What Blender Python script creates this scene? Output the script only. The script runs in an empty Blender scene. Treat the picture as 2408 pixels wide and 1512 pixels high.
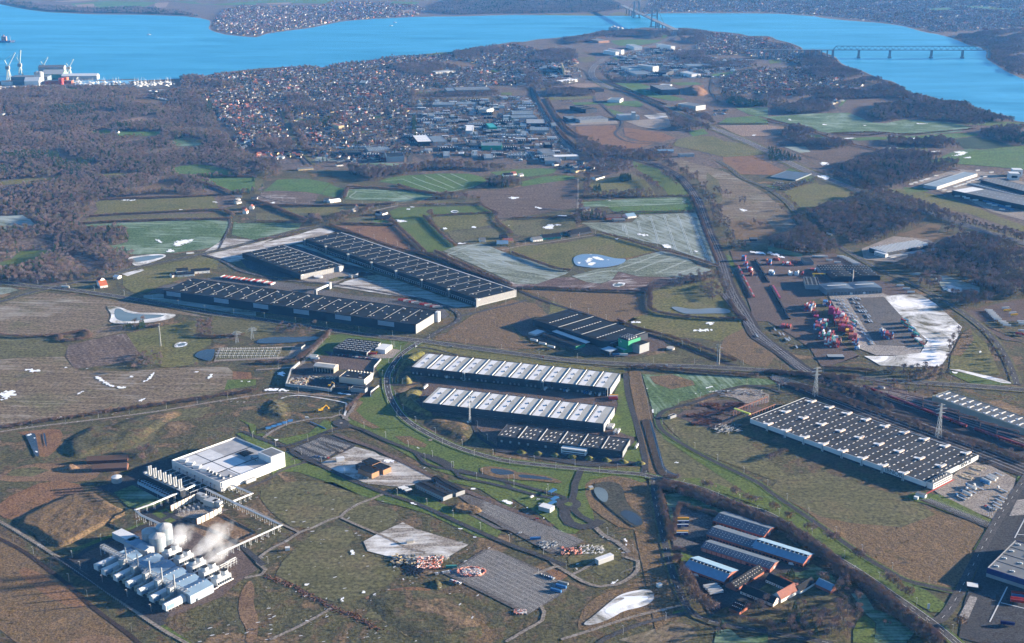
import bpy,bmesh,math,random
import numpy as np
from mathutils import Vector,Matrix
from mathutils.geometry import tessellate_polygon
random.seed(7);rng=np.random.default_rng(7)
S=bpy.context.scene
C=S.collection
HC=690.0;FP=3000.0;TH=math.atan((756+210)/FP)
cam=bpy.data.objects.new('camera',bpy.data.cameras.new('camera'));C.objects.link(cam)
cam.location=(0,0,HC);cam.rotation_euler=(math.pi/2-TH,0,0)
cam.data.sensor_width=36;cam.data.lens=FP/2408*36;cam.data.clip_start=5;cam.data.clip_end=60000
S.camera=cam
SUN_EL=math.radians(11.0)
SUN_AZ=math.radians(11.0)
W=bpy.data.worlds.new('World');S.world=W;W.use_nodes=True
wn=W.node_tree.nodes;wl=W.node_tree.links
sky=wn.new('ShaderNodeTexSky');sky.sky_type='NISHITA';sky.sun_disc=False
sky.sun_elevation=SUN_EL;sky.sun_rotation=math.pi/2-SUN_AZ;sky.altitude=0;sky.dust_density=0.2;sky.ozone_density=5;sky.air_density=1.0
wl.new(sky.outputs[0],wn['Background'].inputs[0]);wn['Background'].inputs[1].default_value=0.07
sl=bpy.data.lights.new('sun','SUN');sl.energy=5.0;sl.angle=math.radians(0.5);sl.color=(1.0,0.88,0.74)
so=bpy.data.objects.new('sun',sl);C.objects.link(so)
sd=Vector((math.cos(SUN_EL)*math.cos(SUN_AZ),math.cos(SUN_EL)*math.sin(SUN_AZ),math.sin(SUN_EL)))
so.rotation_euler=sd.to_track_quat('Z','Y').to_euler();so.location=(0,0,1500)
vs=S.view_settings;vs.view_transform='Standard';vs.look='None';vs.gamma=1;vs.use_curve_mapping=False
vs.exposure=2.0;S.cycles.volume_bounces=2
CT,ST=math.cos(TH),math.sin(TH)
def P(x,y,z=0.0):
 x-=1204.0;y-=756.0
 rx,ry,rz=x,FP*CT-y*ST,-FP*ST-y*CT
 t=(HC-z)/-rz
 return Vector((rx*t,ry*t,z))
def unP(X,Y,z=0.0):
 d=Y*CT+(HC-z)*ST
 return 1204+FP*X/d,756+FP*((HC-z)*CT-Y*ST)/d
def t(c,r,s):
 return[(c*602+float(a.split(',')[0])/4,r*378+float(a.split(',')[1])/4) for a in s.split()]
def d(s):
 return[(float(a.split(',')[0]),float(a.split(',')[1])) for a in s.split()]
MASK=np.zeros((1512,2408),np.uint8)
def rast(pts,val=1):
 xs=[p[0] for p in pts];ys=[p[1] for p in pts]
 x0,x1=max(0,int(min(xs))),min(2407,int(max(xs))+1);y0,y1=max(0,int(min(ys))),min(1511,int(max(ys))+1)
 if x1<=x0 or y1<=y0:return
 gx,gy=np.meshgrid(np.arange(x0,x1+1),np.arange(y0,y1+1));ins=np.zeros(gx.shape,bool)
 n=len(pts)
 for i in range(n):
  ax,ay=pts[i];bx,by=pts[(i+1)%n]
  if ay==by:continue
  c=((ay>gy)!=(by>gy))&(gx<(bx-ax)*(gy-ay)/(by-ay)+ax);ins^=c
 MASK[y0:y1+1,x0:x1+1][ins]=val
def chaikin(p,n=2):
 for _ in range(n):
  q=[]
  for i in range(len(p)):
   a=p[i];b=p[(i+1)%len(p)]
   q+=[(a[0]*.75+b[0]*.25,a[1]*.75+b[1]*.25),(a[0]*.25+b[0]*.75,a[1]*.25+b[1]*.75)]
  p=q
 return p
def tag(o,label=None,cat=None,group=None,kind=None):
 if label:o['label']=label
 if cat:o['category']=cat
 if group:o['group']=group
 if kind:o['kind']=kind
 return o
def lk(name,me,parent=None,loc=None,rotz=None):
 o=bpy.data.objects.new(name,me);C.objects.link(o)
 if parent is not None:o.parent=parent
 if loc is not None:o.location=loc
 if rotz is not None:o.rotation_euler=(0,0,rotz)
 return o
MC={}
def nn(nt,ty,**k):
 n=nt.nodes.new(ty)
 for a,b in k.items():setattr(n,a,b)
 return n
def pn(name,col,rough=0.8,metal=0.0,var=0.12,scale=0.08,spec=0.3):
 if name in MC:return MC[name]
 m=bpy.data.materials.new(name);m.use_nodes=True;nt=m.node_tree;b=nt.nodes['Principled BSDF']
 tc=nn(nt,'ShaderNodeTexCoord');no=nn(nt,'ShaderNodeTexNoise');no.inputs['Scale'].default_value=scale;no.inputs['Detail'].default_value=6;no.inputs['Roughness'].default_value=.65
 nt.links.new(tc.outputs['Object'],no.inputs['Vector'])
 cr=nn(nt,'ShaderNodeValToRGB');e=cr.color_ramp.elements
 e[0].position=.3;e[1].position=.7
 e[0].color=(*[c*(1-var) for c in col],1);e[1].color=(*[min(1,c*(1+var)) for c in col],1)
 nt.links.new(no.outputs['Fac'],cr.inputs['Fac']);nt.links.new(cr.outputs[0],b.inputs['Base Color'])
 b.inputs['Roughness'].default_value=rough;b.inputs['Metallic'].default_value=metal;b.inputs['Specular IOR Level'].default_value=spec
 MC[name]=m;return m
def soil(name,cols,scale=0.02,fine=0.35,stripe=None,frost=0.0,fcol=(.62,.66,.72),bump=0.6,bdist=0.6,sw=None):
 """ground cover: cols mixed by noise; stripe=(angle_deg, period_m, strength); frost=share of white rime"""
 key=name+str(stripe)+str(frost)
 if key in MC:return MC[key]
 m=bpy.data.materials.new(name);m.use_nodes=True;nt=m.node_tree;L=nt.links;b=nt.nodes['Principled BSDF']
 b.inputs['Roughness'].default_value=.95;b.inputs['Specular IOR Level'].default_value=.1
 tc=nn(nt,'ShaderNodeTexCoord');vec=tc.outputs['Object']
 def noise(s,de=8,ro=.65,v=None,dis=0.0):
  n=nn(nt,'ShaderNodeTexNoise');n.inputs['Scale'].default_value=s;n.inputs['Detail'].default_value=de;n.inputs['Roughness'].default_value=ro;n.inputs['Distortion'].default_value=dis
  L.new(v or vec,n.inputs['Vector']);return n.outputs['Fac']
 n1=noise(scale,9,.68,dis=.6);n2=noise(fine,5,.7)
 cr=nn(nt,'ShaderNodeValToRGB');e=cr.color_ramp.elements
 k=len(cols)
 while len(e)<k:e.new(.5)
 for i,c in enumerate(cols):
  e[i].position=.32+.36*i/(k-1);e[i].color=(*c,1)
 L.new(n1,cr.inputs['Fac'])
 mx=nn(nt,'ShaderNodeMixRGB',blend_type='OVERLAY');mx.inputs[0].default_value=1
 n2c=nn(nt,'ShaderNodeMapRange');n2c.inputs[1].default_value=.3;n2c.inputs[2].default_value=.7;n2c.inputs[3].default_value=.12;n2c.inputs[4].default_value=.88
 L.new(n2,n2c.inputs[0]);L.new(cr.outputs[0],mx.inputs[1]);L.new(n2c.outputs[0],mx.inputs[2]);col=mx.outputs[0]
 if stripe:
  ang,per,st=stripe
  mp=nn(nt,'ShaderNodeMapping');mp.inputs['Rotation'].default_value=(0,0,-math.radians(ang));L.new(vec,mp.inputs['Vector'])
  mp2=nn(nt,'ShaderNodeMapping');mp2.inputs['Scale'].default_value=(.012,1.0/per,1);L.new(mp.outputs[0],mp2.inputs['Vector'])
  ns=noise(1.0,4,.6,mp2.outputs[0])
  mr=nn(nt,'ShaderNodeMapRange');mr.inputs[1].default_value=.35;mr.inputs[2].default_value=.65;mr.inputs[3].default_value=1-st;mr.inputs[4].default_value=1+st
  L.new(ns,mr.inputs[0]);m2=nn(nt,'ShaderNodeMixRGB',blend_type='MULTIPLY');m2.inputs[0].default_value=1
  L.new(col,m2.inputs[1]);L.new(mr.outputs[0],m2.inputs[2]);col=m2.outputs[0]
 if frost>0:
  nf=noise(scale*.6,10,.72,dis=.8)
  src=nf
  if stripe:
   ad=nn(nt,'ShaderNodeMath',operation='MULTIPLY_ADD');L.new(ns,ad.inputs[0]);ad.inputs[1].default_value=.6;L.new(nf,ad.inputs[2])
   sb=nn(nt,'ShaderNodeMath',operation='SUBTRACT');L.new(ad.outputs[0],sb.inputs[0]);sb.inputs[1].default_value=.3;src=sb.outputs[0]
  mr=nn(nt,'ShaderNodeMapRange');c0=.78-.5*frost
  mr.inputs[1].default_value=c0-.1;mr.inputs[2].default_value=c0+.14;L.new(src,mr.inputs[0])
  m3=nn(nt,'ShaderNodeMixRGB');L.new(mr.outputs[0],m3.inputs[0]);L.new(col,m3.inputs[1]);m3.inputs[2].default_value=(*fcol,1);col=m3.outputs[0]
 L.new(col,b.inputs['Base Color'])
 if bump:
  bp=nn(nt,'ShaderNodeBump');bp.inputs['Strength'].default_value=bump;bp.inputs['Distance'].default_value=bdist
  nb=noise(.12,8,.7);L.new(nb,bp.inputs['Height']);L.new(bp.outputs[0],b.inputs['Normal'])
 MC[key]=m;return m
ROUGH=lambda:soil('rough_grassland',[(.060,.050,.030),(.105,.072,.042),(.085,.080,.038),(.060,.055,.030),(.150,.100,.058),(.21,.15,.09)],.016,.25,bump=1.0,bdist=1.6)
def FM(kind,ang=0):
 if kind=='rough':return ROUGH()
 if kind=='tan':return soil('dry_tussock_grass',[(.075,.062,.032),(.150,.098,.052),(.120,.085,.048),(.20,.13,.070)],.03,.4,bump=1.2,bdist=1.4)
 if kind=='orange':return soil('dead_bracken',[(.10,.055,.035),(.19,.105,.055),(.13,.080,.045)],.03,.4,bump=1.0,bdist=1.4)
 if kind=='scrub':return soil('far_scrub',[(.060,.055,.050),(.125,.092,.075),(.085,.080,.048)],.012,.12,bump=1.0,bdist=2)
 if kind=='lawn':return soil('mown_grass',[(.065,.095,.022),(.085,.115,.028),(.10,.115,.035)],.02,.3,bump=.4)
 if kind=='green':return soil('green_crop',[(.058,.105,.030),(.078,.130,.036),(.085,.115,.042)],.012,.2,(ang,5,.18),bump=.3)
 if kind=='dull':return soil('dull_grass',[(.085,.080,.038),(.105,.098,.046),(.130,.105,.056)],.012,.2,(ang,7,.12),bump=.4)
 if kind=='olive':return soil('olive_grass',[(.090,.092,.030),(.120,.112,.038),(.135,.112,.050)],.012,.2,(ang,6,.12),bump=.4)
 if kind=='frostgreen':return soil('frosted_crop',[(.066,.110,.045),(.085,.128,.055)],.01,.2,(ang,6,.15),frost=.42,fcol=(.24,.31,.25),bump=.3)
 if kind=='frost':return soil('heavy_frost_crop',[(.11,.13,.085),(.15,.165,.125)],.01,.2,(ang,9,.2),frost=.55,fcol=(.27,.31,.30),bump=.3)
 if kind=='plow':return soil('ploughed_earth',[(.095,.070,.054),(.125,.090,.068)],.012,.2,(ang,5,.22),bump=.5)
 if kind=='plowfrost':return soil('frosted_plough',[(.100,.075,.060),(.135,.100,.080)],.012,.2,(ang,6,.25),frost=.24,fcol=(.45,.45,.46),bump=.5)
 if kind=='pink':return soil('pale_stubble',[(.19,.135,.10),(.23,.165,.125)],.012,.2,(ang,8,.12),bump=.3)
 if kind=='stubble':return soil('stubble',[(.125,.098,.062),(.155,.118,.078),(.115,.105,.055)],.010,.2,(ang,7,.2),frost=.30,fcol=(.30,.28,.25),bump=.5)
 if kind=='mud':return soil('frozen_mud',[(.075,.048,.042),(.125,.085,.072),(.10,.07,.055)],.02,.3,(ang,10,.2),frost=.33,fcol=(.5,.48,.48),bump=.8)
 if kind=='darkgreen':return soil('dark_conifer_plantation',[(.022,.040,.020),(.035,.055,.026)],.02,.2,(ang,8,.3),bump=1)
 if kind=='gravel':return soil('gravel',[(.20,.17,.145),(.26,.225,.195)],.03,.5,bump=.3)
 if kind=='brownyard':return soil('brown_gravel_yard',[(.085,.062,.052),(.115,.085,.072)],.03,.5,bump=.3)
 if kind=='gravelfrost':return soil('frosted_gravel',[(.19,.165,.14),(.25,.22,.19)],.02,.4,(ang,8,.1),frost=.5,fcol=(.62,.62,.62),bump=.3)
 if kind=='asphalt':return soil('asphalt',[(.040,.040,.042),(.055,.053,.053)],.03,.5,bump=.1)
 if kind=='paleasphalt':return soil('worn_asphalt',[(.085,.078,.074),(.115,.104,.097)],.02,.4,(ang,6,.08),bump=.1)
 if kind=='concrete':return soil('concrete_yard',[(.22,.20,.185),(.27,.245,.225)],.02,.4,(ang,12,.06),bump=.1)
 if kind=='snow':return soil('snow',[(.70,.72,.76),(.80,.81,.84)],.05,.4,bump=.3)
 if kind=='snowpatch':return soil('patchy_snow',[(.10,.10,.06),(.13,.11,.08)],.03,.4,frost=.62,fcol=(.78,.78,.80),bump=.4)
 if kind=='ballast':return soil('railway_ballast',[(.034,.030,.030),(.060,.050,.046)],.05,.5,bump=.5)
 if kind=='path':return soil('gravel_track',[(.17,.145,.12),(.22,.19,.16)],.05,.4,frost=.2,bump=.3)
 if kind=='dirt':return soil('bare_dirt',[(.12,.075,.045),(.21,.135,.080)],.04,.4,bump=1)
def water(name,col,rough=.12,bscale=.02,bstr=.3):
 if name in MC:return MC[name]
 m=bpy.data.materials.new(name);m.use_nodes=True;nt=m.node_tree;L=nt.links;b=nt.nodes['Principled BSDF']
 tc=nn(nt,'ShaderNodeTexCoord');mp=nn(nt,'ShaderNodeMapping');mp.inputs['Scale'].default_value=(.0012,.0045,1);mp.inputs['Rotation'].default_value=(0,0,.06);L.new(tc.outputs['Object'],mp.inputs[0])
 n=nn(nt,'ShaderNodeTexNoise');n.inputs['Scale'].default_value=1;n.inputs['Detail'].default_value=10;n.inputs['Roughness'].default_value=.7;n.inputs['Distortion'].default_value=.5;L.new(mp.outputs[0],n.inputs['Vector'])
 cr=nn(nt,'ShaderNodeValToRGB');cr.color_ramp.elements[0].position=.35;cr.color_ramp.elements[1].position=.72
 cr.color_ramp.elements[0].color=(*col,1);cr.color_ramp.elements[1].color=(*[min(1,c*1.7+.05) for c in col],1)
 L.new(n.outputs['Fac'],cr.inputs[0]);L.new(cr.outputs[0],b.inputs['Base Color'])
 b.inputs['Roughness'].default_value=rough;b.inputs['Specular IOR Level'].default_value=.3
 n2=nn(nt,'ShaderNodeTexNoise');n2.inputs['Scale'].default_value=bscale;n2.inputs['Detail'].default_value=8;L.new(tc.outputs['Object'],n2.inputs['Vector'])
 bp=nn(nt,'ShaderNodeBump');bp.inputs['Strength'].default_value=bstr;bp.inputs['Distance'].default_value=2;L.new(n2.outputs['Fac'],bp.inputs['Height']);L.new(bp.outputs[0],b.inputs['Normal'])
 MC[name]=m;return m
SEA=water('sea_water',(.004,.155,.29),.42,.02,.8)
POND=water('pond_ice',(.085,.11,.115),.25,.3,.1)
DITCH=water('ditch_water',(.012,.022,.035),.2,.3,.2)
LAY=[0]
GZ=.5
def layer(z):
 LAY[0]+=1;return 2*z+(LAY[0]%17)*.0035
def sh_(name,pts,mat,z,kind='structure',rnd=0,mark=1,parent=None,raw=False):
 if not raw:z=layer(z)
 if rnd:pts=chaikin(pts,rnd)
 if mark is not None:rast(pts,mark)
 v=[P(x,y) for x,y in pts]
 tri=tessellate_polygon([v])
 me=bpy.data.meshes.new(name);me.from_pydata([(p.x,p.y,z) for p in v],[],[tuple(q) for q in tri])
 bm=bmesh.new();bm.from_mesh(me);bmesh.ops.recalc_face_normals(bm,faces=bm.faces)
 if bm.faces and sum(f.normal.z*f.calc_area() for f in bm.faces)<0:bmesh.ops.reverse_faces(bm,faces=bm.faces)
 bm.to_mesh(me);bm.free()
 me.materials.append(mat);o=lk(name,me,parent)
 if kind and parent is None:o['kind']=kind
 return o
def sp_(pts,step=12.0,z=0.0):
 w=[P(x,y) for x,y in pts]
 w=[w[0]*2-w[1]]+w+[w[-1]*2-w[-2]];out=[]
 for i in range(1,len(w)-2):
  p0,p1,p2,p3=w[i-1:i+3];n=max(1,int((p2-p1).length/step))
  for k in range(n):
   u=k/n;out.append(.5*((2*p1)+(p2-p0)*u+(2*p0-5*p1+4*p2-p3)*u*u+(3*p1-p0-3*p2+p3)*u**3))
 out.append(w[-2]);return out
def rib(c,w,z,off=0.0):
 vs_,fs=[],[]
 for i,p in enumerate(c):
  a=c[max(0,i-1)];b=c[min(len(c)-1,i+1)];dd=(b-a).normalized();nr=Vector((-dd.y,dd.x,0))
  for s in(off+w/2,off-w/2):vs_.append((p.x+nr.x*s,p.y+nr.y*s,z))
  if i:k=2*i;fs.append((k-2,k-1,k+1,k))
 return vs_,fs
ROADS=[];MARKV=[];MARKF=[]
def qa_(V,F,vs_,fs):
 n=len(V);V+=vs_;F+=[tuple(i+n for i in f) for f in fs]
def rd_(name,pts,w,mat,z=.30,dash=None,edge=False,verge=0,vmat=None,rails=0,mark=1):
 c=sp_(pts,10);z=layer(z)
 vs_,fs=rib(c,w,z);me=bpy.data.meshes.new(name);me.from_pydata(vs_,[],fs);me.materials.append(mat)
 o=lk(name,me);o['kind']='structure';ROADS.append((c,w))
 if mark is not None:
  L_=[unP(p[0],p[1]) for p in vs_[0::2]];R_=[unP(p[0],p[1]) for p in vs_[1::2]];rast(L_+R_[::-1],mark)
 if verge:
  v2,f2=rib(c,w+2*verge,z-.06);m2=bpy.data.meshes.new('verge');m2.from_pydata(v2,[],f2);m2.materials.append(vmat or FM('lawn'));lk('verge',m2)['kind']='structure'
 if dash:
  acc=0
  for i in range(1,len(c)):
   a,b=c[i-1],c[i];acc+=(b-a).length
   if acc>dash:
    acc=0;dd=(b-a).normalized();q=[a,a+dd*min(dash*.45,8)];v3,f3=rib(q,.35,z+.06);qa_(MARKV,MARKF,v3,f3)
 if edge:
  for s in(-1,1):
   v3,f3=rib(c,.35,z+.05,s*(w/2-.8));qa_(MARKV,MARKF,v3,f3)
 return o,c
def mound(name,pts,h,mat,flat=.5,label=None,cat=None,rough=.25,res=None,kind='structure'):
 rast(pts,2)
 w=np.array([P(x,y)[:2] for x,y in chaikin(pts,1)]);mn,mx=w.min(0),w.max(0)
 st=res or max(2.0,(mx-mn).max()/60)
 xs=np.arange(mn[0],mx[0]+st,st);ys=np.arange(mn[1],mx[1]+st,st);gx,gy=np.meshgrid(xs,ys)
 ins=np.zeros(gx.shape,bool);dist=np.full(gx.shape,1e9)
 n=len(w)
 for i in range(n):
  a,b=w[i],w[(i+1)%n]
  if a[1]!=b[1]:ins^=((a[1]>gy)!=(b[1]>gy))&(gx<(b[0]-a[0])*(gy-a[1])/(b[1]-a[1])+a[0])
  ab=b-a;tt=np.clip(((gx-a[0])*ab[0]+(gy-a[1])*ab[1])/max(1e-6,ab@ab),0,1)
  dist=np.minimum(dist,np.hypot(gx-a[0]-tt*ab[0],gy-a[1]-tt*ab[1]))
 dist=np.where(ins,dist,0);dm=dist.max()*flat
 hh=np.clip(dist/max(dm,.1),0,1);hh=hh*hh*(3-2*hh)*h
 r=rng.normal(0,1,hh.shape);
 for _ in range(2):r=(r+np.roll(r,1,0)+np.roll(r,-1,0)+np.roll(r,1,1)+np.roll(r,-1,1))/3
 hh=hh*(1+rough*r*.5)
 z=np.where(ins,.16+hh,-.5)
 V=np.stack([gx,gy,z],-1).reshape(-1,3);ny,nx=gx.shape;F=[]
 for j in range(ny-1):
  for i in range(nx-1):
   if ins[j:j+2,i:i+2].any():a=j*nx+i;F.append((a,a+1,a+nx+1,a+nx))
 me=bpy.data.meshes.new(name);me.from_pydata(V.tolist(),[],F);me.materials.append(mat)
 for p in me.polygons:p.use_smooth=True
 o=lk(name,me);tag(o,label,cat,kind=kind);return o
def rgd(name,pts,mat,z=.45,cell=1.7,edge=7.0):
 w=np.array([P(x,y)[:2] for x,y in chaikin(pts,1)]);mn,mx=w.min(0)-2,w.max(0)+2;st=max(cell,(mx-mn).max()/60)
 xs=np.arange(mn[0],mx[0],st);ys=np.arange(mn[1],mx[1],st*1.3);gx,gy=np.meshgrid(xs,ys);ins=np.zeros(gx.shape,bool);dist=np.full(gx.shape,1e9);n=len(w)
 for i in range(n):
  a,b=w[i],w[(i+1)%n]
  if a[1]!=b[1]:ins^=((a[1]>gy)!=(b[1]>gy))&(gx<(b[0]-a[0])*(gy-a[1])/(b[1]-a[1])+a[0])
  ab=b-a;tt=np.clip(((gx-a[0])*ab[0]+(gy-a[1])*ab[1])/max(1e-6,ab@ab),0,1);dist=np.minimum(dist,np.hypot(gx-a[0]-tt*ab[0],gy-a[1]-tt*ab[1]))
 r=rng.normal(0,1,gx.shape)
 for _ in range(2):r=(r*2+np.roll(r,1,0)+np.roll(r,-1,0)+np.roll(r,1,1)+np.roll(r,-1,1))/3.2
 keep=ins&(dist/min(edge,max(2,dist[ins].max()*.8) if ins.any() else 2)+r*.42>.38)
 nx=gx.shape[1];F=[(j*nx+i,j*nx+i+1,(j+1)*nx+i+1,(j+1)*nx+i) for j,i in zip(*np.nonzero(keep[:-1,:-1]))]
 if not F:return
 z=layer(z);me=bpy.data.meshes.new(name);me.from_pydata(np.stack([gx+rng.normal(0,.25,gx.shape)*st,gy+rng.normal(0,.25,gx.shape)*st,np.full(gx.shape,z)],-1).reshape(-1,3).tolist(),[],F);me.materials.append(mat)
 bm=bmesh.new();bm.from_mesh(me);bmesh.ops.delete(bm,geom=[v for v in bm.verts if not v.link_faces],context='VERTS');bm.to_mesh(me);bm.free();lk(name,me)['kind']='structure'
me=bpy.data.meshes.new('ground');R_=40000
me.from_pydata([(-R_,-2000,0),(R_,-2000,0),(R_,R_,0),(-R_,R_,0)],[],[(0,1,2,3)]);me.materials.append(FM('rough'))
lk('ground',me)['kind']='structure'
# ================================================================ THE SETTING
CO_N=t(0,0,"0,790 100,800 620,800 1200,795 1240,765 1650,745 1900,720 2050,690 2408,650")+t(1,0,"150,640 500,620 640,645 740,605 870,592 1080,580 1180,552 1300,537 1500,522 1720,497 1850,490 1900,472 2000,475 2100,457 2250,425 2408,398")+t(2,0,"120,395 250,372 420,358 620,335 780,305 860,290 1100,275 1250,262 1380,262 1520,268 1640,264 1750,277 1900,297 2000,303 2150,322 2230,340 2408,342")+t(3,0,"80,375 200,405 300,445 340,478 470,484 600,525 640,550 680,595 760,632 850,655 950,702 1050,742 1150,765 1230,803 1300,853 1350,883 1480,900 1640,942 1760,950 1850,965 1950,1012 2100,1060 2250,1095 2320,1140 2408,1150")
CO_F=t(0,0,"0,40 250,90 450,115 850,135 1300,140 1750,155 1900,175 1975,195 1980,230 1970,265 2000,290 2120,325 2300,345 2408,350")+t(1,0,"100,320 300,290 500,265 650,235 800,205 950,190 1200,175 1500,160 1900,155 2408,142")+t(2,0,"300,143 860,150 1090,150 1200,138 1400,126 2000,126 2408,128")+t(3,0,"200,137 430,155 520,170 700,190 900,205 1080,220 1250,245 1360,270 1480,305 1600,325 1700,350 1800,385 1900,430 2000,450 2060,490 2060,550 2150,610 2260,680 2330,710 2408,745")
SC=FM('scrub')
sh_('hinterland',[(-400,800),(-300,-40),(2700,-40),(2900,640),(2406,560),(2152,488),(1960,430),(1810,395),(1600,395),(1560,430),(1204,400),(1100,420),(800,400),(602,400),(560,480),(300,560),(302,640),(160,672),(0,664)],SC,.04,mark=None)
ext=[(-400,196)]+CO_N+[(2800,330)];extf=[(-400,-10)]+CO_F+[(2800,260)]
sh_('sea_water',ext+extf[::-1],SEA,.5,mark=3)
BW=t(3,0,"1640,942 1760,950")
for nm,cc in(('beach',CO_N),('beach',CO_F)):
 rd_(nm,cc[::1],7,soil('shore_sand',[(.20,.15,.115),(.26,.20,.155)],.02),z=.6,mark=None)
def F(kind,pts,ang=0,z=.10,rnd=0,nm='field'):return sh_(nm,pts,FM(kind,ang),z,rnd=rnd)
for k,a,s in[
('green',0,"660,35 1000,10 1500,20 1300,80 900,90 750,80"),('pink',0,"480,20 700,0 1000,-5 750,15"),('pink',0,"1460,28 1590,22 1560,70 1450,75"),('pink',0,"700,45 880,35 900,75 760,75"),
('green',0,"1600,12 1830,15 2000,40 2408,10 2408,45 2100,50 1800,35"),('tan',0,"1840,12 1990,28 1920,38 1850,25"),('tan',0,"2100,62 2300,65 2290,78 2110,75"),
('tan',10,"1240,945 1400,925 1600,960 1560,998 1300,985"),('pink',5,"1080,1150 1470,1075 1485,1130 1300,1140 1100,1162"),('green',0,"840,1240 1000,1220 1080,1255 960,1280"),('green',0,"1110,1235 1520,1240 1500,1275 1100,1290"),
('olive',0,"1690,1280 1890,1320 1900,1345 1750,1340"),('frostgreen',0,"1560,1335 1720,1300 1890,1345 1900,1375 1680,1375"),('green',0,"610,830 740,828 720,850 620,850")]:F(k,t(0,0,s),a,z=.3)
for k,a,s in[('green',0,"0,5 740,0 640,35 460,30 0,28"),('pink',0,"90,30 340,22 300,40 120,42"),('green',0,"1290,12 1540,20 1500,45 1250,38"),('pink',0,"1350,92 1510,95 1470,122 1380,120"),
('tan',0,"1850,560 2100,600 2120,640 1900,630 1700,600"),('green',0,"1570,500 1840,488 1830,510 1600,520"),
('lawn',0,"360,1122 540,1122 560,1145 400,1160 370,1140"),('lawn',0,"1120,1092 1180,1092 1187,1135 1120,1132"),('lawn',0,"950,1243 1060,1225 1105,1235 1080,1268"),('green',0,"1480,865 1800,855 1790,878 1500,886"),
('dull',0,"1520,930 2280,915 2285,943 1540,950"),('dull',0,"790,1400 1140,1390 1140,1440 830,1440"),('frost',40,"520,1512 580,1470 800,1500 850,1520"),('lawn',0,"2300,872 2408,870 2408,897 2310,892"),('green',0,"2210,655 2300,665 2290,685 2200,680")]:F(k,t(1,0,s),a,z=.3)
for k,a,s in[('olive',0,"250,137 400,130 860,130 860,148 260,143"),('olive',0,"915,125 1000,112 1090,125 1090,148 915,148"),('green',10,"930,383 1100,372 1420,376 1350,402 1200,425 1020,432 960,412"),('orange',0,"620,360 830,350 900,335 980,335 975,352 900,358 850,378 780,380"),
('green',0,"1395,330 1470,330 1440,362 1400,358"),('pink',0,"1600,335 1720,335 1700,380 1620,378"),('lawn',0,"940,540 1000,538 990,570 950,565"),('dull',0,"620,545 760,530 790,570 700,590 640,580"),
('green',-12,"960,780 1200,785 1260,800 1310,820 1270,830 1250,845 1640,935 1500,952 1400,930 1180,890 1050,835"),('green',0,"1480,778 1740,775 1790,795 1580,803"),('olive',0,"300,915 800,903 770,930 330,945"),
('green',0,"560,965 830,960 820,980 600,990"),('green',0,"835,965 1180,948 1240,985 1200,1010 1000,990 900,1000"),('green',0,"900,1020 1080,1075 960,1082 900,1040"),('frostgreen',8,"2100,1018 2408,1012 2408,1110 2230,1078"),('green',3,"1935,1165 2020,1110 2300,1090 2408,1135 2408,1175 2000,1170"),
('pink',3,"1940,1180 2408,1175 2408,1280 2150,1285"),('plow',0,"2180,1300 2408,1280 2408,1408 2300,1385"),('orange',0,"600,1190 970,1180 1000,1270 1100,1325 1350,1345 1200,1395 980,1400 760,1340 600,1275"),('orange',0,"1050,1200 1400,1245 1540,1300 1400,1335 1200,1325 1060,1280"),
('olive',-15,"1510,1370 1560,1310 1700,1280 1900,1285 2000,1330 2150,1345 2390,1450 2200,1470 2000,1478 1700,1408"),('green',0,"1660,1240 1800,1210 1850,1260 1700,1285"),('pink',0,"600,785 840,785 880,815 640,825 500,815"),
('orange',0,"1600,830 1800,800 1830,900 1660,900"),('orange',0,"1060,430 1480,425 1450,450 1100,480"),('green',0,"1870,700 2100,670 2070,705 1900,720"),('gravel',0,"1060,1140 1470,1110 1500,1190 1380,1225 1200,1190"),('gravelfrost',0,"1240,1085 1440,1060 1470,1110 1300,1125"),('gravel',0,"500,1150 980,1130 1000,1165 560,1180")]:F(k,t(2,0,s),a,z=.3)
for k,a,s in[('frostgreen',-10,"-20,1100 450,1068 760,1062 850,1100 980,1155 1100,1162 1280,1125 1700,1150 1920,1195 1800,1240 1500,1262 1000,1243 560,1250 250,1190"),
('plow',5,"650,1012 700,942 1000,930 1220,918 1290,960 1000,1000 980,1040 850,1052 690,1045"),('green',0,"660,1010 700,942 740,942 700,990"),('green',0,"700,1300 1000,1290 1400,1278 1800,1252 1985,1258 1960,1278 1700,1310 1400,1300 1000,1318 850,1325"),('lawn',0,"1780,1167 2000,1160 2080,1140 2200,1145 2408,1155 2408,1195 2060,1182"),
('darkgreen',12,"1720,1312 1960,1285 2100,1310 2360,1390 2280,1400 1850,1402"),('plow',-12,"150,1382 420,1372 640,1410 720,1400 850,1370 1060,1430 900,1512 500,1512 300,1450"),('frost',0,"150,1382 350,1378 400,1430 300,1440"),('frostgreen',0,"340,1280 480,1265 620,1330 480,1325"),
('pink',3,"-20,1178 170,1200 130,1250 -20,1280"),('plow',0,"-20,1290 110,1270 140,1340 -20,1400"),('olive',0,"1100,1395 1280,1378 1500,1390 1500,1425 1250,1440"),('green',0,"1490,85 1700,72 1750,95 1550,98"),('green',0,"1780,55 2000,60 2408,95 2300,100 1900,75"),('lawn',0,"0,570 110,560 130,590 20,600"),('tan',0,"850,775 1080,790 1050,812 930,805")]:F(k,t(3,0,s),a,z=.3)
F('frostgreen',t(3,0,"1640,1470 1750,1425 1900,1400 2050,1420 2000,1512 1700,1500")+[],0,z=.3)
F('green',d("2230,366 2300,353 2408,343 2440,345 2440,402 2330,392 2215,383 2180,379"),20,z=.34)
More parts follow.
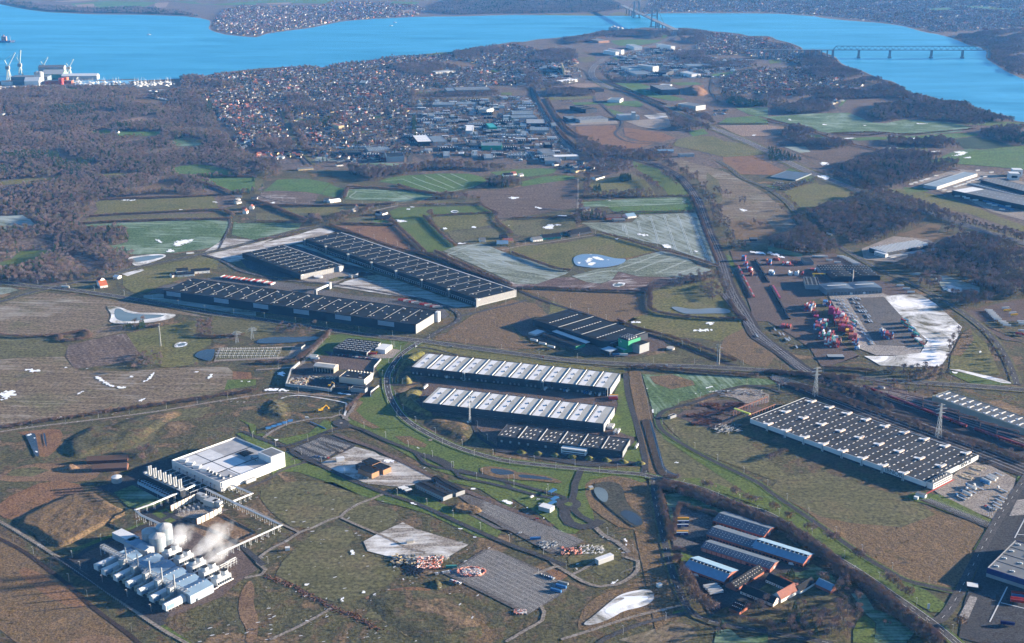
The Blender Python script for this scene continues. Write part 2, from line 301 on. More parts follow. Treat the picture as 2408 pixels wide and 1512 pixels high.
for c,s in[(3,"180,1125 205,1117 230,1128 205,1140"),(3,"500,1168 540,1170 565,1180 520,1182"),(3,"890,1178 925,1178 920,1186 895,1186"),(3,"1370,1160 1510,1165 1480,1172 1400,1170"),(3,"1315,1315 1350,1297 1410,1300 1380,1320 1330,1320"),(3,"1110,1395 1250,1382 1200,1405 1120,1410"),(3,"1315,1400 1380,1388 1350,1405"),(3,"1520,1425 1640,1420 1620,1437 1540,1440"),(3,"1720,1430 1860,1425 1880,1445 1800,1475 1700,1470 1800,1450"),(3,"1800,1490 1920,1470 1900,1495"),(3,"700,1300 820,1298 830,1306 700,1310"),
(2,"2250,1270 2300,1265 2290,1280 2255,1282"),(3,"430,1655 560,1650 580,1690 540,1700 500,1680")]:rgd('snow_patch',t(c,0,s),FM('snow'),.5)
for k,a,s in[
('olive',0,"0,195 180,172 500,155 560,130 600,135 540,200 340,212 0,228"),('olive',0,"870,128 1280,108 1380,128 1100,165 960,160"),
('green',-8,"1610,75 1700,50 1860,33 2000,50 2160,95 2215,150 1960,152 1840,160 1690,135"),('green',-8,"1835,170 2100,155 2408,160 2408,285 2280,285 2180,288 2050,240 1950,200"),
('olive',-3,"895,395 950,375 1300,365 1700,350 2000,330 2040,400 2060,470 1500,490 1000,503 880,505 920,460"),('dull',-3,"750,590 830,535 1040,520 1080,515 2000,495 2170,545 1400,560 760,597"),
('frostgreen',-4,"800,600 1500,570 2000,560 2170,575 2150,620 2100,700 2040,800 1900,835 1600,870 1300,882 1180,875 1050,850 950,820 1100,790 1200,765 1215,700 1150,630 980,605 850,640"),
('frost',-15,"-40,525 210,512 290,560 370,640 200,640 -40,665"),('lawn',0,"190,850 520,838 420,880 350,960 150,1015 -20,1045 -20,960 100,930"),('pink',0,"-20,860 190,850 110,908 -20,905"),
('tan',0,"1290,260 1600,190 1750,240 1500,300 1280,320"),
('olive',-10,"1150,1080 1350,1015 1600,960 1900,905 2060,925 2040,1020 1980,1015 1660,1130 1500,1180 1400,1235 1250,1240 1160,1180"),
('snowpatch',0,"1140,1065 1340,1015 1360,1030 1200,1085"),('frost',0,"-20,1190 100,1195 180,1215 60,1250 -20,1265"),('dull',0,"620,1150 800,1150 900,1200 700,1205"),('snowpatch',0,"2060,1450 2060,1450 2300,1380")]:
 if k=='snowpatch' and s.startswith('2060'):continue
 F(k,t(0,1,s),a)
F('frostgreen',d("550,521 560,525 625,525 710,525 702,538 650,553 602,565 545,552"),-5)
F('gravelfrost',d("530,560 602,565 660,555 602,578 500,600 470,600"),10,z=.14)
F('gravelfrost',d("602,575 700,552 760,533 788,545 740,558 700,572 640,585 560,615 530,618 480,600"),15,z=.12)
F('stubble',d("-60,718 0,711 107,687 160,694 260,704 400,727 500,748 420,739 330,738 262,737 270,752 255,770 200,790 142,791 0,788 -60,790"),-8)
for k,a,s in[
('green',0,"70,290 200,180 300,170 490,172 700,210 610,315 460,292 200,280"),('plowfrost',0,"15,330 70,292 200,282 460,294 600,316 560,370 560,405 150,425 30,390"),('green',30,"615,318 700,215 740,240 830,262 810,290 740,345"),
('frostgreen',-8,"838,362 870,272 1000,265 1250,278 1500,370 1400,385 1000,372"),('frostgreen',-8,"1255,277 1400,275 1600,308 1700,322 1550,378 1500,366"),
('green',-38,"1150,195 1250,160 1400,140 1600,128 1700,120 2000,122 2120,150 2170,185 2040,255 1900,280 1740,312 1600,290 1400,230"),('frostgreen',0,"865,75 900,28 1200,20 1420,30 1300,85 1000,85"),
('dull',-3,"835,375 1400,388 1500,375 1300,410 840,408"),('olive',-4,"215,445 500,438 820,436 835,490 760,530 640,525 500,490 380,500 290,470"),('dull',-3,"0,490 200,500 370,560 100,575 0,580"),
('dull',-8,"790,592 900,540 1000,528 1130,528 1090,602"),('green',0,"1085,602 1130,535 1250,572 1310,602"),('dull',0,"1590,395 1700,370 1970,362 2110,405 1700,425 1600,425"),
('orange',-20,"690,606 900,612 1310,612 1400,690 1480,790 1560,862 1450,855 1300,800 1100,730 900,680"),('lawn',0,"1255,478 1340,440 2120,425 2235,490 1900,500 1700,505 1580,520 1620,580 1700,650 1800,740 1890,812 1750,850 1600,862 1500,760 1400,680 1310,570"),
('olive',-10,"1655,528 1800,515 2240,498 2265,550 2200,570 2240,600 2000,640 1780,668 1690,600"),('dull',-8,"1800,665 2280,632 2370,700 2200,792 1890,768 1850,740"),('olive',0,"2262,572 2420,560 2420,700 2290,600"),
('green',0,"2200,110 2408,85 2408,170 2300,150"),('dull',0,"-10,150 60,140 80,250 20,320 -10,330")]:F(k,t(1,1,s),a)
F('plow',d("1072,458 1102,449 1150,447 1204,442 1300,428 1359,421 1361,488 1204,513 1167,513 1157,495 1134,483 1127,468"),-8)
F('frost',d("1042,590 1075,578 1132,572 1210,603 1335,637 1330,645 1300,655 1262,668 1215,668 1120,625"),-28)
for k,a,s in[
('green',0,"0,82 250,72 420,75 400,112 330,128 150,150 0,135"),('green',0,"60,205 300,150 500,138 590,150 590,168 250,228 100,242"),
('dull',-3,"-20,565 300,548 580,548 600,635 420,672 200,712 60,702 -20,672"),('olive',0,"720,235 800,182 950,150 1120,122 1250,180 1330,280 1350,335 1000,325 720,310"),
('lawn',-60,"1130,0 1250,40 1380,75 1420,130 1500,150 1590,230 1660,318 1480,332 1420,250 1250,130 1150,60"),('frostgreen',-3,"640,392 900,370 1300,350 1660,345 1680,400 1560,412 900,432 680,430"),('green',-3,"900,432 1560,412 1690,410 1705,470 1200,502 960,482"),
('frost',-64,"655,582 900,592 1130,580 1200,510 1500,500 1730,488 1790,640 1870,830 1935,985 1860,958 1560,850 1380,782 1290,770 1150,735 900,682 760,640"),
('olive',-12,"270,792 500,770 800,712 880,688 1100,745 1390,838 1300,862 1100,912 980,922 760,882 660,882 560,912 600,960 540,1032 300,960 -20,870 -20,810"),
('frost',12,"560,1085 800,1020 980,1000 1080,935 1250,890 1400,850 1520,870 1640,910 1740,985 1870,1025 1875,1060 1560,1102 1400,1092 1200,1090 1000,1040 940,1120 830,1155 700,1140"),
('frost',-26,"-20,885 250,960 530,1052 400,1105 200,1115 -20,1030"),('mud',8,"-20,1040 200,1120 400,1105 560,1095 700,1145 840,1158 940,1122 1000,1045 1200,1092 1400,1094 1560,1104 1900,1062 1600,1145 1350,1200 1250,1228 600,1212 150,1192 -20,1188"),
('tan',0,"60,1212 600,1220 1250,1250 1282,1400 1290,1440 1150,1470 1080,1512 900,1512 500,1372 280,1275"),
('olive',-5,"1320,1232 1500,1192 1650,1160 1960,1102 2060,1300 2110,1440 2160,1500 1850,1500 1440,1442 1330,1402"),
('lawn',0,"2010,880 2060,900 2110,1010 2060,1005"),('lawn',0,"2205,1300 2250,1300 2310,1440 2270,1440"),('dull',0,"2100,760 2408,780 2408,830 2200,850 2050,820")]:F(k,t(2,1,s),a)
F('stubble',d("1560,378 1600,375 1700,402 1760,432 1800,455 1850,500 1880,540 1850,562 1770,580 1730,560 1690,500 1660,455 1640,420"),-6)
F('tan',d("1715,520 1800,515 1830,552 1770,568 1730,562"),-6,z=.16)
F('dull',d("1662,405 1690,425 1700,470 1690,480 1660,455"),0,z=.16)
F('orange',d("1700,362 1760,360 1840,400 1850,412 1740,410 1700,395"),0,z=.16)
for k,a,s in[('olive',-10,"150,292 300,235 470,205 480,230 640,215 850,285 830,320 700,350 600,400 450,430 360,482 230,380"),('lawn',0,"165,88 240,55 420,140 440,200 320,185 320,130"),('lawn',0,"-10,230 120,240 80,290 -10,270"),
('olive',-10,"1090,270 1250,262 1500,305 1740,360 1960,440 2180,530 2408,610 2408,672 2200,605 1900,500 1700,462 1500,400 1300,335"),('lawn',0,"1270,250 1450,250 1520,290 1300,300"),
('tan',0,"1195,702 1400,640 1530,588 1630,610 1590,690 1880,722 1700,740 1500,770 1420,742 1320,715"),('frost',0,"1310,1070 1410,1050 1700,1090 1990,1190 1990,1240 1800,1240 1640,1200 1560,1080"),('frostgreen',0,"0,800 130,830 330,880 300,910 0,850")]:F(k,t(3,1,s),a)
for c,r,s in[(0,1,"1610,785 1660,755 1740,742 1820,742 1795,772 1700,805 1640,812"),(0,1,"1548,862 1590,832 1645,850 1620,866"),(0,1,"1110,370 1300,366 1260,382 1170,380"),(0,1,"1660,462 1720,460 1700,470"),(0,1,"1430,735 1480,740 1555,780 1500,780"),(0,1,"1990,388 2040,385 2040,402 2000,400"),
(1,1,"1300,545 1430,568 1400,580 1330,586"),(1,1,"1405,455 1465,452 1445,466 1410,465"),(1,1,"1430,436 1500,435 1480,444"),(1,1,"1655,405 1790,403 1795,416 1665,418"),(1,1,"1750,632 1790,630 1795,650 1760,650"),(1,1,"2020,622 2060,618 2070,635 2030,640"),(1,1,"2360,345 2408,340 2470,345 2480,355 2430,368 2380,362"),(1,1,"2345,608 2390,608 2375,618"),(1,1,"110,395 190,388 170,410 120,405"),(1,1,"1890,775 1990,775 1960,785 1900,790"),
(2,1,"280,620 330,602 390,600 400,640 330,650 290,640"),(2,1,"395,600 465,603 450,615 400,612"),(2,1,"415,515 500,515 540,528 420,525"),(2,1,"950,730 1000,730 1000,745 960,744"),(2,1,"2125,452 2180,455 2230,478 2160,482"),(2,1,"205,432 260,440 290,458 230,458"),(2,1,"1700,850 1760,853 1755,868 1710,862"),(2,1,"870,372 950,370 930,380"),(2,1,"1395,795 1440,785 1500,800 1495,828 1430,828"),(2,1,"1150,690 1200,682 1290,700 1280,712 1180,712"),(2,1,"945,1170 990,1150 1060,1150 1050,1180 980,1190"),(2,1,"-10,330 10,330"),(2,1,"570,10 650,10 640,18"),
(3,1,"470,15 560,12 580,40 520,52 490,38"),(3,1,"2220,1190 2300,1180"),(2,1,"2215,860 2260,850 2408,870 2408,892 2300,880"),(3,1,"-10,850 100,880 160,900 150,925 60,900 -10,885"),(0,2,"210,450 290,442 400,465 330,485 250,482"),(0,2,"590,440 620,432 632,440 605,447"),(0,2,"1640,225 1700,195 1765,205 1750,235 1660,248"),(0,2,"1190,518 1250,515 1240,540 1200,545"),(0,2,"2232,562 2350,565 2355,582 2270,583"),(0,2,"-10,660 170,650 175,690 60,740 -10,756"),
(0,2,"870,515 920,520 1000,580 1090,618 1180,618 1165,640 1100,638 1000,605 900,560"),(0,2,"1320,580 1400,530 1430,480 1460,485 1430,530 1350,585"),(0,2,"1800,482 1900,468 1930,472 1860,490"),(0,2,"1940,530 1980,495 2010,500 1990,530 1940,555"),(0,2,"440,930 570,895 600,905 520,935"),(0,2,"700,700 740,670 850,636 800,650 730,700"),(0,2,"1290,750 1350,725 1380,735 1310,765"),
(1,2,"615,990 660,985 650,1003 620,1003"),(1,2,"150,1105 200,1115 215,1132 170,1130"),(1,2,"1485,1182 1545,1200 1520,1200"),(1,2,"1190,1300 1270,1290 1310,1320 1280,1345 1200,1335"),(1,2,"190,480 280,478 260,530 200,520"),(1,2,"60,650 130,630 260,640 400,668 250,665 100,665"),(1,2,"740,672 900,690 960,700 800,695"),(1,2,"5,205 100,165 160,150 250,175 160,205 60,212"),(1,2,"410,165 480,160 500,180 430,182"),
(2,2,"1085,0 1180,0 1225,15 1130,30"),(2,2,"1690,85 1780,68 1880,75 1890,90 1820,105 1710,100"),(2,2,"1805,5 1915,10 1880,40 1830,35"),(2,2,"1810,625 1900,612 1880,625 1820,638"),(2,2,"1700,690 1740,675 1730,685"),(2,2,"1255,615 1280,620 1275,645 1258,640"),(2,2,"1305,830 1330,835 1325,870 1310,862"),(2,2,"1520,1330 1560,1325 1560,1342 1525,1342"),
(3,2,"1715,470 1785,478 1770,498 1730,495"),(3,2,"1975,280 2008,280 2005,298 1980,298"),(2,3,"900,975 960,935 1000,925 990,945 920,985"),(2,3,"1040,538 1075,545 1080,570 1055,565"),(2,3,"1055,580 1085,585 1090,615 1060,608"),(1,3,"2005,62 2060,55 2065,78 2030,82"),(1,3,"2290,170 2350,168 2408,195 2408,220 2320,205"),(1,3,"1430,192 1480,200 1520,228 1470,218"),(1,3,"1755,378 1808,380 1780,390"),(1,3,"1870,435 1920,440 1945,458 1890,450"),(1,3,"2030,520 2070,515 2080,535 2045,535"),(1,3,"1300,198 1350,205 1320,210"),
(1,3,"870,655 930,650 905,700 880,695"),(1,3,"990,690 1030,690 1025,712 1000,710"),(1,3,"780,1100 835,1085 820,1130 785,1140"),(1,3,"985,1030 1030,1028 1020,1055 990,1060"),(1,3,"440,970 490,958 485,985 450,990"),(1,3,"1570,1050 1640,1065 1630,1085 1580,1065"),(1,3,"940,780 990,780 985,788"),(1,3,"855,760 910,770 880,778"),(1,3,"700,780 740,768 725,785"),(2,3,"100,235 170,250 140,258"),(2,3,"280,335 310,345 300,365 285,355"),(2,3,"520,410 570,415 560,425"),(2,3,"650,475 700,455 690,475")]:
 p_=t(c,r,s)
 if len(p_)>2:rgd('snow_patch',p_,FM('snow'),.42)
TV,TF=[],[]
def tram(q,w=1.1,gap=3.0):
 c=sp_(q,8)
 for o_ in(-gap/2,gap/2):qa_(TV,TF,*rib(c,w,.36,o_))
for q in("1060,600 1085,700","1185,565 1210,670","1300,520 1340,640 1378,765","1430,515 1480,650 1540,835","1555,510 1620,680 1695,880","1670,505 1720,630 1760,720 1855,950","890,585 960,600 1040,605 1045,660","1385,770 1290,765 1100,710","1540,840 1700,890 1850,940","660,590 900,585 1100,600","900,380 1580,362 1605,385 1560,402 870,432","1200,520 1245,553","1000,1015 1200,950 1420,870","1150,1040 1350,960 1540,900","1350,1060 1500,1000 1640,940","1560,1060 1740,1000","600,1100 760,1060 940,1030"):tram(t(2,1,q))
for q in("1380,175 1700,295 1740,308","1470,150 1560,190 1800,270","1590,140 1870,260","1710,125 1950,240","1830,122 1990,190","1220,190 1380,172","1740,308 2050,245","870,280 850,340","940,290 920,355 1480,350","1940,860 2200,1010","2060,830 2408,985","1800,880 2100,790 2408,900","1800,880 1900,950"):tram(t(1,1,q),.9,2.6)
me=bpy.data.meshes.new('tramlines');me.from_pydata([(v[0],v[1],.36) for v in TV],[],TF);me.materials.append(pn('rime_line',(.38,.42,.40),.9,var=.3,scale=.1));lk('tramlines',me)['kind']='structure'
def pond(rim,pool,wm=POND,nm='pond',rm='snowpatch'):
 if rim:sh_('ice_rim',rim,FM(rm),.40,rnd=2,mark=1)
 sh_(nm,pool,wm,.46,rnd=2,mark=1)
pond(t(0,1,"1190,915 1300,895 1500,878 1580,893 1500,935 1370,975 1280,995 1240,970"),t(0,1,"1225,925 1330,905 1500,890 1550,898 1520,912 1400,940 1270,962"),rm='snowpatch')
pond(t(0,1,"985,1370 1100,1370 1180,1400 1260,1430 1480,1435 1660,1440 1640,1480 1500,1512 1350,1530 1010,1540 1060,1450"),t(0,1,"1070,1400 1130,1390 1180,1430 1300,1450 1560,1450 1520,1475 1400,1490 1280,1515 1090,1512"))
pond(None,t(0,2,"1830,310 1900,270 2000,262 2030,270 1990,385 1900,360 1840,340"),DITCH)
pond(t(0,2,"1632,225 1690,190 1770,200 1760,235 1650,252"),t(0,2,"1665,222 1720,203 1750,210 1735,230 1675,238"))
pond(t(1,1,"1825,478 1865,466 1915,478 1900,494 1850,494"),t(1,1,"1840,480 1870,472 1900,480 1890,488 1855,488"))
pond(None,t(2,1,"570,915 640,882 780,880 850,892 980,925 1085,925 1040,975 900,1005 780,1012 660,1000 590,985"),water('flood_ice',(.10,.16,.25),.3))
for q in["600,960 640,955 650,970 610,975","680,940 720,915 760,920 740,960 690,965","740,905 800,903 870,935 850,945 780,935","700,965 760,955 800,965 750,995 710,990","720,880 770,882 740,892","880,930 920,935 900,945"]:
 rgd('ice_floe',t(2,1,q),FM('snow'),.55,1.2,3)
pond(None,t(2,1,"1480,1380 1560,1375 1700,1405 1900,1385 2050,1400 2060,1440 1900,1440 1700,1445 1600,1440"),water('marsh_water',(.09,.11,.13),.4))
pond(t(2,1,"935,1172 980,1148 1065,1148 1060,1180 980,1194"),t(2,1,"950,1175 985,1158 1045,1158 1040,1175 985,1186"))
pond(t(3,1,"1620,1190 1700,1165 1830,1200 1880,1215 1800,1245 1700,1240"),t(3,1,"1640,1200 1680,1190 1700,1225 1650,1220"))
pond(None,t(1,2,"-10,185 120,148 400,150 610,140 560,185 300,205 30,215"),DITCH)
pond(t(2,3,"660,1340 760,1270 900,1150 1000,1070 1120,1030 1280,1008 1330,1040 1340,1100 1290,1150 1200,1185 1050,1215 960,1270 860,1320 720,1355"),t(2,3,"870,1205 960,1150 1080,1095 1000,1085 1080,1080 1260,1075 1290,1095 1240,1125 1150,1150 1030,1180 1000,1215 940,1245 880,1240"),water('snowy_ice',(.55,.60,.68),.6))
pond(None,t(0,2,"230,1070 330,1045 345,1120 375,1280 330,1270 300,1200 260,1110"),DITCH);pond(None,t(0,2,"402,1055 425,1050 445,1180 430,1185"),DITCH)
for q in["245,1072 300,1060 280,1090 255,1085","310,1230 345,1225 360,1245","300,1100 330,1100 325,1115","285,1165 320,1180 300,1190"]:rgd('ice_floe',t(0,2,q),FM('snow'),.55,1.2,3)
sh_('reed_bed',t(2,3,"690,20 740,-20 950,-60 1100,-40 1200,0 1330,20 1330,200 1420,450 1450,700 1560,1000 1500,1300 1350,1400 1250,900 1150,450 1000,420 850,330 740,240 690,120"),FM('tan'),.12,mark=None)
pond(None,t(2,3,"760,20 850,0 960,0 1040,40 1060,140 1100,230 1200,300 1245,380 1200,430 1120,420 1000,320 900,240 850,190 770,110"),soil('pond_bank',[(.035,.04,.03),(.075,.065,.045)],.05))
sh_('pond',t(2,3,"760,60 830,50 900,90 905,180 860,200 790,140"),POND,.56,rnd=2);sh_('pond',t(2,3,"1000,290 1080,260 1200,320 1235,390 1180,425 1090,370"),DITCH,.56,rnd=2)
sh_('reed_bed',t(2,2,"1100,440 1210,470 1240,600 1310,900 1340,1000 1400,1350 1560,1470 1400,1490 1290,1430 1220,1050 1150,800 1110,600"),FM('tan'),.12,mark=None)
pond(None,t(2,2,"1215,930 1290,920 1340,1000 1380,1300 1430,1400 1560,1450 1560,1485 1450,1480 1370,1440 1310,1250 1240,1000"),soil('reed_ditch',[(.035,.03,.025),(.07,.05,.035)],.05))
pond(None,t(2,2,"1285,925 1310,930 1400,1250 1440,1400 1545,1440 1575,1465 1560,1485 1530,1455 1420,1410 1375,1250"),DITCH)
pond(t(1,2,"2095,1385 2200,1360 2408,1395 2460,1420 2450,1490 2250,1475 2120,1430"),t(1,2,"2200,1380 2408,1410 2440,1440 2300,1450 2220,1430"),DITCH,rm='tan')
pond(t(2,2,"0,1415 150,1430 350,1460 480,1512 460,1530 200,1500 0,1490"),t(2,2,"60,1440 300,1465 420,1500 200,1485 60,1470"),DITCH,rm='tan')
for k,a,s in[
('stubble',-4,"-40,360 250,340 600,330 690,440 760,462 1250,470 1500,440 1860,425 2140,430 2200,480 2180,540 2110,640 1950,690 1500,765 1000,862 400,945 -40,1012"),('dull',-2,"-40,130 200,150 480,150 560,200 640,235 600,330 250,338 -40,355"),
('stubble',-3,"820,80 1000,40 1180,30 1180,95 850,165 760,90"),('plowfrost',-62,"640,230 850,172 1180,112 1250,200 1325,312 1240,372 1000,410 860,430 700,442 620,330"),
('olive',0,"1190,115 1400,70 1530,45 1700,10 1860,-5 1830,150 1990,168 1980,220 1830,300 1870,385 1700,425 1540,432 1420,380 1310,300"),('lawn',0,"2140,550 2408,545 2408,600 2280,620 2110,645"),('orange',0,"2190,470 2360,480 2370,540 2190,542"),
('dull',0,"120,1390 330,1370 470,1400 300,1460 50,1450"),('dull',0,"950,1010 1400,850 2000,800 1900,900 1500,960 1450,1100 1300,1190 1050,1230 940,1100")]:F(k,t(0,2,s),a)
F('dull',d("495,742 530,738 650,755 640,790 600,795 500,780"),0);
for q in["330,1035 345,1030 480,1150 480,1270 375,1280 345,1130"]:F('olive',t(0,2,q))
sh_('substation_yard',t(0,2,"2010,378 2060,258 2408,248")+t(1,2,"60,245 530,228 330,352 0,362"),FM('gravel'),.22)
F('dull',t(0,2,"2030,362 2075,270 2408,258")+t(1,2,"340,245 300,330 0,345"),0,z=.28)
PARK=d("760,790 812,785 960,802 968,812 925,838 912,868 905,900 915,930 925,965 975,1006 1070,1056 1204,1090 1380,1105 1500,1115 1520,1130 1480,1150 1385,1160 1400,1235 1350,1240 1290,1205 1140,1140 1020,1105 965,1075 860,1015 812,990 835,965 845,935 868,922 905,905 880,860 760,835 715,850 740,808")
sh_('lawn',PARK,FM('lawn'),.12)
F('tan',t(1,2,"850,870 960,740 1010,760 940,840 1040,930 1170,1000 1100,1010 900,920"),0,z=.2);F('tan',t(1,2,"1300,1080 1450,1080 1610,1160 1590,1190 1400,1150"),0,z=.2)
sh_('lawn',d("965,800 1060,812 1204,836 1300,852 1468,870 1470,882 1300,868 1100,838 1004,827 985,845 965,862 940,850 945,820"),FM('olive'),.13)
sh_('lawn',t(2,2,"1030,530 1060,560 1080,690 1110,820 1150,1010 1165,1090 1100,1080 940,1010 900,990 975,860 1000,780 960,690"),FM('lawn'),.34)
sh_('lawn',t(2,2,"1090,1200 1170,1120 1215,1290 1225,1335 1060,1310 1050,1290"),FM('lawn'),.34)
sh_('lawn',d("1204,1077 1300,1092 1400,1102 1512,1098 1514,1112 1490,1117 1380,1105 1204,1085"),FM('olive'),.16)
F('frostgreen',d("1510,880 1540,882 1600,880 1700,884 1806,892 1840,903 1800,905 1750,905 1700,915 1640,935 1600,945 1560,975 1540,985 1525,930"),-78,z=.14)
F('tan',t(2,2,"1290,520 1500,500 1700,560 1720,600 1500,640 1350,590"),-78,z=.2)
F('dull',d("1555,985 1580,975 1640,980 1680,1005 1740,1020 1830,1100 1900,1150 1806,1125 1700,1085 1620,1050 1575,1010"),-5)
F('dull',d("1540,990 1560,1025 1640,1075 1720,1118 1800,1165 1780,1170 1570,1125 1545,1100"),-70,z=.14)
sh_('lawn',d("1543,985 1549,990 1570,1022 1650,1073 1780,1134 1931,1239 2031,1309 2131,1366 2180,1390 2230,1425 2220,1440 2190,1440 2110,1395 2021,1336 1956,1296 1881,1244 1806,1199 1700,1160 1600,1125 1650,1125 1760,1165 1740,1150 1640,1085 1560,1032"),FM('lawn'),.2)
F('tan',d("1810,1152 1900,1120 2010,1150 2100,1170 2290,1230 2320,1250 2280,1330 2230,1400 2180,1380 2080,1340 1980,1270 1900,1205"),0,z=.1)
F('dull',d("1810,1150 1840,1120 1940,1110 2050,1150 2140,1170 2200,1210 2120,1240 2000,1230 1930,1215 1860,1180"),0,z=.13)
sh_('lawn',t(3,3,"1300,140 1350,110 1500,90 1540,115 1700,120 2000,310 2140,370 2110,390 2060,410 1700,290 1500,210 1380,180"),FM('lawn'),.26)
sh_('lawn',t(3,3,"2085,440 2060,430 1930,640 1990,640"),FM('lawn'),.3);sh_('lawn',t(3,3,"2350,150 2440,160 2408,120 2440,-150 2340,-40"),FM('green'),.2)
for k,a,r,c,s in[
('tan',0,3,0,"-100,420 200,600 700,1000 1300,1500 1360,1600 -100,1600"),('orange',0,3,0,"250,780 600,1000 900,1150 700,1200 400,1050 150,850"),('dirt',0,3,0,"600,1512 750,1460 900,1430 1050,1450 1150,1500 1150,1560 650,1560"),
('dirt',0,3,0,"2250,1060 2350,900 2400,1000 2380,1150 2440,1300 2408,1512 2300,1512 2330,1400 2240,1250"),('orange',0,2,0,"-40,1050 230,1040 300,1200 420,1300 560,1180 600,1020 450,1010 200,1040"),('dirt',0,2,0,"580,1340 900,1340 950,1450 800,1512 450,1500 0,1512 -40,1440 300,1330"),('orange',0,3,0,"-40,190 480,-40 830,40 700,180 300,300 150,360 0,330"),
('dull',0,3,1,"0,100 200,0 650,-10 1100,150 1040,230 780,350 400,460 150,300"),('dull',0,3,1,"810,340 1100,200 1350,270 1300,400 1150,470 950,420"),('dull',0,3,1,"150,850 500,490 780,390 950,480 850,620 1050,680 1300,760 1400,880 900,1150 600,1100 300,930"),
('orange',0,3,1,"1000,1080 1300,1000 1500,980 1700,1020 1400,1060 1080,1120"),('tan',0,3,1,"1750,1050 2100,1250 2300,1512 2000,1512 1900,1300"),('dull',0,3,1,"950,1250 1500,1010 1700,1050 2000,1250 2150,1512 1500,1512 1200,1300"),
('orange',0,3,2,"300,800 560,860 420,950 250,860"),('dull',0,3,2,"480,760 640,600 830,570 1000,600 1040,700 900,700 700,790"),('dull',0,3,2,"720,800 930,720 1060,770 1080,830 960,900 850,900"),('tan',0,3,2,"600,1380 680,1150 900,1020 1100,990 1450,960 1500,1050 1400,1200 1000,1330 700,1400"),('lawn',0,3,2,"1350,1260 1620,1190 1610,1230 1380,1320"),
('stubble',55,3,2,"900,1512 1280,1400 1640,1290 1800,1512")]:
 sh_('rough_plot',chaikin(t(c,r,s),1),FM(k,a),.09,mark=None)
sh_('lawn',t(1,3,"640,0 1000,0 1240,110 1170,180 1000,130 700,-10"),FM('lawn'),.15,mark=None)
sh_('lawn',d("602,1108 650,1097 720,1090 760,1102 880,1150 910,1160 880,1170 760,1130 700,1110"),FM('lawn'),.14,mark=None)
sh_('lawn',d("896,1180 915,1158 1010,1172 1100,1210 1180,1250 1165,1270 1120,1262 1010,1210 940,1190"),FM('lawn'),.14,mark=None)
sh_('lawn',t(1,3,"1750,-20 2100,60 2408,260 2408,150 2408,-20 2000,-20"),FM('lawn'),.16,mark=None)
sh_('lawn',t(2,3,"-20,140 300,330 480,480 590,488 700,410 500,310 260,220 0,100"),FM('lawn'),.18)
sh_('lawn',d("602,1090 610,1080 585,1000 560,985 602,1000"),FM('lawn'),.14)
sh_('lawn',d("555,1020 575,1015 650,1052 690,1075 672,1090 640,1080 590,1045"),FM('lawn'),.2);sh_('lawn',t(1,2,"-10,1070 130,1090 300,1165 500,1100 720,1000 730,950 640,930 500,1050 200,1110 60,1050"),FM('lawn'),.16,mark=None)
sh_('lawn',d("636,1090 700,1080 716,1092 690,1100 640,1120"),FM('lawn'),.15);sh_('lawn',t(0,3,"650,640 1190,440 1340,380 1360,385 1250,440 690,660"),FM('lawn'),.2)
sh_('lawn',d("360,1220 424,1206 395,1232 365,1240"),FM('lawn'),.2)
sh_('lawn',t(0,3,"480,675 500,668 900,900 1500,1310 1800,1512 1700,1512 1400,1290 800,880"),FM('lawn'),.2)
sh_('frosted_lawn',t(2,3,"1440,120 1600,100 1950,260 2408,420 2408,450 1920,320 1590,210 1500,400"),FM('frostgreen'),.22)
sh_('frosted_lawn',t(3,3,"0,560 90,690 250,830 420,770 600,870 640,950 300,900 100,850 0,870"),FM('frostgreen'),.2,mark=None)
sh_('lawn',t(3,3,"60,905 240,990 340,1000 300,1020 100,950"),FM('lawn'),.26);sh_('lawn',t(3,3,"800,1400 850,1290 920,1250 1010,1330 1000,1512 800,1512"),FM('lawn'),.22)
sh_('frosted_lawn',t(3,3,"780,1050 900,1040 1000,1200 1200,1260 1380,1420 1300,1512 1000,1512 1020,1330 920,1240"),FM('frostgreen'),.2,mark=None)
sh_('lawn',t(2,3,"1920,1400 2050,1380 2150,1470 2408,1440 2408,1512 1900,1512"),FM('frostgreen'),.2,mark=None);sh_('lawn',t(2,3,"1590,660 1700,700 1660,760 1590,750"),FM('lawn'),.36)
def Y(nm,k,pts,z=.24,a=0):return sh_(nm,pts,FM(k,a),z)
Y('yard','brownyard',d("968,884 1010,890 1440,932 1462,928 1458,950 1450,958 1490,1010 1492,1090 1470,1085 1180,1060 1120,1005 1110,985 990,975 985,930 1000,905"))
Y('yard','asphalt',d("1170,1040 1464,1078 1500,1088 1490,1095 1380,1098 1165,1062"),.28)
Y('yard','brownyard',t(1,2,"480,330 540,320 760,330 900,330 1180,360 1110,470 780,450 560,400"),.25);Y('yard','asphalt',t(1,2,"400,400 560,395 800,480 1100,480 1085,600 1060,610 1150,620 1080,710 880,690 720,670 285,610 320,480"),.26)
Y('yard','gravel',t(1,2,"700,300 1060,330 1150,270 1220,250 1360,270 1330,330 1290,345 1180,350 760,320"),.27);Y('yard','asphalt',t(1,2,"640,280 730,290 1050,325 1180,355 1170,375 700,330"),.29)
Y('container_yard','brownyard',t(2,1,"2050,845 2180,860 2408,890")+t(3,1,"300,905 620,870 860,960 960,1010 1060,1130 1300,1190 1400,1250 1080,1280 600,1270 330,1330 480,1512")+t(3,2,"430,0 860,330 880,310 560,430 500,420 400,260 250,150 0,0")+t(2,2,"2250,0")+t(2,1,"2250,1400 2150,1150"),.24)
Y('container_yard','concrete',d("1945,690 2075,690 2094,697 2130,740 2180,800 2172,812 2160,836 2060,836 2020,820 2000,790 1975,745"),.30)
Y('container_yard','paleasphalt',d("1990,702 2040,700 2096,698 2130,740 2175,808 2130,815 2060,812"),.34)
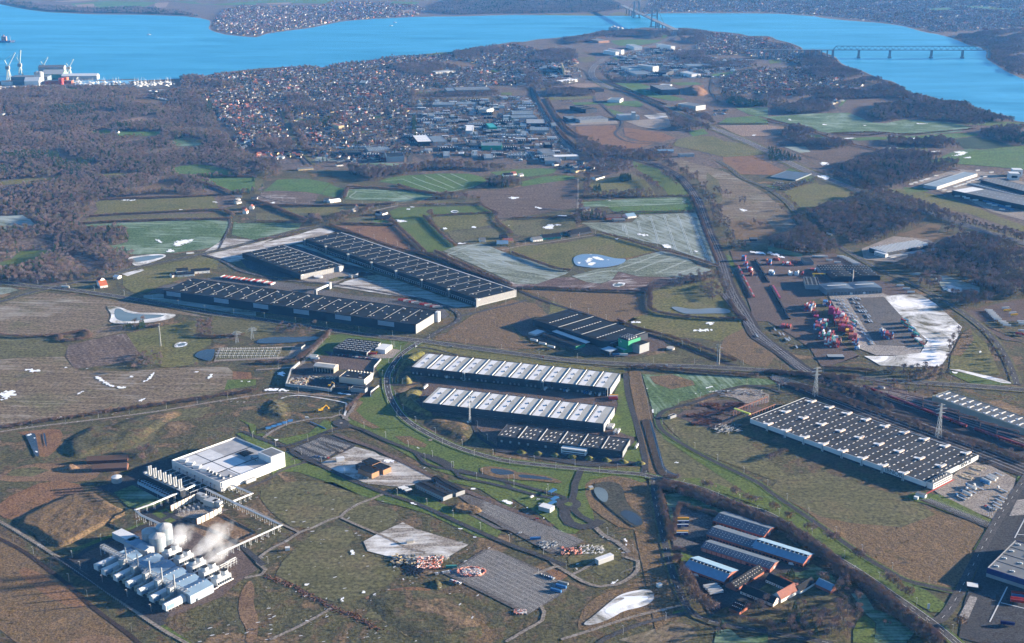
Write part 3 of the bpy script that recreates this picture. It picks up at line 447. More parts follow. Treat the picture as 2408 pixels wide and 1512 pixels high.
Y('snowfield','snowpatch',d("2078,698 2110,694 2165,693 2200,715 2262,770 2258,780 2235,830 2212,862 2150,864 2070,860 2045,845 2032,838 2100,838 2165,830 2182,802 2120,745"),.36)
F('olive',d("2236,835 2262,785 2283,775 2320,808 2352,880 2300,886 2232,868"),70,z=.26);F('tan',d("2262,785 2283,772 2290,800 2260,838 2236,836"),70,z=.3);F('lawn',d("2230,872 2352,892 2380,905 2290,905 2235,880"),0,z=.2)
sh_('snow_strip',t(3,2,"1700,450 1800,455 2200,545 2320,590 2200,580 1900,500"),FM('snowpatch'),.3)
Y('yard','brownyard',t(3,1,"1850,1420 2100,1360 2408,1300 2408,1512 1920,1512")+t(3,2,"2408,200 2200,170 1950,0"),.25)
Y('yard','gravel',t(3,1,"1330,210 1780,80 2080,110 2200,150 2408,200 2408,560 2100,480 1730,290 1640,300 1550,250"),.25);Y('yard','gravel',t(3,1,"880,830 1180,710 1500,740 1600,790 1480,870 1180,960 900,930"),.25)
Y('yard','gravel',t(3,3,"1530,50 1740,-60 1900,-200 2100,-150 2330,-30 2290,120 2140,360 1990,300 1600,110"),.27)
Y('car_park','asphalt',t(3,3,"1420,170 1530,160 2130,400 2090,440 2050,430"),.29);Y('yard','asphalt',d("2270,1410 2335,1250 2360,1195 2385,1140 2440,1100 2440,1512 2300,1512 2255,1500 2263,1440"),.25)
Y('yard','concrete',t(3,3,"2270,320 2340,170 2440,160 2440,310"),.32);Y('yard','concrete',t(3,3,"1800,1260 1900,1070 1970,1090 1880,1300"),.32)
Y('yard','paleasphalt',t(2,3,"1500,240 1670,240 1920,340 1880,400 1840,500 1500,560 1540,400"),.26);Y('yard','asphalt',t(2,3,"1510,540 1850,430 2408,700 2408,860 2300,1130 2000,1180 1870,1260 1700,1000 1600,800 1690,660 1510,600"),.25);Y('yard','paleasphalt',t(2,3,"1510,540 1600,530 1770,585 1600,635 1520,600"),.3)
Y('yard','asphalt',t(3,3,"-60,400 200,780 400,810 300,850 100,860 0,900 0,1180 -400,1100 -400,500"),.23)
Y('courtyard','dull',t(2,3,"2290,1040 2408,950 2500,950")+t(3,3,"230,1060 160,1080 0,1100")+t(2,3,"2400,1110"),.34)
Y('yard','brownyard',t(2,2,"1540,890 1620,840 1760,830 1900,880 2100,900 2060,960 1900,1020 1700,960"),.26);Y('yard','gravel',t(2,2,"1950,700 2130,630 2300,640 2420,690 2420,760 2250,800 2100,720"),.26);Y('yard','brownyard',t(2,2,"1690,820 1850,745 2080,740 2400,830 2100,890 1880,850"),.27)
Y('yard','brownyard',d("1210,762 1240,742 1300,790 1380,835 1480,838 1560,822 1570,815 1560,800 1400,760"),.22)
Y('yard','brownyard',d("1260,770 1240,755 1204,765 1230,790 1262,800 1340,822 1420,835 1480,840 1530,830"),.24)
Y('yard','paleasphalt',d("345,690 385,672 520,650 700,668 830,695 960,705 1040,722 1056,740 1045,750 900,740 500,690"),.24)
Y('yard','asphalt',d("565,610 640,620 705,655 640,650 580,630"),.24);Y('yard','gravel',t(1,1,"420,1120 800,1040 1000,1080 860,1100 720,1170 500,1140"),.26)
Y('snowy_yard','gravelfrost',t(1,1,"720,1185 860,1130 1000,1100 1200,1170 1560,1300 1300,1270 900,1210"),.30);Y('snowy_yard','frost',t(1,1,"350,790 480,790 640,870 1000,1000 1100,1060 1400,1150 1700,1260 2040,1370 1900,1385 1500,1290 1160,1170 1000,1090 1140,1075 1000,1010 800,960 600,870"),.28);Y('yard','asphalt',t(1,1,"300,800 420,790 640,890 1000,1020 1130,1080 1000,1090 800,1040 600,960"),.26)
sh_('lawn',t(1,1,"650,1130 800,1085 850,1100 760,1140"),FM('olive'),.34,rnd=2)
F('frost',t(0,1,"1350,1270 1500,1250 1900,1310 2408,1420 2408,1470 2000,1400 1600,1340 1350,1290"),0,z=.14)
F('tan',d("1030,800 1060,775 1110,742 1204,705 1260,715 1300,750 1240,760 1204,768 1225,800 1300,822 1204,820 1100,808"),0,z=.12)
F('dull',d("1204,828 1300,838 1480,848 1560,830 1620,840 1560,852 1400,846"),0,z=.12)
F('olive',d("1270,830 1500,700 1600,700 1750,770 1790,800 1700,800 1560,790 1500,750 1300,690"),0,z=.08)
F('olive',t(2,2,"1060,0 2200,-20 2100,100 1950,190 1700,150 1500,100 1200,60"),0,z=.1)
F('tan',t(2,2,"2000,150 2250,30 2500,300 2408,420 2250,420 1950,260"),0,z=.1)
Y('car_park','asphalt',t(1,2,"345,1190 640,1070 680,1070 930,1160 925,1180 600,1320 470,1290"),.28);Y('site_ground','gravelfrost',t(1,2,"620,1330 930,1180 1120,1230 1160,1260 1270,1290 1700,1480 1400,1560 1050,1530 780,1420 600,1330"),.2)
Y('car_park','paleasphalt',t(1,3,"1900,130 2000,120 2408,280 2408,460 2250,440 2050,330 1830,210")+t(2,3,"0,480 0,500")+[],.24)
Y('car_park','paleasphalt',d("1130,1170 1204,1202 1290,1238 1372,1273 1350,1290 1320,1302 1290,1300 1204,1252 1120,1208"),.26)
Y('car_park','paleasphalt',d("1045,1350 1140,1292 1172,1297 1204,1310 1290,1348 1335,1385 1330,1392 1300,1412 1240,1447 1204,1430"),.26)
Y('gravel_lot','gravelfrost',t(1,3,"1140,490 1380,380 1500,440 1900,560 2000,590 1800,710 1700,690 1500,740 1300,715 1050,650 1010,560"),.24,5)
Y('plant_yard','brownyard',d("150,1320 330,1250 385,1205 430,1210 470,1232 530,1250 605,1340 560,1370 520,1405 390,1455 330,1430"),.24);Y('plant_yard','asphalt',t(0,3,"600,700 900,720 1100,900 1500,1150 1600,1230 1560,1300 1500,1310 700,860"),.28)
Y('plant_yard','asphalt',t(0,3,"850,60 1100,0 1300,-150 1600,-220 2000,120 1900,180 1700,130 1440,280 1700,400 1450,400 1350,330 1100,110"),.24)
sh_('lawn',t(0,3,"1070,100 1250,30 1560,190 1350,260 1200,230"),FM('frostgreen'),.3);sh_('lawn',t(0,3,"1430,300 1560,250 1720,330 1590,390"),FM('lawn'),.3)
Y('plant_yard','dirt',t(0,3,"1790,440 2100,300 2408,470 2408,540 2200,620 2000,560"),.26);Y('plant_yard','gravel',t(0,3,"1600,310 1850,200 2150,260 1900,350 1700,330"),.3)
# ================================================================ ROADS
ASP=FM('asphalt');PAL=soil('road_asphalt',[(.055,.052,.052),(.078,.073,.070)],.03,.5,bump=.1);TRK=FM('path')
def R(nm,pts,w,mt=ASP,**k):return rd_(nm,pts,w,mt,**k)
R('main_road',d("-80,655 0,664 60,672 130,678 225,690 350,710 500,738 602,750 700,765 809,781 902,793 990,802 1077,814 1204,831 1354,849 1504,858 1650,863 1806,872 1981,886 2106,896 2256,906 2440,920"),16,PAL,z=.36,dash=22,edge=True,verge=4,vmat=FM('dull'))
R('road',d("-60,722 0,710 60,692 110,680 140,673 200,660 275,643 325,628 475,598 602,568 660,552 740,534 790,540"),11,PAL,z=.38,dash=22,verge=5,vmat=FM('dull'))
R('road',d("990,803 960,822 940,838 922,862 911,885 912,915 924,948 952,985 1002,1018 1077,1053 1152,1076 1204,1087 1327,1100 1430,1110 1504,1116 1560,1128 1650,1150 1730,1184 1806,1209 1881,1254 1956,1306 2021,1346 2106,1404 2193,1466 2270,1530"),10,PAL,z=.40,dash=16,edge=True,verge=3)
R('road',d("998,800 1035,778 1074,757 1080,742 1062,727 1002,706 940,695 877,683 777,668 700,662 640,655 600,646 560,635 520,612 475,598"),9,PAL,z=.39,dash=18)
R('road',d("1078,744 1110,738 1150,728 1204,716 1240,706"),8,PAL,z=.33)
R('old_railway_track',d("790,541 850,555 930,580 1000,603 1100,640 1204,677 1260,700 1316,720 1370,735 1440,760 1500,778 1560,800 1620,822 1700,852 1790,872"),7,FM('ballast'),z=.3)
R('service_road',d("1546,985 1552,1005 1574,1025 1654,1073 1779,1134 1806,1154 1870,1198 1931,1239 2031,1309 2090,1344 2131,1366 2206,1384 2256,1394"),7,z=.37,verge=2)
R('service_road',d("1546,988 1552,975 1568,964 1600,956 1629,948 1680,930 1720,915 1760,908 1800,912 1840,925"),7,z=.38)
R('road',d("2193,1466 2215,1455 2232,1435 2250,1405 2256,1394 2293,1321 2333,1246 2368,1189 2410,1128 2440,1080"),11,PAL,z=.41,dash=16)
R('service_road',d("1471,878 1473,905 1478,935 1488,970 1499,1006 1510,1050 1517,1085 1516,1105 1508,1120"),8,z=.39)
R('road',d("1538,1122 1538,1150 1542,1180 1550,1220 1564,1279 1579,1341 1598,1390 1616,1428 1640,1450 1700,1470 1760,1480 1806,1487 1960,1515"),8,PAL,z=.42,dash=14,verge=2,vmat=FM('dull'))
R('road',d("1622,1440 1560,1455 1500,1470 1420,1505 1400,1520"),6,PAL,z=.36);R('gravel_path',d("1600,1425 1550,1437 1500,1448 1450,1463 1400,1480 1320,1505"),4,TRK,z=.33)
R('roundabout_approach',d("820,1004 777,1014 735,1030 687,1047 667,1050 640,1042 602,1028 570,1015"),7,z=.38);R('service_road',d("686,1052 686,1062 700,1072 720,1080 765,1100 815,1125 860,1143 912,1163 984,1187 1104,1241 1204,1284 1250,1300 1292,1316 1330,1330"),7,z=.37)
R('service_road',d("820,1002 850,1010 900,1033 977,1064 1010,1078 1040,1092 1059,1103 1090,1112 1130,1120 1204,1136 1260,1152 1304,1163 1330,1172"),7,z=.39)
R('service_road',d("787,1021 830,1037 877,1053 930,1078 977,1101 1027,1126 1060,1140 1120,1165 1204,1200 1260,1222 1300,1238"),8,FM('brownyard'),z=.33)
R('service_road',d("977,1064 985,1075 1000,1090 1030,1100 1059,1104 1070,1108 1080,1120 1100,1128 1140,1135 1204,1150 1260,1165 1300,1172 1325,1180"),6,z=.36)
R('service_road',d("990,1070 1020,1076 1050,1090 1062,1100"),10,z=.35);R('service_road',d("1080,1105 1140,1118 1180,1128 1204,1150"),5,z=.34)
R('service_road',d("1367,1104 1360,1120 1352,1140 1350,1160 1345,1180 1350,1200 1365,1215 1385,1225 1400,1235"),9,z=.40);R('service_road',d("1330,1195 1328,1215 1340,1232 1365,1240 1390,1238 1415,1225"),14,z=.37)
sh_('roundabout',chaikin([(1337+30*math.cos(a),1187+15*math.sin(a)) for a in np.linspace(0,6.28,18)[:-1]],1),ASP,.43);sh_('roundabout_island',[(1337+10*math.cos(a),1187+4.6*math.sin(a)) for a in np.linspace(0,6.28,16)[:-1]],FM('lawn'),.5)
sh_('roundabout',chaikin([(802+20*math.cos(a),996+9*math.sin(a)) for a in np.linspace(0,6.28,18)[:-1]],1),ASP,.43);sh_('roundabout_island',[(802+4*math.cos(a),996+2.2*math.sin(a)) for a in np.linspace(0,6.28,10)[:-1]],FM('gravel'),.5)
R('service_road',d("820,990 806,978 800,975 780,982 740,985 700,992 670,1000 640,1015 620,1030"),5,TRK,z=.33)
R('service_road',d("720,1083 712,1090 690,1096 660,1108 637,1124 602,1140 560,1155"),5,PAL,z=.34);R('gravel_track',d("1020,795 905,985"),0.1,TRK,z=.1)
R('cycle_path',d("1077,835 1000,818 965,822 935,850 918,885 918,925 940,965 990,1003 1060,1043 1150,1071 1204,1081 1320,1096 1500,1111"),3,PAL,z=.35)
R('service_road',d("913,906 960,906 985,902"),6,z=.37);R('service_road',d("1112,990 1115,1005 1130,1030 1160,1050 1180,1060"),6,z=.37)
R('gravel_track',d("420,1252 440,1230 480,1205")+d("602,1330 625,1320 655,1287 700,1258 740,1242 790,1220 812,1195 850,1182 885,1165 910,1158"),5,TRK,z=.30,mark=None) if 0 else None
R('gravel_track',d("910,1158 880,1172 845,1185 812,1205 802,1215 770,1225 740,1240 705,1253 670,1275 640,1290 612,1310 606,1325 625,1340 615,1352 575,1360"),4.5,TRK,z=.30)
R('gravel_track',d("802,1218 840,1235 875,1250 920,1270 960,1290 1000,1300"),4,TRK,z=.29);R('gravel_track',d("705,1253 660,1232 640,1222 602,1203 575,1190"),3.5,TRK,z=.28)
R('gravel_track',d("635,1505 700,1475 770,1437 780,1430"),4,TRK,z=.28);R('gravel_track',d("1190,1510 1240,1480 1275,1460 1280,1440 1272,1425"),4,TRK,z=.3)
R('gravel_track',d("1292,1316 1310,1332 1340,1350 1370,1368 1410,1380 1450,1375 1480,1360 1500,1340 1500,1320 1470,1310"),5,TRK,z=.3);R('gravel_track',d("1310,1332 1260,1350 1255,1360"),5,TRK,z=.29);R('gravel_track',d("1345,1352 1370,1340 1410,1315"),4,TRK,z=.28);R('gravel_track',d("1400,1240 1420,1260 1450,1275 1480,1300"),6,TRK,z=.27)
R('railway_path',d("-60,1028 0,1016 100,1002 250,984 375,967 500,946 602,930 650,924 700,926 770,932 820,938 835,950 812,985"),5,TRK,z=.3)
R('gravel_track',d("660,938 700,930 800,945 815,955 808,985"),3,FM('snowpatch'),z=.31)
R('boundary_path',d("-60,1200 0,1227 60,1262 120,1300 200,1352 300,1425 380,1480 460,1525"),4,TRK,z=.3);R('ditch',d("-60,1245 0,1268 60,1300 120,1345 165,1380 220,1430 300,1490 340,1525"),5,soil('ditch_earth',[(.03,.022,.018),(.05,.035,.028)],.05),z=.2)
R('plant_road',d("120,1310 165,1318 220,1285 290,1262 330,1243 365,1230 400,1215"),7,z=.36);R('plant_road',d("150,1320 190,1350 260,1392 330,1435 385,1470"),7,z=.35);R('plant_road',d("400,1213 420,1196 345,1150 300,1120"),6,z=.33);R('plant_road',d("385,1205 440,1230 500,1250 560,1280 620,1330"),7,z=.34)
R('gravel_track',d("777,780 760,800 735,828 715,848 700,862 640,868 602,870"),6,TRK,z=.28);R('gravel_track',d("538,510 540,530 530,555 518,578 512,590"),5,PAL,z=.28)
R('farm_track',t(2,1,"620,170 622,300 618,440 600,560"),5,TRK,z=.25,mark=None);R('farm_track',t(2,1,"-100,840 100,800 300,775 850,690 1000,720 1380,830 1600,900 1880,980 1960,1010 1990,1060 2020,1150 2060,1250 2080,1350 2160,1480"),5,TRK,z=.27)
R('farm_track',t(1,1,"1330,425 1230,445 1100,475"),6,FM('concrete'),z=.3);R('farm_track',d("602,458 640,470 700,480 760,485 820,480 880,485 935,485"),5,PAL,z=.26)
R('old_road',d("1689,378 1720,398 1749,420 1806,443 1850,475 1880,510 1920,545 1981,583 2056,628 2120,655 2180,685 2240,720 2292,756 2330,790 2360,830 2380,870 2392,905"),9,PAL,z=.36,dash=22,verge=4,vmat=FM('dull'))
R('road',d("2250,712 2300,740 2350,790 2380,850 2400,930"),7,PAL,z=.33) if 0 else None
R('motorway',d("1589,66 1587,82 1572,92 1540,105 1500,117 1450,128 1420,140 1399,155 1391,172 1400,188 1430,205 1470,218 1525,238 1560,250 1600,272 1645,290 1700,310 1760,335 1806,357 1856,383 1900,403 1946,421 2023,450 2090,470 2152,490 2220,512 2300,540 2408,572 2480,595"),27,soil('motorway_asphalt',[(.105,.098,.098),(.14,.128,.125)],.03,.5,bump=.1),z=.44,dash=30,edge=True)
R('motorway_verge',d("1400,188 1430,205 1470,218 1525,238 1560,250 1600,272 1645,290 1700,310 1760,335 1806,357 1856,383 1900,403 1946,421 2023,450 2090,470 2152,490 2300,540 2408,572"),50,FM('dull'),z=.32)
R('main_road',d("1256,350 1256,280 1270,240"),0.1,PAL,z=.1)
BAL=FM('ballast')
R('railway_bed',d("1252,205 1256,228 1268,250 1290,290 1310,320 1340,345 1380,358 1420,366 1470,372 1530,385 1560,394 1595,415 1620,440 1642,475 1655,510 1668,548 1685,585 1700,625 1712,665 1728,700 1750,735 1762,756"),24,BAL,z=.34)
R('railway_bed',d("1762,756 1780,790 1812,812 1850,838 1890,868 1925,885"),26,BAL,z=.34)
R('railway_bed',d("1264,222 1275,250 1290,290 1310,325 1354,360"),14,BAL,z=.3)
R('railway_bed',d("1700,690 1740,740 1790,790 1850,840 1900,880 1950,900 1990,915"),14,BAL,z=.33)
Y('railway_yard','ballast',d("1985,905 2035,905 2080,915 2140,935 2200,955 2300,985 2408,1022 2440,1035 2440,1110 2408,1100 2300,1062 2200,1025 2100,985 2000,950 1950,925"),.3)
Y('railway_yard','ballast',d("1806,885 1850,895 1950,925 2000,950 2100,985 2200,1025 2300,1062 2440,1115 2440,1135 2300,1085 2180,1040 2060,990 1950,950 1830,905"),.26)
Y('railway_yard','scrub',d("2010,905 2070,908 2150,925 2300,965 2340,1000 2300,990 2140,940"),.33)
R('town_avenue',d("965,380 966,330 965,270 964,215"),12,PAL,z=.5);R('town_road',d("740,388 700,345 680,300 662,262"),14,FM('dull'),z=.5);R('town_road',d("720,388 690,345 670,300 658,262"),6,PAL,z=.52)
R('town_road',t(2,0,"770,905 790,960 850,990 960,1090 1030,1130 1030,1190 970,1250 1010,1300 1080,1330 1200,1350 1400,1350"),9,PAL,z=.5)
R('town_road',t(2,0,"1880,740 1870,850 1920,930 1960,960"),9,PAL,z=.5);R('town_road',t(2,0,"650,650 700,690 740,760"),9,PAL,z=.5);R('town_road',t(2,0,"800,610 900,590 960,560 930,540 1000,500"),9,PAL,z=.5)
for q in("440,232 520,222 600,212 700,205 800,200 900,196 962,194","470,262 540,250 640,240 760,236 870,232 962,230","540,300 620,290 740,282 860,280 962,276","600,330 700,322 800,318 962,312","690,350 800,344 962,340","520,180 620,172 760,166 900,158 1030,148 1180,132","600,170 640,240 690,330","700,160 740,240 790,375","800,155 830,240 860,370","890,150 905,240 920,378","560,180 590,230 640,300","962,200 1060,180 1180,170 1290,150","1040,135 1060,190","1130,120 1160,180"):R('town_road',d(q),9,FM('scrub'),z=.5)
for q in("1780,360 2000,350 2300,400","1760,440 2000,420 2408,470","1900,330 1960,520","2150,340 2200,520","1980,740 2200,720 2408,740","2000,800 2408,800","2150,680 2180,880"):R('town_road',t(2,0,q),9,FM('scrub'),z=.5)
for q in("2320,530 2440,300","2250,990 2085,1320","2190,1140 2440,1200","2340,495 2440,505"):R('yard_line',t(3,3,q),1.3,pn('yard_paint',(.45,.46,.47),.7),z=.45)
# ================================================================ HAZE
hz_m=bpy.data.materials.new('haze');hz_m.use_nodes=True;nt=hz_m.node_tree
for n in list(nt.nodes):
 if n.type=='BSDF_PRINCIPLED':nt.nodes.remove(n)
pv=nt.nodes.new('ShaderNodeVolumePrincipled');pv.inputs['Color'].default_value=(.07,.38,1,1);pv.inputs['Absorption Color'].default_value=(1,1,1,1);pv.inputs['Density'].default_value=2.3e-5;pv.inputs['Anisotropy'].default_value=.0
nt.links.new(pv.outputs[0],nt.nodes['Material Output'].inputs['Volume'])
hm=bpy.data.meshes.new('haze');bm=bmesh.new();bmesh.ops.create_cube(bm,size=1);bm.to_mesh(hm);bm.free()
for v in hm.vertices:v.co=(v.co.x*90000,(v.co.y+.5)*46000-4000,-1 if v.co.z<0 else 760)
hm.materials.append(hz_m);hz=lk('haze',hm);hz['kind']='stuff'
# ================================================================ MESH BUILDER
class MB:
 def __init__(s):s.v=[];s.f=[];s.m=[]
 def add(s,vs_,fs,mi=0):
  n=len(s.v);s.v+=[tuple(v) for v in vs_];s.f+=[tuple(i+n for i in f) for f in fs];s.m+=[mi]*len(fs);return s
 def b(s,x0,x1,y0,y1,z0,z1,mi=0,top=None):
  vs_=[(x0,y0,z0),(x1,y0,z0),(x1,y1,z0),(x0,y1,z0),(x0,y0,z1),(x1,y0,z1),(x1,y1,z1),(x0,y1,z1)]
  n=len(s.v);s.v+=vs_
  for k,f in enumerate([(0,3,2,1),(4,5,6,7),(0,1,5,4),(1,2,6,5),(2,3,7,6),(3,0,4,7)]):
   s.f.append(tuple(i+n for i in f));s.m.append(top if(top is not None and k==1) else mi)
  return s
 def c(s,x,y,z0,z1,r,r2=None,n=12,mi=0,cap=True,top=None):
  r2=r if r2 is None else r2;a=[2*math.pi*i/n for i in range(n)]
  vs_=[(x+r*math.cos(q),y+r*math.sin(q),z0) for q in a]+[(x+r2*math.cos(q),y+r2*math.sin(q),z1) for q in a]
  fs=[(i,(i+1)%n,n+(i+1)%n,n+i) for i in range(n)]
  s.add(vs_,fs,mi)
  if cap:s.add(vs_[n:],[tuple(range(n))],mi if top is None else top)
  return s
 def r(s,a,b,w,h=None,mi=0):
  a=Vector(a);b=Vector(b);h=h or w;dd=(b-a).normalized();up=Vector((0,0,1)) if abs(dd.z)<.95 else Vector((1,0,0))
  sx=dd.cross(up).normalized()*w/2;sy=sx.cross(dd).normalized()*h/2
  vs_=[a-sx-sy,a+sx-sy,a+sx+sy,a-sx+sy,b-sx-sy,b+sx-sy,b+sx+sy,b-sx+sy]
  return s.add(vs_,[(0,3,2,1),(4,5,6,7),(0,1,5,4),(1,2,6,5),(2,3,7,6),(3,0,4,7)],mi)
 def p(s,pts,r,n=8,mi=0):
  pts=[Vector(p) for p in pts];rings=[]
  for i,p in enumerate(pts):
   dd=(pts[min(i+1,len(pts)-1)]-pts[max(i-1,0)]).normalized();up=Vector((0,0,1)) if abs(dd.z)<.95 else Vector((1,0,0))
   sx=dd.cross(up).normalized();sy=sx.cross(dd).normalized()
   rings.append([p+sx*r*math.cos(2*math.pi*k/n)+sy*r*math.sin(2*math.pi*k/n) for k in range(n)])
  vs_=[v for q in rings for v in q];fs=[]
  for i in range(len(pts)-1):
   for k in range(n):fs.append((i*n+k,i*n+(k+1)%n,(i+1)*n+(k+1)%n,(i+1)*n+k))
  return s.add(vs_,fs+[tuple(range(n))[::-1],tuple(range((len(pts)-1)*n,len(pts)*n))],mi)
 def g(s,w,dp,h1,h2,mw=0,mr=1,x0=0,y0=0,z0=0,ov=.4,ax='x'):
  """gabled hall, ridge along x"""
  a=[(x0,y0,z0),(x0+w,y0,z0),(x0+w,y0+dp,z0),(x0,y0+dp,z0),(x0,y0,h1),(x0+w,y0,h1),(x0+w,y0+dp,h1),(x0,y0+dp,h1),(x0,y0+dp/2,h2),(x0+w,y0+dp/2,h2)]
  if ax=='y':a=[(x0,y0,z0),(x0+w,y0,z0),(x0+w,y0+dp,z0),(x0,y0+dp,z0),(x0,y0,h1),(x0+w,y0,h1),(x0+w,y0+dp,h1),(x0,y0+dp,h1),(x0+w/2,y0,h2),(x0+w/2,y0+dp,h2)]
  if ax=='x':
   s.add(a,[(0,1,5,4),(1,2,6,9,5),(2,3,7,6),(3,0,4,8,7)],mw)
   t_=.25;sl_=(h2-h1)/(dp/2)*ov
   s.add([(x0-ov,y0-ov,h1-sl_+t_),(x0+w+ov,y0-ov,h1-sl_+t_),(x0+w+ov,y0+dp/2,h2+t_),(x0-ov,y0+dp/2,h2+t_),(x0-ov,y0+dp+ov,h1-sl_+t_),(x0+w+ov,y0+dp+ov,h1-sl_+t_)],[(0,1,2,3),(3,2,5,4)],mr)
  else:
   s.add(a,[(3,0,4,7),(0,1,5,8,4),(1,2,6,5),(2,3,7,9,6)],mw)
   t_=.25;sl_=(h2-h1)/(w/2)*ov
   s.add([(x0-ov,y0-ov,h1-sl_+t_),(x0-ov,y0+dp+ov,h1-sl_+t_),(x0+w/2,y0+dp+ov,h2+t_),(x0+w/2,y0-ov,h2+t_),(x0+w+ov,y0-ov,h1-sl_+t_),(x0+w+ov,y0+dp+ov,h1-sl_+t_)],[(1,0,3,2),(2,3,4,5)],mr)
  return s
 def mesh(s,name,mats):
  me=bpy.data.meshes.new(name);me.from_pydata(s.v,[],s.f);me.polygons.foreach_set('material_index',s.m)
  for m in(mats if isinstance(mats,(list,tuple)) else[mats]):me.materials.append(m)
  me.update();return me
 def obj(s,name,mats,parent=None,loc=None,rotz=None):
  return lk(name,s.mesh(name,mats),parent,loc,rotz)
def rt_(name,label,cat,loc,rotz=0,group=None):
 o=bpy.data.objects.new(name,None);C.objects.link(o);o.empty_display_size=1;o.location=loc;o.rotation_euler=(0,0,rotz)
 return tag(o,label,cat,group)
def cp_(name,me,parent,places):
 for p in places:
  o=bpy.data.objects.new(name,me);o.parent=parent;o.location=p[:3]
  if len(p)>3:o.rotation_euler=(0,0,p[3])
  C.objects.link(o)
def hfrom(base,ytop):
 g=P(*base);y=ytop-756;return HC-g.y*(FP*ST+y*CT)/(FP*CT-y*ST)
def fit(FL,FR,BL,h):
 a,b,c=P(*FL,h),P(*FR,h),P(*BL,h);u=(b-a);w=u.length;u.normalize();v=Vector((-u.y,u.x,0));dp=(c-a).dot(v)
 foot=[unP(*(a+u*x+v*y)[:2]) for x,y in((0,0),(w,0),(w,dp),(0,dp))];rast(foot,5)
 return Vector((a.x,a.y,0)),math.atan2(u.y,u.x),w,dp
WK=pn('dark_sheet_cladding',(.026,.030,.038),.7,var=.15,scale=.03,spec=.15);RK=pn('dark_roof_felt',(.009,.014,.020),.9,var=.3,scale=.05,spec=.12)
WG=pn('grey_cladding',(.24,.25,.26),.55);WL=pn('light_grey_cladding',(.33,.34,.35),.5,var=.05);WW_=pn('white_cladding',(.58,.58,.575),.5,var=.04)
R_PALE=pn('pale_roof_membrane',(.33,.33,.31),.7,var=.16,scale=.04);RS=pn('snow_on_roof',(.56,.57,.59),.9,var=.1);RG=pn('grey_roof',(.13,.135,.14),.65,var=.2,scale=.05)
SKYL=pn('skylight_plastic',(.55,.53,.50),.35,var=.04);GLASS=pn('dark_glass',(.02,.03,.04),.12,spec=.5,var=.05);SL_=pn('galvanised_steel',(.45,.46,.47),.4,.5,var=.08)
W_BEIGE=pn('beige_concrete_panel',(.45,.40,.33),.8,var=.06);BRICK=pn('red_brick',(.27,.09,.055),.85,var=.12,scale=.3);R_BLUE=pn('blue_grey_fibre_cement',(.10,.15,.20),.75,var=.15,scale=.08)
TILE=pn('red_roof_tile',(.20,.07,.048),.8,var=.2,scale=.3);RB=pn('black_slate',(.018,.020,.024),.95,var=.2,spec=.08);YEL=pn('yellow_brick',(.50,.38,.20),.8);GREEN=pn('green_cladding',(.03,.24,.13),.5,var=.06)
W_PANEL=pn('pale_translucent_panel',(.20,.26,.33),.4,var=.1);RUST=pn('rusty_steel',(.13,.055,.035),.8,var=.3,scale=.4);CONC=pn('concrete',(.33,.32,.30),.85,var=.12,scale=.2);NAVY=pn('navy_cladding',(.015,.018,.11),.5,var=.1)
RED=pn('red_paint',(.36,.035,.03),.4,var=.05);BLUE=pn('blue_paint',(.04,.14,.30),.4,var=.05);YELP=pn('yellow_paint',(.75,.42,.02),.4,var=.05);BP=pn('black_rubber',(.012,.012,.012),.8)
PINK=pn('magenta_paint',(.30,.03,.11),.45,var=.06);ORG=pn('orange_paint',(.40,.11,.04),.5,var=.06);TEAL=pn('teal_paint',(.03,.28,.26),.5)
def unit_box(name,sx,sy,sz,mats,**k):return MB().b(-sx/2,sx/2,-sy/2,sy/2,0,sz,**k).mesh(name,mats)
M_SKY=MB().b(-1.4,1.4,-.6,.6,0,.15,1).b(-1.3,1.3,-.5,.5,.15,.3,0).mesh('skylight',[SKYL,SL_])
M_SKYL=MB().b(-2.1,2.1,-.62,.62,0,.2,1).b(-2.0,2.0,-.52,.52,.2,.35,0).mesh('skylight',[SKYL,SL_])
M_DOOR=MB().b(-1.6,1.6,-.12,0,1.0,4.4,0).b(-1.9,-1.6,-.7,0,.4,4.8,1).b(1.6,1.9,-.7,0,.4,4.8,1).b(-1.9,1.9,-.7,0,4.8,5.2,1).mesh('dock_door',[WG,BP])
M_WIN=MB().b(-2.2,2.2,-.08,.02,0,1.2,0).b(-2.3,2.3,-.14,.0,-.15,0,1).b(-.05,.05,-.12,0,0,1.2,1).mesh('window',[GLASS,WL])
M_UNIT=MB().b(-2.2,2.2,-1.3,1.3,.3,2.4,0).b(-1.9,1.9,-1.35,-1.3,.6,2.1,1).c(-1,0,2.4,2.7,.8,mi=1,n=10).c(1,0,2.4,2.7,.8,mi=1,n=10).mesh('rooftop_unit',[WL,WK])
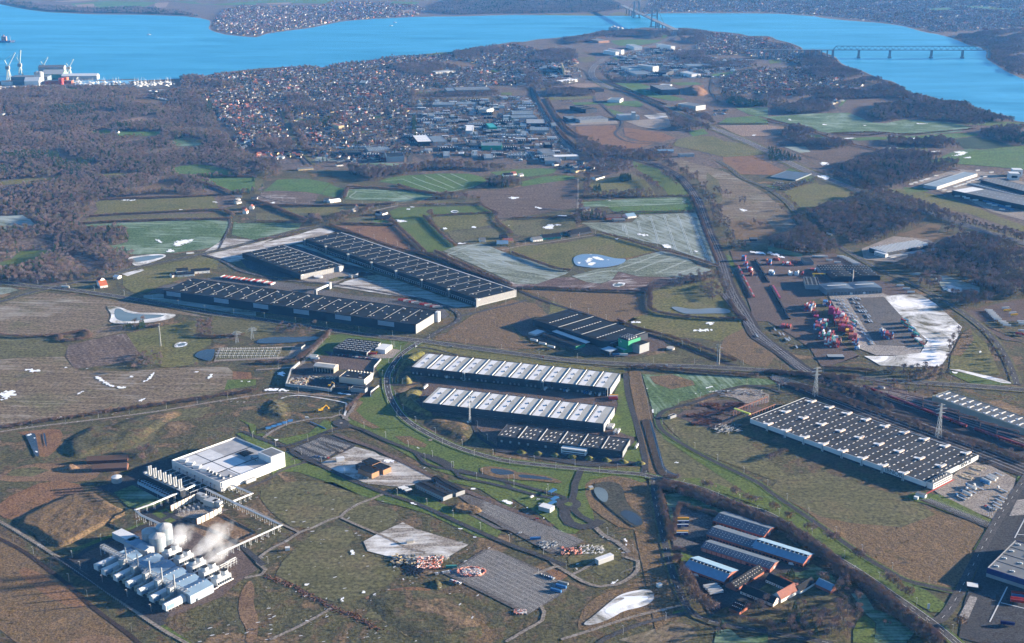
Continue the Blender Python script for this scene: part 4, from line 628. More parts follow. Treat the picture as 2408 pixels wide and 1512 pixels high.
def hall(name,label,FL,FR,BL,base_y,wall=WK,roof=RK,cat='warehouse',parapet=.5,h=None,endwall=None,ribs=0,group=None):
 h=h or hfrom((FR[0],base_y),FR[1]);loc,rz,w,dp=fit(FL,FR,BL,h)
 r=rt_(name,label,cat,loc,rz,group)
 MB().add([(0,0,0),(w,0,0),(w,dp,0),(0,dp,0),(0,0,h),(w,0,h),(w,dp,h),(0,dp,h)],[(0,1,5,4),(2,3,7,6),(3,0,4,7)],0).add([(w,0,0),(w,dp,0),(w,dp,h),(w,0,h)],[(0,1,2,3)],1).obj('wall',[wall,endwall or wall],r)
 MB().b(.4,w-.4,.4,dp-.4,h-1,h-.1).obj('roof',roof,r)
 pb=MB()
 for b_ in((0,w,-.06,.45),(0,w,dp-.45,dp+.06),(-.06,.45,.45,dp-.45),(w-.45,w+.06,.45,dp-.45)):pb.b(*b_,h-.6,h+parapet)
 pb.obj('parapet',wall if parapet<.8 else endwall or wall,r)
 if ribs:
  m_=MB().b(-.12,.12,-.25,0,.3,h-.5).mesh('wall_rib',endwall or wall);n_=int(dp/ribs)
  cp_('wall_rib',m_,r,[(w+.0,(i+.5)*dp/n_,0,math.pi/2) for i in range(n_)])
 return r,w,dp,h
def text(parent,s,size,loc,rot,mat,name='sign'):
 cu=bpy.data.curves.new(name,'FONT');cu.body=s;cu.size=size;cu.extrude=.05;cu.align_x='CENTER';cu.materials.append(mat)
 tmp=bpy.data.objects.new(name,cu);me=bpy.data.meshes.new_from_object(tmp);bpy.data.objects.remove(tmp)
 me.materials.clear();me.materials.append(mat)
 o=bpy.data.objects.new(name,me);C.objects.link(o);o.parent=parent;o.location=loc;o.rotation_euler=rot;return o
def roofline(r,name,xs,dp,h,mat,w=.9,t=.45,y0=.6,y1=None):
 me=MB().b(-w/2,w/2,y0,y1 or dp-.6,-.1,t).mesh(name,mat);cp_(name,me,r,[(x,0,h) for x in xs])
for nm,lab,FL,FR,BL,by,nb in(('warehouse','long pale-roofed warehouse with loading docks, the farther of the two white-roofed halls',(967,863),(1435,913.5),(1004.5,830.5),931.5,12),
  ('warehouse','long pale-roofed warehouse beside the curved road, the nearer of the two white-roofed halls',(993,946.5),(1420,997),(1031,910),1017.5,10)):
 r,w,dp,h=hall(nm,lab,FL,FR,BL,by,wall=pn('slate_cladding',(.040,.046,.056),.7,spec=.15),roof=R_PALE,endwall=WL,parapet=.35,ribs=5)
 b=w/nb
 roofline(r,'roof_ridge',[b*i for i in range(1,nb)],dp,h,WW_,w=.9,t=.9)
 roofline(r,'gutter',[b*i+1.6 for i in range(1,nb)],dp,h,RK,w=1.2,t=.06)
 sm=MB().add([(.10*b,1.2,0),(.46*b,1.2,0),(.50*b,dp*.35,0),(.47*b,dp*.6,0),(.52*b,dp-2,0),(.14*b,dp-1.6,0)],[(0,1,2,3,4,5)]).mesh('snow_strip',RS)
 cp_('snow_strip',sm,r,[(b*i+1.0,0,h+.02) for i in range(nb)])
 vm=MB().b(-.5,.5,-2.5,2.5,0,1.0).mesh('roof_vent',RG);cp_('roof_vent',vm,r,[(b*(i+.47),dp*q,h,.5) for i in range(nb) for q in(.35,.65)])
 n_=nb*4
 if by<1000:
  cp_('dock_door',M_DOOR,r,[((i+.5)*w/n_,0,0) for i in range(n_) if i%4!=3]);cp_('window',M_WIN,r,[((i+.5)*w/n_,0,6.3) for i in range(n_) if i%4 in(1,2)])
  st=MB().b(-1.6,1.6,-3.2,0,0,h+1,0).b(-1.2,1.2,-3.35,-3.2,1,h-1,1).mesh('stair_tower',[WL,GLASS]);cp_('stair_tower',st,r,[(w*q,0,0) for q in(.275,.67,.985)])
 else:cp_('window',M_WIN,r,[((i+.5)*w/n_,0,q) for i in range(0,n_,2) for q in((5,) if i%4 else(5,2))]);cp_('dock_door',M_DOOR,r,[(w,dp*q,0,math.pi/2) for q in(.3,.6)])
r,w,dp,h=hall('warehouse','dark grey warehouse with many small domed skylights and a white office on its front',(1169.5,1025),(1464.5,1062),(1194.5,997),1077.5,wall=pn('slate_cladding',(.040,.046,.056),.7,spec=.15),roof=pn('mid_grey_roof',(.042,.045,.050),.9,var=.3,spec=.12,scale=.04),endwall=WG,parapet=.5,ribs=5)
nb=6;b=w/nb;roofline(r,'roof_ridge',[b*i for i in range(1,nb)],dp,h,WL,t=.8)
cp_('skylight',M_SKYL,r,[(b*i+b*q,dp*v,h-.1,1.2) for i in range(nb) for q,v in((.15,.15),(.35,.22),(.55,.15),(.2,.42),(.4,.48),(.6,.42),(.3,.72),(.5,.78),(.75,.72))])
cp_('window',M_WIN,r,[(w*(i+.5)/14,0,4) for i in range(14) if i not in(8,9,10)]);cp_('dock_door',M_DOOR,r,[(w*(i+.5)/14,0,0) for i in(0,1,2,3,5)])
ox=w*.53;ow=34
ob=MB().b(ox,ox+ow,-9,0,0,7.5,0).b(ox-.1,ox+ow+.1,-9.1,0,7.5,7.9,0).obj('office',[WW_],r)
for z in(1.3,4.6):MB().b(ox+1.5,ox+ow-1.5,-9.06,-8.9,z,z+1.4).obj('window_band',GLASS,ob)
HL=hall('steel_warehouse','huge flat dark-roofed steel warehouse with white panelled front, many roof lights and TIBNOR sign',(1764,985),(2176,1134),(1885.5,932),1148.4,wall=pn('pale_blue_grey_panel',(.50,.52,.54),.55,var=.04),roof=pn('mid_grey_roof',(.042,.045,.050),.9,var=.3,spec=.12,scale=.04),endwall=WW_,parapet=.35)
r,w,dp,h=HL;nr=22
cp_('skylight',M_SKYL,r,[(w*(i+.5)/nr+(q%2)*.6,dp*(q+.7)/12.5,h-.15,math.pi/2) for i in range(nr) for q in range(12)])
nv=9
vm=MB().b(-1.2,1.2,-6,6,0,.8,0).b(-1.3,1.3,-6.2,6.2,1.1,2.0,0).b(1.5,1.8,-6,6,.3,2.3,1).mesh('roof_ventilator',[WW_,pn('pinkish_louvre',(.55,.42,.36),.6)])
sn=MB().add([(-9,-3.5,0),(-2,-4.5,0),(-1.5,4,0),(-4,3,0),(-9.5,1,0)],[(0,1,2,3,4)]).mesh('snow_drift',RS)
pl=[(w*(i+.62)/nv,dp*v,h) for i in range(nv) for v in(.47,.95)]+[(w*(i+.02)/nv,dp*.03,h) for i in range(1,nv)]
cp_('roof_ventilator',vm,r,pl);cp_('snow_drift',sn,r,[(p[0]-1,p[1],h+.03) for p in pl])
rc=MB().b(-1.3,-.7,-1.6,0,0,h+.6,0).b(.7,1.3,-1.6,0,0,h+.6,0).b(-1,1,-.3,0,0,h,1).mesh('wall_recess',[WW_,BP]);cp_('wall_recess',rc,r,[(w*i/nv,0,0) for i in range(1,nv)])
MB().b(0,w,-.18,-.02,0,2.4).obj('dark_plinth',WK,r);MB().b(w+.02,w+.2,0,dp,0,2.2).obj('dark_plinth',WK,r)
text(r,'TIBNOR',8.5,(w*(nv-1.55)/nv,-.22,h*.42),(math.pi/2,0,0),GLASS);text(r,'TIBNOR',8.5,(w+.25,dp*.74,h*.42),(math.pi/2,0,math.pi/2),GLASS)
ofb=MB().b(w,w+9,4,48,0,8.2,0).b(w-.1+.2,w+9.1,3.9,48.1,8.2,8.6,1).obj('office',[WW_,RG],r)
for z in(2.2,5.4):MB().b(w+8.95,w+9.08,5,47,z,z+1.3).obj('window_band',GLASS,ofb)
cp_('rooftop_unit',M_UNIT,r,[(w+4,8+6*i,8.6) for i in range(6)]);MB().b(w-.1,w+.3,dp*.36,dp*.46,0,h).obj('grey_door_panel',WG,r)
sh_('red_walkway',[unP(*(HL[0].matrix_basis@Vector(q))[:2]) for q in((w+9.5,-22,0),(w+12,-22,0),(w+12,50,0),(w+9.5,50,0))],pn('red_paving',(.42,.07,.05),.8),.36)
def lh_(lab,FL,FR,BL,by,nb,towers=0,pale=None,ends=True):
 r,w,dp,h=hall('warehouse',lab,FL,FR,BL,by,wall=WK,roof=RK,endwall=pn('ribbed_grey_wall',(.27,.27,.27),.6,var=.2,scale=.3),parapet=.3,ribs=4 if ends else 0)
 b=w/nb;roofline(r,'roof_ridge',[b*i for i in range(1,nb)],dp,h,WG,w=.35,t=.25,y0=dp*.08,y1=dp*.93)
 cp_('skylight',M_SKY,r,[(b*(i+q),dp*v,h-.1,1.4) for i in range(nb) for q,v in((.22,.2),(.25,.55),(.2,.85),(.75,.38),(.72,.7))][:290])
 um=MB().b(-.8,.8,-.8,.8,0,1.1).b(-2,-.8,-.4,.4,0,.5).b(.8,2,-.3,.3,0,.7).mesh('roof_fan',WL);cp_('roof_fan',um,r,[(b*i+b*.12,dp*(.14 if i%2 else.86),h) for i in range(0,nb)])
 MB().b(w-.2,w+.35,1.5,7,h-3.2,h-.8).obj('sign_board',WW_,r)
 if towers:
  tm=MB().b(-2.2,2.2,-5,0,0,h+2,0).b(-1.6,1.6,-5.1,-5,1,h,1).mesh('stair_tower',[WG,GLASS]);cp_('stair_tower',tm,r,[(w*(i+.02)/towers,0,0) for i in range(0,towers+1)])
  nd=int(w/6);cp_('dock_door',M_DOOR,r,[(w*(i+.5)/nd,0,0) for i in range(nd)]);MB().b(2,w-2,-.35,0,5.6,6.3).obj('canopy',WG,r)
 return r,w,dp,h
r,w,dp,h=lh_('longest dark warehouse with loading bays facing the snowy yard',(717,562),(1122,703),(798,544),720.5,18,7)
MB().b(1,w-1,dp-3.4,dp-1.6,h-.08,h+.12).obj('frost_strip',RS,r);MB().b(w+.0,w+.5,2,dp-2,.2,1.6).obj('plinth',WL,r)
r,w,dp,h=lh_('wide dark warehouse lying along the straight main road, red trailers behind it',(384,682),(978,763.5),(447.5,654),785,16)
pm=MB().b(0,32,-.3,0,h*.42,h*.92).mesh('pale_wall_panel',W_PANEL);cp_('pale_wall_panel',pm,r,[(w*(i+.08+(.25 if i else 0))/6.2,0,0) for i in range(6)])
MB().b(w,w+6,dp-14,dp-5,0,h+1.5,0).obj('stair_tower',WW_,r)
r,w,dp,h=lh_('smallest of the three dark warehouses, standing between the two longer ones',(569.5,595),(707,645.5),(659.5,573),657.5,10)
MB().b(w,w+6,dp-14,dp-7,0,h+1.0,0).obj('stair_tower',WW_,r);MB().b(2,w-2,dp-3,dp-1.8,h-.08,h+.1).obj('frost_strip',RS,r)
r,w,dp,h=hall('distribution_hall','black flat-roofed hall with a green cube tower at its right end',(1253,751),(1440,810),(1329,724),826,wall=WK,roof=RK,parapet=.4)
roofline(r,'roof_ridge',[w*q for q in(.33,.62,.97)],dp,h,WG,w=.8,t=.6)
cp_('skylight',M_SKYL,r,[(w*x,dp*(.1+.075*k),h-.1,math.pi/2) for x in(.18,.48,.78) for k in range(11)])
tw=MB().b(w+2,w+24,12,42,0,h+9,0).b(w+1.8,w+24.2,11.8,42.2,h+9,h+9.5,1).obj('green_tower',[GREEN,WK],r)
cp_('rooftop_unit',M_UNIT,tw,[(w+5+5*i,16+6*j,h+9.5) for i in range(4) for j in range(4)]);text(tw,'A',5,(w+8,11.7,h+3),(math.pi/2,0,0),WW_)
MB().b(w+24.1,w+40,22,46,0,h+3,0).b(w+24.1,w+39.8,22.2,45.8,h+3,h+3.3,1).obj('annex',[WG,RK],r)
MB().b(w-6,w+14,-22,-.2,0,h-4,0).b(w-6,w+14,-22,-2,h-4,h-3.8,1).obj('annex',[WK,pn('frosted_roof',(.30,.38,.46),.7)],r)
r,w,dp,h=hall('loading_canopy','low dark loading shed with a snowy strip and green gable before the black hall',t(2,2,"285,118")[0],t(2,2,"600,232")[0],t(2,2,"350,85")[0],756+265/4,wall=WK,roof=RK,cat='shed',parapet=.2,endwall=GREEN)
MB().b(0,w,dp,dp+11,h-.6,h+.5).obj('snowy_roof_strip',RS,r)
hall('gatehouse','small low building with frosty roof at the left end of the black hall',t(2,2,"152,105")[0],t(2,2,"228,125")[0],t(2,2,"235,72")[0],756+142/4,wall=WG,roof=RS,cat='building',parapet=.2)
hall('workshop_shed','dark low shed with blue frosted roof beside the green tower',t(2,2,"965,232")[0],t(2,2,"1048,272")[0],t(2,2,"1040,205")[0],756+305/4,wall=GREEN,roof=pn('frosted_roof',(.30,.38,.46),.7),cat='shed',parapet=.2)
def c12(s):return t(1,2,s)
r,w,dp,h=hall('warehouse','black hall with narrow roof lights and a small white office by the recycling yard',*c12("725,255 1042,292 855,158"),756+328/4,wall=WK,roof=RK,endwall=WG,parapet=.6)
cp_('skylight',MB().b(-2.6,2.6,-.5,.5,0,.5).mesh('skylight',SKYL),r,[(w*(i+.6)/8,dp*(j+.5)/6,h-.1) for i in range(8) for j in range(6)])
o_=MB().b(w+6,w+24,dp*.35,dp*.85,0,7,0).b(w+5.9,w+24.1,dp*.35-.1,dp*.85+.1,7,7.5,0).obj('office',WW_,r);cp_('window',M_WIN,o_,[(w+24.1,dp*(.42+.08*i),z,math.pi/2) for i in range(5) for z in(1.5,4.6)])
MB().b(w,w+6,dp*.5,dp*.7,0,5).obj('link_corridor',WK,r)
r,w,dp,h=hall('storage_shed','open-fronted shed with a pale beige curved roof in the recycling yard',*c12("540,418 730,440 600,385"),756+492/4,wall=W_BEIGE,roof=pn('beige_roof',(.50,.46,.40),.7),cat='shed',parapet=.1)
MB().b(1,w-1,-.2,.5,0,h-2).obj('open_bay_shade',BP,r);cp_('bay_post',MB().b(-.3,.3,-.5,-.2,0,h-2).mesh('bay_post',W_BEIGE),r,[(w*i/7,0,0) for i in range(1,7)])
MB().g(w,dp,h-.05,h+2.2,0,0).obj('curved_roof',pn('beige_roof',(.50,.46,.40),.7),r)
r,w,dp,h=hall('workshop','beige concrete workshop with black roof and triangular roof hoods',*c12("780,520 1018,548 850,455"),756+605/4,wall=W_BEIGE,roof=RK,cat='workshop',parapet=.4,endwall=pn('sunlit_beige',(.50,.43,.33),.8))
hd=MB().add([(0,0,0),(2.4,0,0),(1.2,3,2.6),(0,4,0),(2.4,4,0)],[(0,1,2),(1,4,2),(4,3,2),(3,0,2)]).mesh('roof_hood',W_BEIGE);cp_('roof_hood',hd,r,[(w*(i+.3)/8,dp*.84,h-.1) for i in range(8)]);cp_('skylight',M_SKYL,r,[(w*.25,dp*.3,h-.1),(w*.6,dp*.75,h-.1),(w*.75,dp*.25,h-.1)])
hall('site_office','flat black-roofed low building between the workshop and the yard gate',*c12("890,625 1025,640 915,605"),756+680/4,wall=WG,roof=RK,cat='building',parapet=.4)
hall('weighbridge_office','small low black shed beside the concrete yard wall',*c12("735,620 855,632 790,600"),756+662/4,wall=WK,roof=RK,cat='shed',parapet=.3)
def wr_(nm,lab,pts,hh,th,mat,cat='wall',panel=0,cap=None):
 w_=[P(x,y) for x,y in pts];r=rt_(nm,lab,cat,w_[0]);o0=w_[0]
 for a,b in zip(w_[:-1],w_[1:]):
  L_=(b-a).length;n_=max(1,round(L_/(panel or L_)));an=math.atan2(b.y-a.y,b.x-a.x)
  me=MB().b(.06,L_/n_-.06,-th/2,th/2,0,hh).mesh('wall_panel',mat)
  cp_('wall_panel',me,r,[(*(a-o0+(b-a)*(i/n_))[:2],0,an) for i in range(n_)])
  if panel:cp_('wall_post',MB().b(-.25,.25,-th,th,0,hh+.2).mesh('wall_post',mat if cap is None else cap),r,[(*(a-o0+(b-a)*(i/n_))[:2],0,an) for i in range(n_+1)])
 return r
wr_('yard_wall','pale concrete block wall round the recycling yard',c12("410,402 330,470 283,610 500,635 705,662 735,622"),5,1.0,WL,panel=5)
wr_('screen_wall','white wall between the workshop and the green slope',c12("1175,365 1110,440 1108,490 1085,560 1030,604"),3.5,.6,WL,panel=6);wr_('gate_wall','low curved pale wall at the recycling yard entrance',c12("1155,615 1080,672 1078,710"),3,.5,WL,panel=6)
# ================================================================ POWER PLANT AND WHITE HALL (lower left)
def z2(s):return[((540+float(a.split(',')[0])/3.877)/1.701,(1740+float(a.split(',')[1])/3.877)/1.701) for a in s.split()]
def z1(s):return[((340+float(a.split(',')[0])/4.0133)/1.701,(2080+float(a.split(',')[1])/4.0133)/1.701) for a in s.split()]
A_=z2("570,405 1325,755 1530,32 1330,885")
r,w,dp,h=hall('process_hall','large white industrial hall with roof units and a corner tower beside the pipe racks',A_[0],A_[1],A_[2],A_[3][1],wall=WW_,roof=pn('grey_roof_frosted',(.30,.30,.31),.7,var=.2),cat='factory',parapet=1.6)
rp=MB()
MB().b(w*.40,w*.70,dp*.10,dp*.62,h-.1,h+.05).obj('snow_field',RS,r);MB().b(w*.70,w*.97,dp*.3,dp*.55,h-.1,h+.04).obj('snow_field',RS,r);MB().b(w*.05,w*.38,dp*.10,dp*.55,h-.1,h+.04).obj('snow_field',pn('thin_snow',(.48,.49,.51),.8,var=.2),r)
for q in(.38,.72):MB().b(w*q-.8,w*q+.8,3,dp-3,h-.05,h+.10).obj('roof_gutter',RK,r)
MB().b(3,w-3,dp*.33-.6,dp*.33+.6,h-.05,h+.12).obj('roof_gutter',RK,r)
cp_('louvre_unit',MB().b(-5,5,-2.5,2.5,0,3.4,0).b(-4,4,-3.6,-2.5,0,2,0).mesh('louvre_unit',[WW_,WL]),r,[(w*(.12+.14*i),dp*.10,h,.5) for i in range(4)])
cp_('rooftop_unit',M_UNIT,r,[(w*(.60+.07*i),dp*.12,h,.3) for i in range(4)]+[(w*.9,dp*.11,h),(w*.92,dp*.2,h),(w*.70,dp*.72,h),(w*.78,dp*.72,h)])
cp_('solar_rack',MB().b(-8,8,-.5,.5,.2,.7).mesh('solar_rack',RK),r,[(w*.5,dp*(.70+.02*i),h) for i in range(8)])
MB().b(w-26,w+.2,dp-22,dp+.2,0,h+9,0).b(w-24,w-2,dp-20,dp-2,h+9,h+9.2,1).obj('corner_tower',[WW_,RG],r)
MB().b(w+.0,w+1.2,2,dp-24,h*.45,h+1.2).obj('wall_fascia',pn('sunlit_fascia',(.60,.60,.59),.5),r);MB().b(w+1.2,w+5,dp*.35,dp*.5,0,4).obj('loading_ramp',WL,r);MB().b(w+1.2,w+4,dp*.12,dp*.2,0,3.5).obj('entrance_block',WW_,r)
for i in range(11):MB().p([(w*(.08+.08*i),-.6,1),(w*(.08+.08*i),-.6,h*.55),(w*(.08+.08*i)+1,-1.6,h*.62),(w*(.08+.08*i)+2,-.3,h*.55)],.4,6).obj('wall_duct',RUST if i%2 else SL_,r)
RW,(WW,WD,WH)=r,(w,dp,h)
def wl_(x,y,z=0):return RW.matrix_basis@Vector((x,y,z))
RW_mat=Matrix.Translation(RW.location)@Matrix.Rotation(RW.rotation_euler.z,4,'Z')
def on(pt,z=GZ):v=P(*pt);return Vector((v.x,v.y,z))
ANG=RW.rotation_euler.z
m_blk=MB().b(-4,4,-9,9,0,11,0).b(-4.5,4.5,-9.5,4,11,11.6,1).b(-3,3,4,8,11,12.6,1)
m_stk=MB().c(0,0,0,12,1.5,n=12).c(0,0,12,12.6,1.7,1.2,n=12,top=1)
M_blk=m_blk.mesh('boiler_house',[WK,WL]);M_stk=m_stk.mesh('exhaust_stack',[SL_,BP])
sp=z2("225,735 300,772 375,808 452,842 530,878 610,915 690,950")
for i,q in enumerate(sp):
 r=rt_('boiler_unit',['silver twin stack boiler unit farthest from the pipe rack, left end of its row','second boiler unit from the left end of the row by the white hall','third boiler unit from the left end of the row by the white hall','middle boiler unit of seven in the row by the white hall','third boiler unit from the pipe rack, with silver stack','second boiler unit from the pipe rack, with silver stack','boiler unit nearest the pipe rack, sunlit grey end wall'][i],'boiler unit',on(q,.3),ANG+math.pi/2,'boiler units beside the white hall')
 cp_('boiler_house',M_blk,r,[(0,0,0)]);cp_('exhaust_stack',M_stk,r,[(-1.2,-2,11),(1.6,-2.5,11)])
m_cool=MB().b(-5,5,-3,3,1.2,4.2,0).c(-2.4,0,4.2,4.9,1.7,n=10,mi=1,top=2).c(2.4,0,4.2,4.9,1.7,n=10,mi=1,top=2)
for sx in(-4,4):
 for sy in(-2.5,2.5):m_cool.b(sx-.2,sx+.2,sy-.2,sy+.2,0,1.2)
M_cool=m_cool.mesh('dry_cooler',[pn('pale_blue_cooler',(.30,.42,.52),.4),WL,BP])
for i in range(12):
 q=z2("%g,%g"%(110+i*38,770+i*19))[0];o=lk('dry_cooler',M_cool,None,on(q,.6),ANG+math.pi/2)
 tag(o,'pale blue dry cooler with two fans in the row in front of the boiler units','cooler','dry coolers in front of the boiler units')
for i in range(8):
 a_=RW_mat@Vector((WW*(.1+.105*i),-1,6));b_=RW_mat@Vector((WW*(.1+.105*i),-34,6));mbx=MB();mbx.r(a_-a_,b_-a_,1.0,.6);
 for q in(.3,.65,.97):p_=(b_-a_)*q;mbx.r(p_,p_+Vector((0,0,-5.5)),.5)
 tag(mbx.obj('duct_gantry',SL_,None,a_),'steel duct gantry crossing the shaded gap between white hall and boiler row','gantry','duct gantries beside the white hall')
def rack(lab,pts,z=6,n=4,step=9,wd=2.6,big=.5,mat=SL_):
 w_=[P(*q) for q in pts];o0=w_[0].copy();r=rt_('pipe_rack',lab,'pipe rack',(o0.x,o0.y,.3));L_=[Vector((p.x-o0.x,p.y-o0.y,0)) for p in w_]
 for k in range(n):
  off=(k-(n-1)/2)*wd/max(1,n-1);q=[]
  for i,p in enumerate(L_):
   dd=(L_[min(i+1,len(L_)-1)]-L_[max(0,i-1)]).normalized();q.append(p+Vector((-dd.y,dd.x,0))*off+Vector((0,0,z+.6)))
  MB().p(q,big,6).obj('pipe',WL if k%2 else SL_,r)
 mt=MB().b(-.18,.18,-wd/2-.3,-wd/2,0,z).b(-.18,.18,wd/2,wd/2+.3,0,z).b(-.2,.2,-wd/2-.4,wd/2+.4,z-.35,z).b(-.6,.6,-wd/2-.7,-wd/2+.2,0,.5).b(-.6,.6,wd/2-.2,wd/2+.7,0,.5).mesh('trestle',mat);pl=[]
 for a,b in zip(L_[:-1],L_[1:]):
  n_=max(1,int((b-a).length/step));an=math.atan2(b.y-a.y,b.x-a.x);pl+=[(*(a+(b-a)*(i+.5)/n_)[:2],0,an) for i in range(n_)]
 cp_('trestle',mt,r,pl);return r
rack('long pipe rack from the white hall past the brown plot to the cooling towers',z2("1090,905 1510,1110 2280,1480")+z1("2130,640"),6,4,8)
rack('square pipe loop on trestles beside the lit wall of the white hall',z2("1330,900 1500,850 1820,985 1520,1110"),6,3,7)
rack('pipe rack crossing in front of the boiler units and turning down to the storage tanks',z2("870,830 945,860 770,945 250,1170 10,1255 110,1340 460,1500")+z1("1310,205"),7,3,9,2.2,.55)
SW=pn('warm_white_screen_panel',(.50,.46,.40),.7,var=.08)
wr_('screen_wall','tall pale screen wall of square panels on the upper side of the transformer yard',z2("555,1190 720,1110 940,1005"),8,.8,SW,panel=6,cap=RUST)
wr_('screen_wall','tall pale screen wall of square panels on the lower side of the transformer yard',z2("960,1395 1160,1300 1350,1205"),8,.8,SW,panel=6,cap=RUST)
for i,(q,sz) in enumerate([("1035,1000",(12,6,7)),("1095,1040",(12,6,7)),("1190,1085",(16,12,7)),("1285,1110",(12,6,7))]):
 b=MB().b(-sz[0]/2,sz[0]/2,-sz[1]/2,sz[1]/2,0,sz[2],0).b(-sz[0]/2-.1,sz[0]/2+.1,-sz[1]/2-.1,sz[1]/2+.1,sz[2],sz[2]+.3,1)
 o=b.obj('transformer_house',[SW,WL],None,on(z2(q)[0]),ANG+.2);tag(o,['pale transformer box nearest the pipe rack junction','second pale transformer box along the pipe rack','largest pale transformer box with white roof in the walled yard','pale transformer box beside the lower screen wall'][i],'transformer box')
for i in range(10):
 q=z2("%g,%g"%(700+(i%5)*75+(i//5)*60,1190+(i//5)*40-(i%5)*22))[0];b=MB()
 for sx in(-1.6,0,1.6):b.c(sx,0,0,3.5,.18,n=6);b.c(sx,0,3.5,5,.4,.2,n=6)
 b.r((-2.2,0,3.4),(2.2,0,3.4),.25);tag(b.obj('switchgear_frame',SL_,None,on(q),ANG),'grey steel switchgear frame between the two pale screen walls','switchgear','switchgear in the walled transformer yard')
tag(MB().c(0,0,0,7,6.5,n=24).c(0,0,7,8,6.5,.5,n=24,mi=1).obj('water_tank',[WL,WW_],None,on(t(0,2,"1100,1510")[0])),'squat round pale tank left of the white hall','tank')
for q,hh,lab in(("1060,385",17,'pale round storage tank on the left of the three by the steam'),("1175,470",17,'pale round storage tank in front of the other two'),("1290,365",21,'tallest round storage tank, half veiled by steam')):
 r=rt_('storage_tank',lab,'tank',on(z1(q)[0],.3));bt=pn('tank_aluminium',(.28,.33,.37),.45,.2,var=.06)
 MB().c(0,0,0,hh,9.2,n=32,cap=False).obj('shell',bt,r)
 mbx=MB();n_=16
 for k in range(n_):
  a0,a1=2*math.pi*k/n_,2*math.pi*(k+1)/n_;rr=9.4
  mbx.add([(rr*math.cos(a0),rr*math.sin(a0),hh-.1),(rr*math.cos(a1),rr*math.sin(a1),hh-.1),(1.0*math.cos(a1),1.0*math.sin(a1),hh+3.2),(1.0*math.cos(a0),1.0*math.sin(a0),hh+3.2+(k%2)*.15)],[(0,1,2,3)])
 mbx.obj('conical_roof',WL,r);MB().c(0,0,hh+3,hh+3.8,1.1,n=12).obj('vent_cap',SL_,r);MB().c(0,0,hh*.66,hh*.66+.25,9.32,n=32,cap=False).obj('stiffening_ring',SL_,r)
PB=pn('blue_grey_shed_panel',(.30,.37,.44),.5,var=.05);PR=pn('blue_grey_shed_roof',(.16,.24,.33),.5,var=.08);PRL=pn('light_shed_roof',(.30,.36,.42),.5,var=.06)
def gfit(a,b,c):
 A,B,Cc=P(*a),P(*b),P(*c);u=B-A;w=u.length;u.normalize();v=Vector((-u.y,u.x,0));dp=(Cc-A).dot(v);return A,math.atan2(u.y,u.x),w,abs(dp)
sheds=[("1700,1355 2070,1165"),("1510,1260 1770,1120"),("1300,1150 1600,1010"),("1110,1030 1390,900"),("920,915 1250,760"),("710,790 880,690")]
labs=['blue-grey turbine shed nearest the viewer, its long white side lit','second blue-grey turbine shed from the front of the plant','third blue-grey turbine shed from the front of the plant','fourth blue-grey turbine shed from the front of the plant','fifth blue-grey turbine shed, next to the small rearmost one','smallest blue-grey turbine shed at the back of the row']
ref=P(*z1("2070,1165")[0])-P(*z1("1700,1355")[0]);RA=math.atan2(ref.y,ref.x);RL=ref.length
for i,s_ in enumerate(sheds):
 a,b=[P(*q) for q in z1(s_)];L_=RL*(1 if i<5 else.6);r=rt_('turbine_shed',labs[i],'shed',(a.x,a.y,.3),RA,'turbine sheds of the plant')
 MB().g(L_,21,9.5,12,0,1,ov=.2).obj('hall',[PB,PR],r)
 if 0<i:MB().g(L_*.62,11,7,8.5,0,1,x0=L_*.1,y0=-11,ov=.2).obj('side_hall',[PB,PRL],r)
 me=MB().b(-.08,.08,-.12,0,0,9.4).mesh('wall_seam',PRL);cp_('wall_seam',me,r,[(L_*(k+1)/7,0,0) for k in range(6)] if i==0 else[])
 MB().b(L_*.22,L_*.22+2.4,-.15,0,0,3).obj('door',WK,r) if i==0 else None
 cp_('ridge_vent',MB().b(-.6,.6,-.6,.6,0,.8).mesh('ridge_vent',WL),r,[(L_*(.15+.17*k),10.5,12.1) for k in range(5)])
rast(z1("230,750 450,640 900,480 2100,1010 2100,1170 1360,1450 230,850"),5)
for i,q in enumerate(z1("655,810 845,920 1035,1030 1230,1145 1430,1260")):
 r=rt_('exhaust_unit','grey filter box with slim silver chimney, '+['farthest back of the five','fourth from the front','third from the front, middle of the row','second from the front','nearest the front of the plant'][i],'chimney',on(q,.3),RA,'exhaust chimneys of the plant')
 MB().b(-5,0,-1.5,5,0,14).b(-5.2,.2,-1.7,5.2,14,14.4).obj('filter_box',pn('filter_box_grey',(.33,.34,.34),.6),r)
 MB().c(1.6,-.5,0,27,1.1,.8,n=12).c(1.6,-.5,27,27.5,1.2,.3,n=12).obj('chimney_pipe',SL_,r)
ml=MB().b(-13,13,-3.4,3.4,2.2,8.2,0)
ml.add([(-13,-3.6,8.2),(13,-3.6,8.2),(13,0,9.4),(-13,0,9.4),(13,3.6,8.2),(-13,3.6,8.2)],[(0,1,2,3),(3,2,4,5)],0)
ml.b(-12,-3,-3.8,-3.4,3,7.8,2)
for k in range(6):ml.b(-11+4.4*k,-10.6+4.4*k,-3.3,3.3,0,2.2,1)
M_int=ml.mesh('air_intake_hall',[WW_,SL_,PR])
m2_=MB().c(0,0,0,1.2,3.0,n=14);M_sil=MB().b(-5,5,-2.2,2.2,1,6.5,0).b(-6.5,-5,-1.8,1.8,1.5,5.5,0).b(-4,-3.4,-3,-2.2,0,9,0).b(2,8,-.5,.5,6.5,7.4,1).mesh('silencer',[pn('olive_grey_duct',(.30,.29,.24),.6),WL])
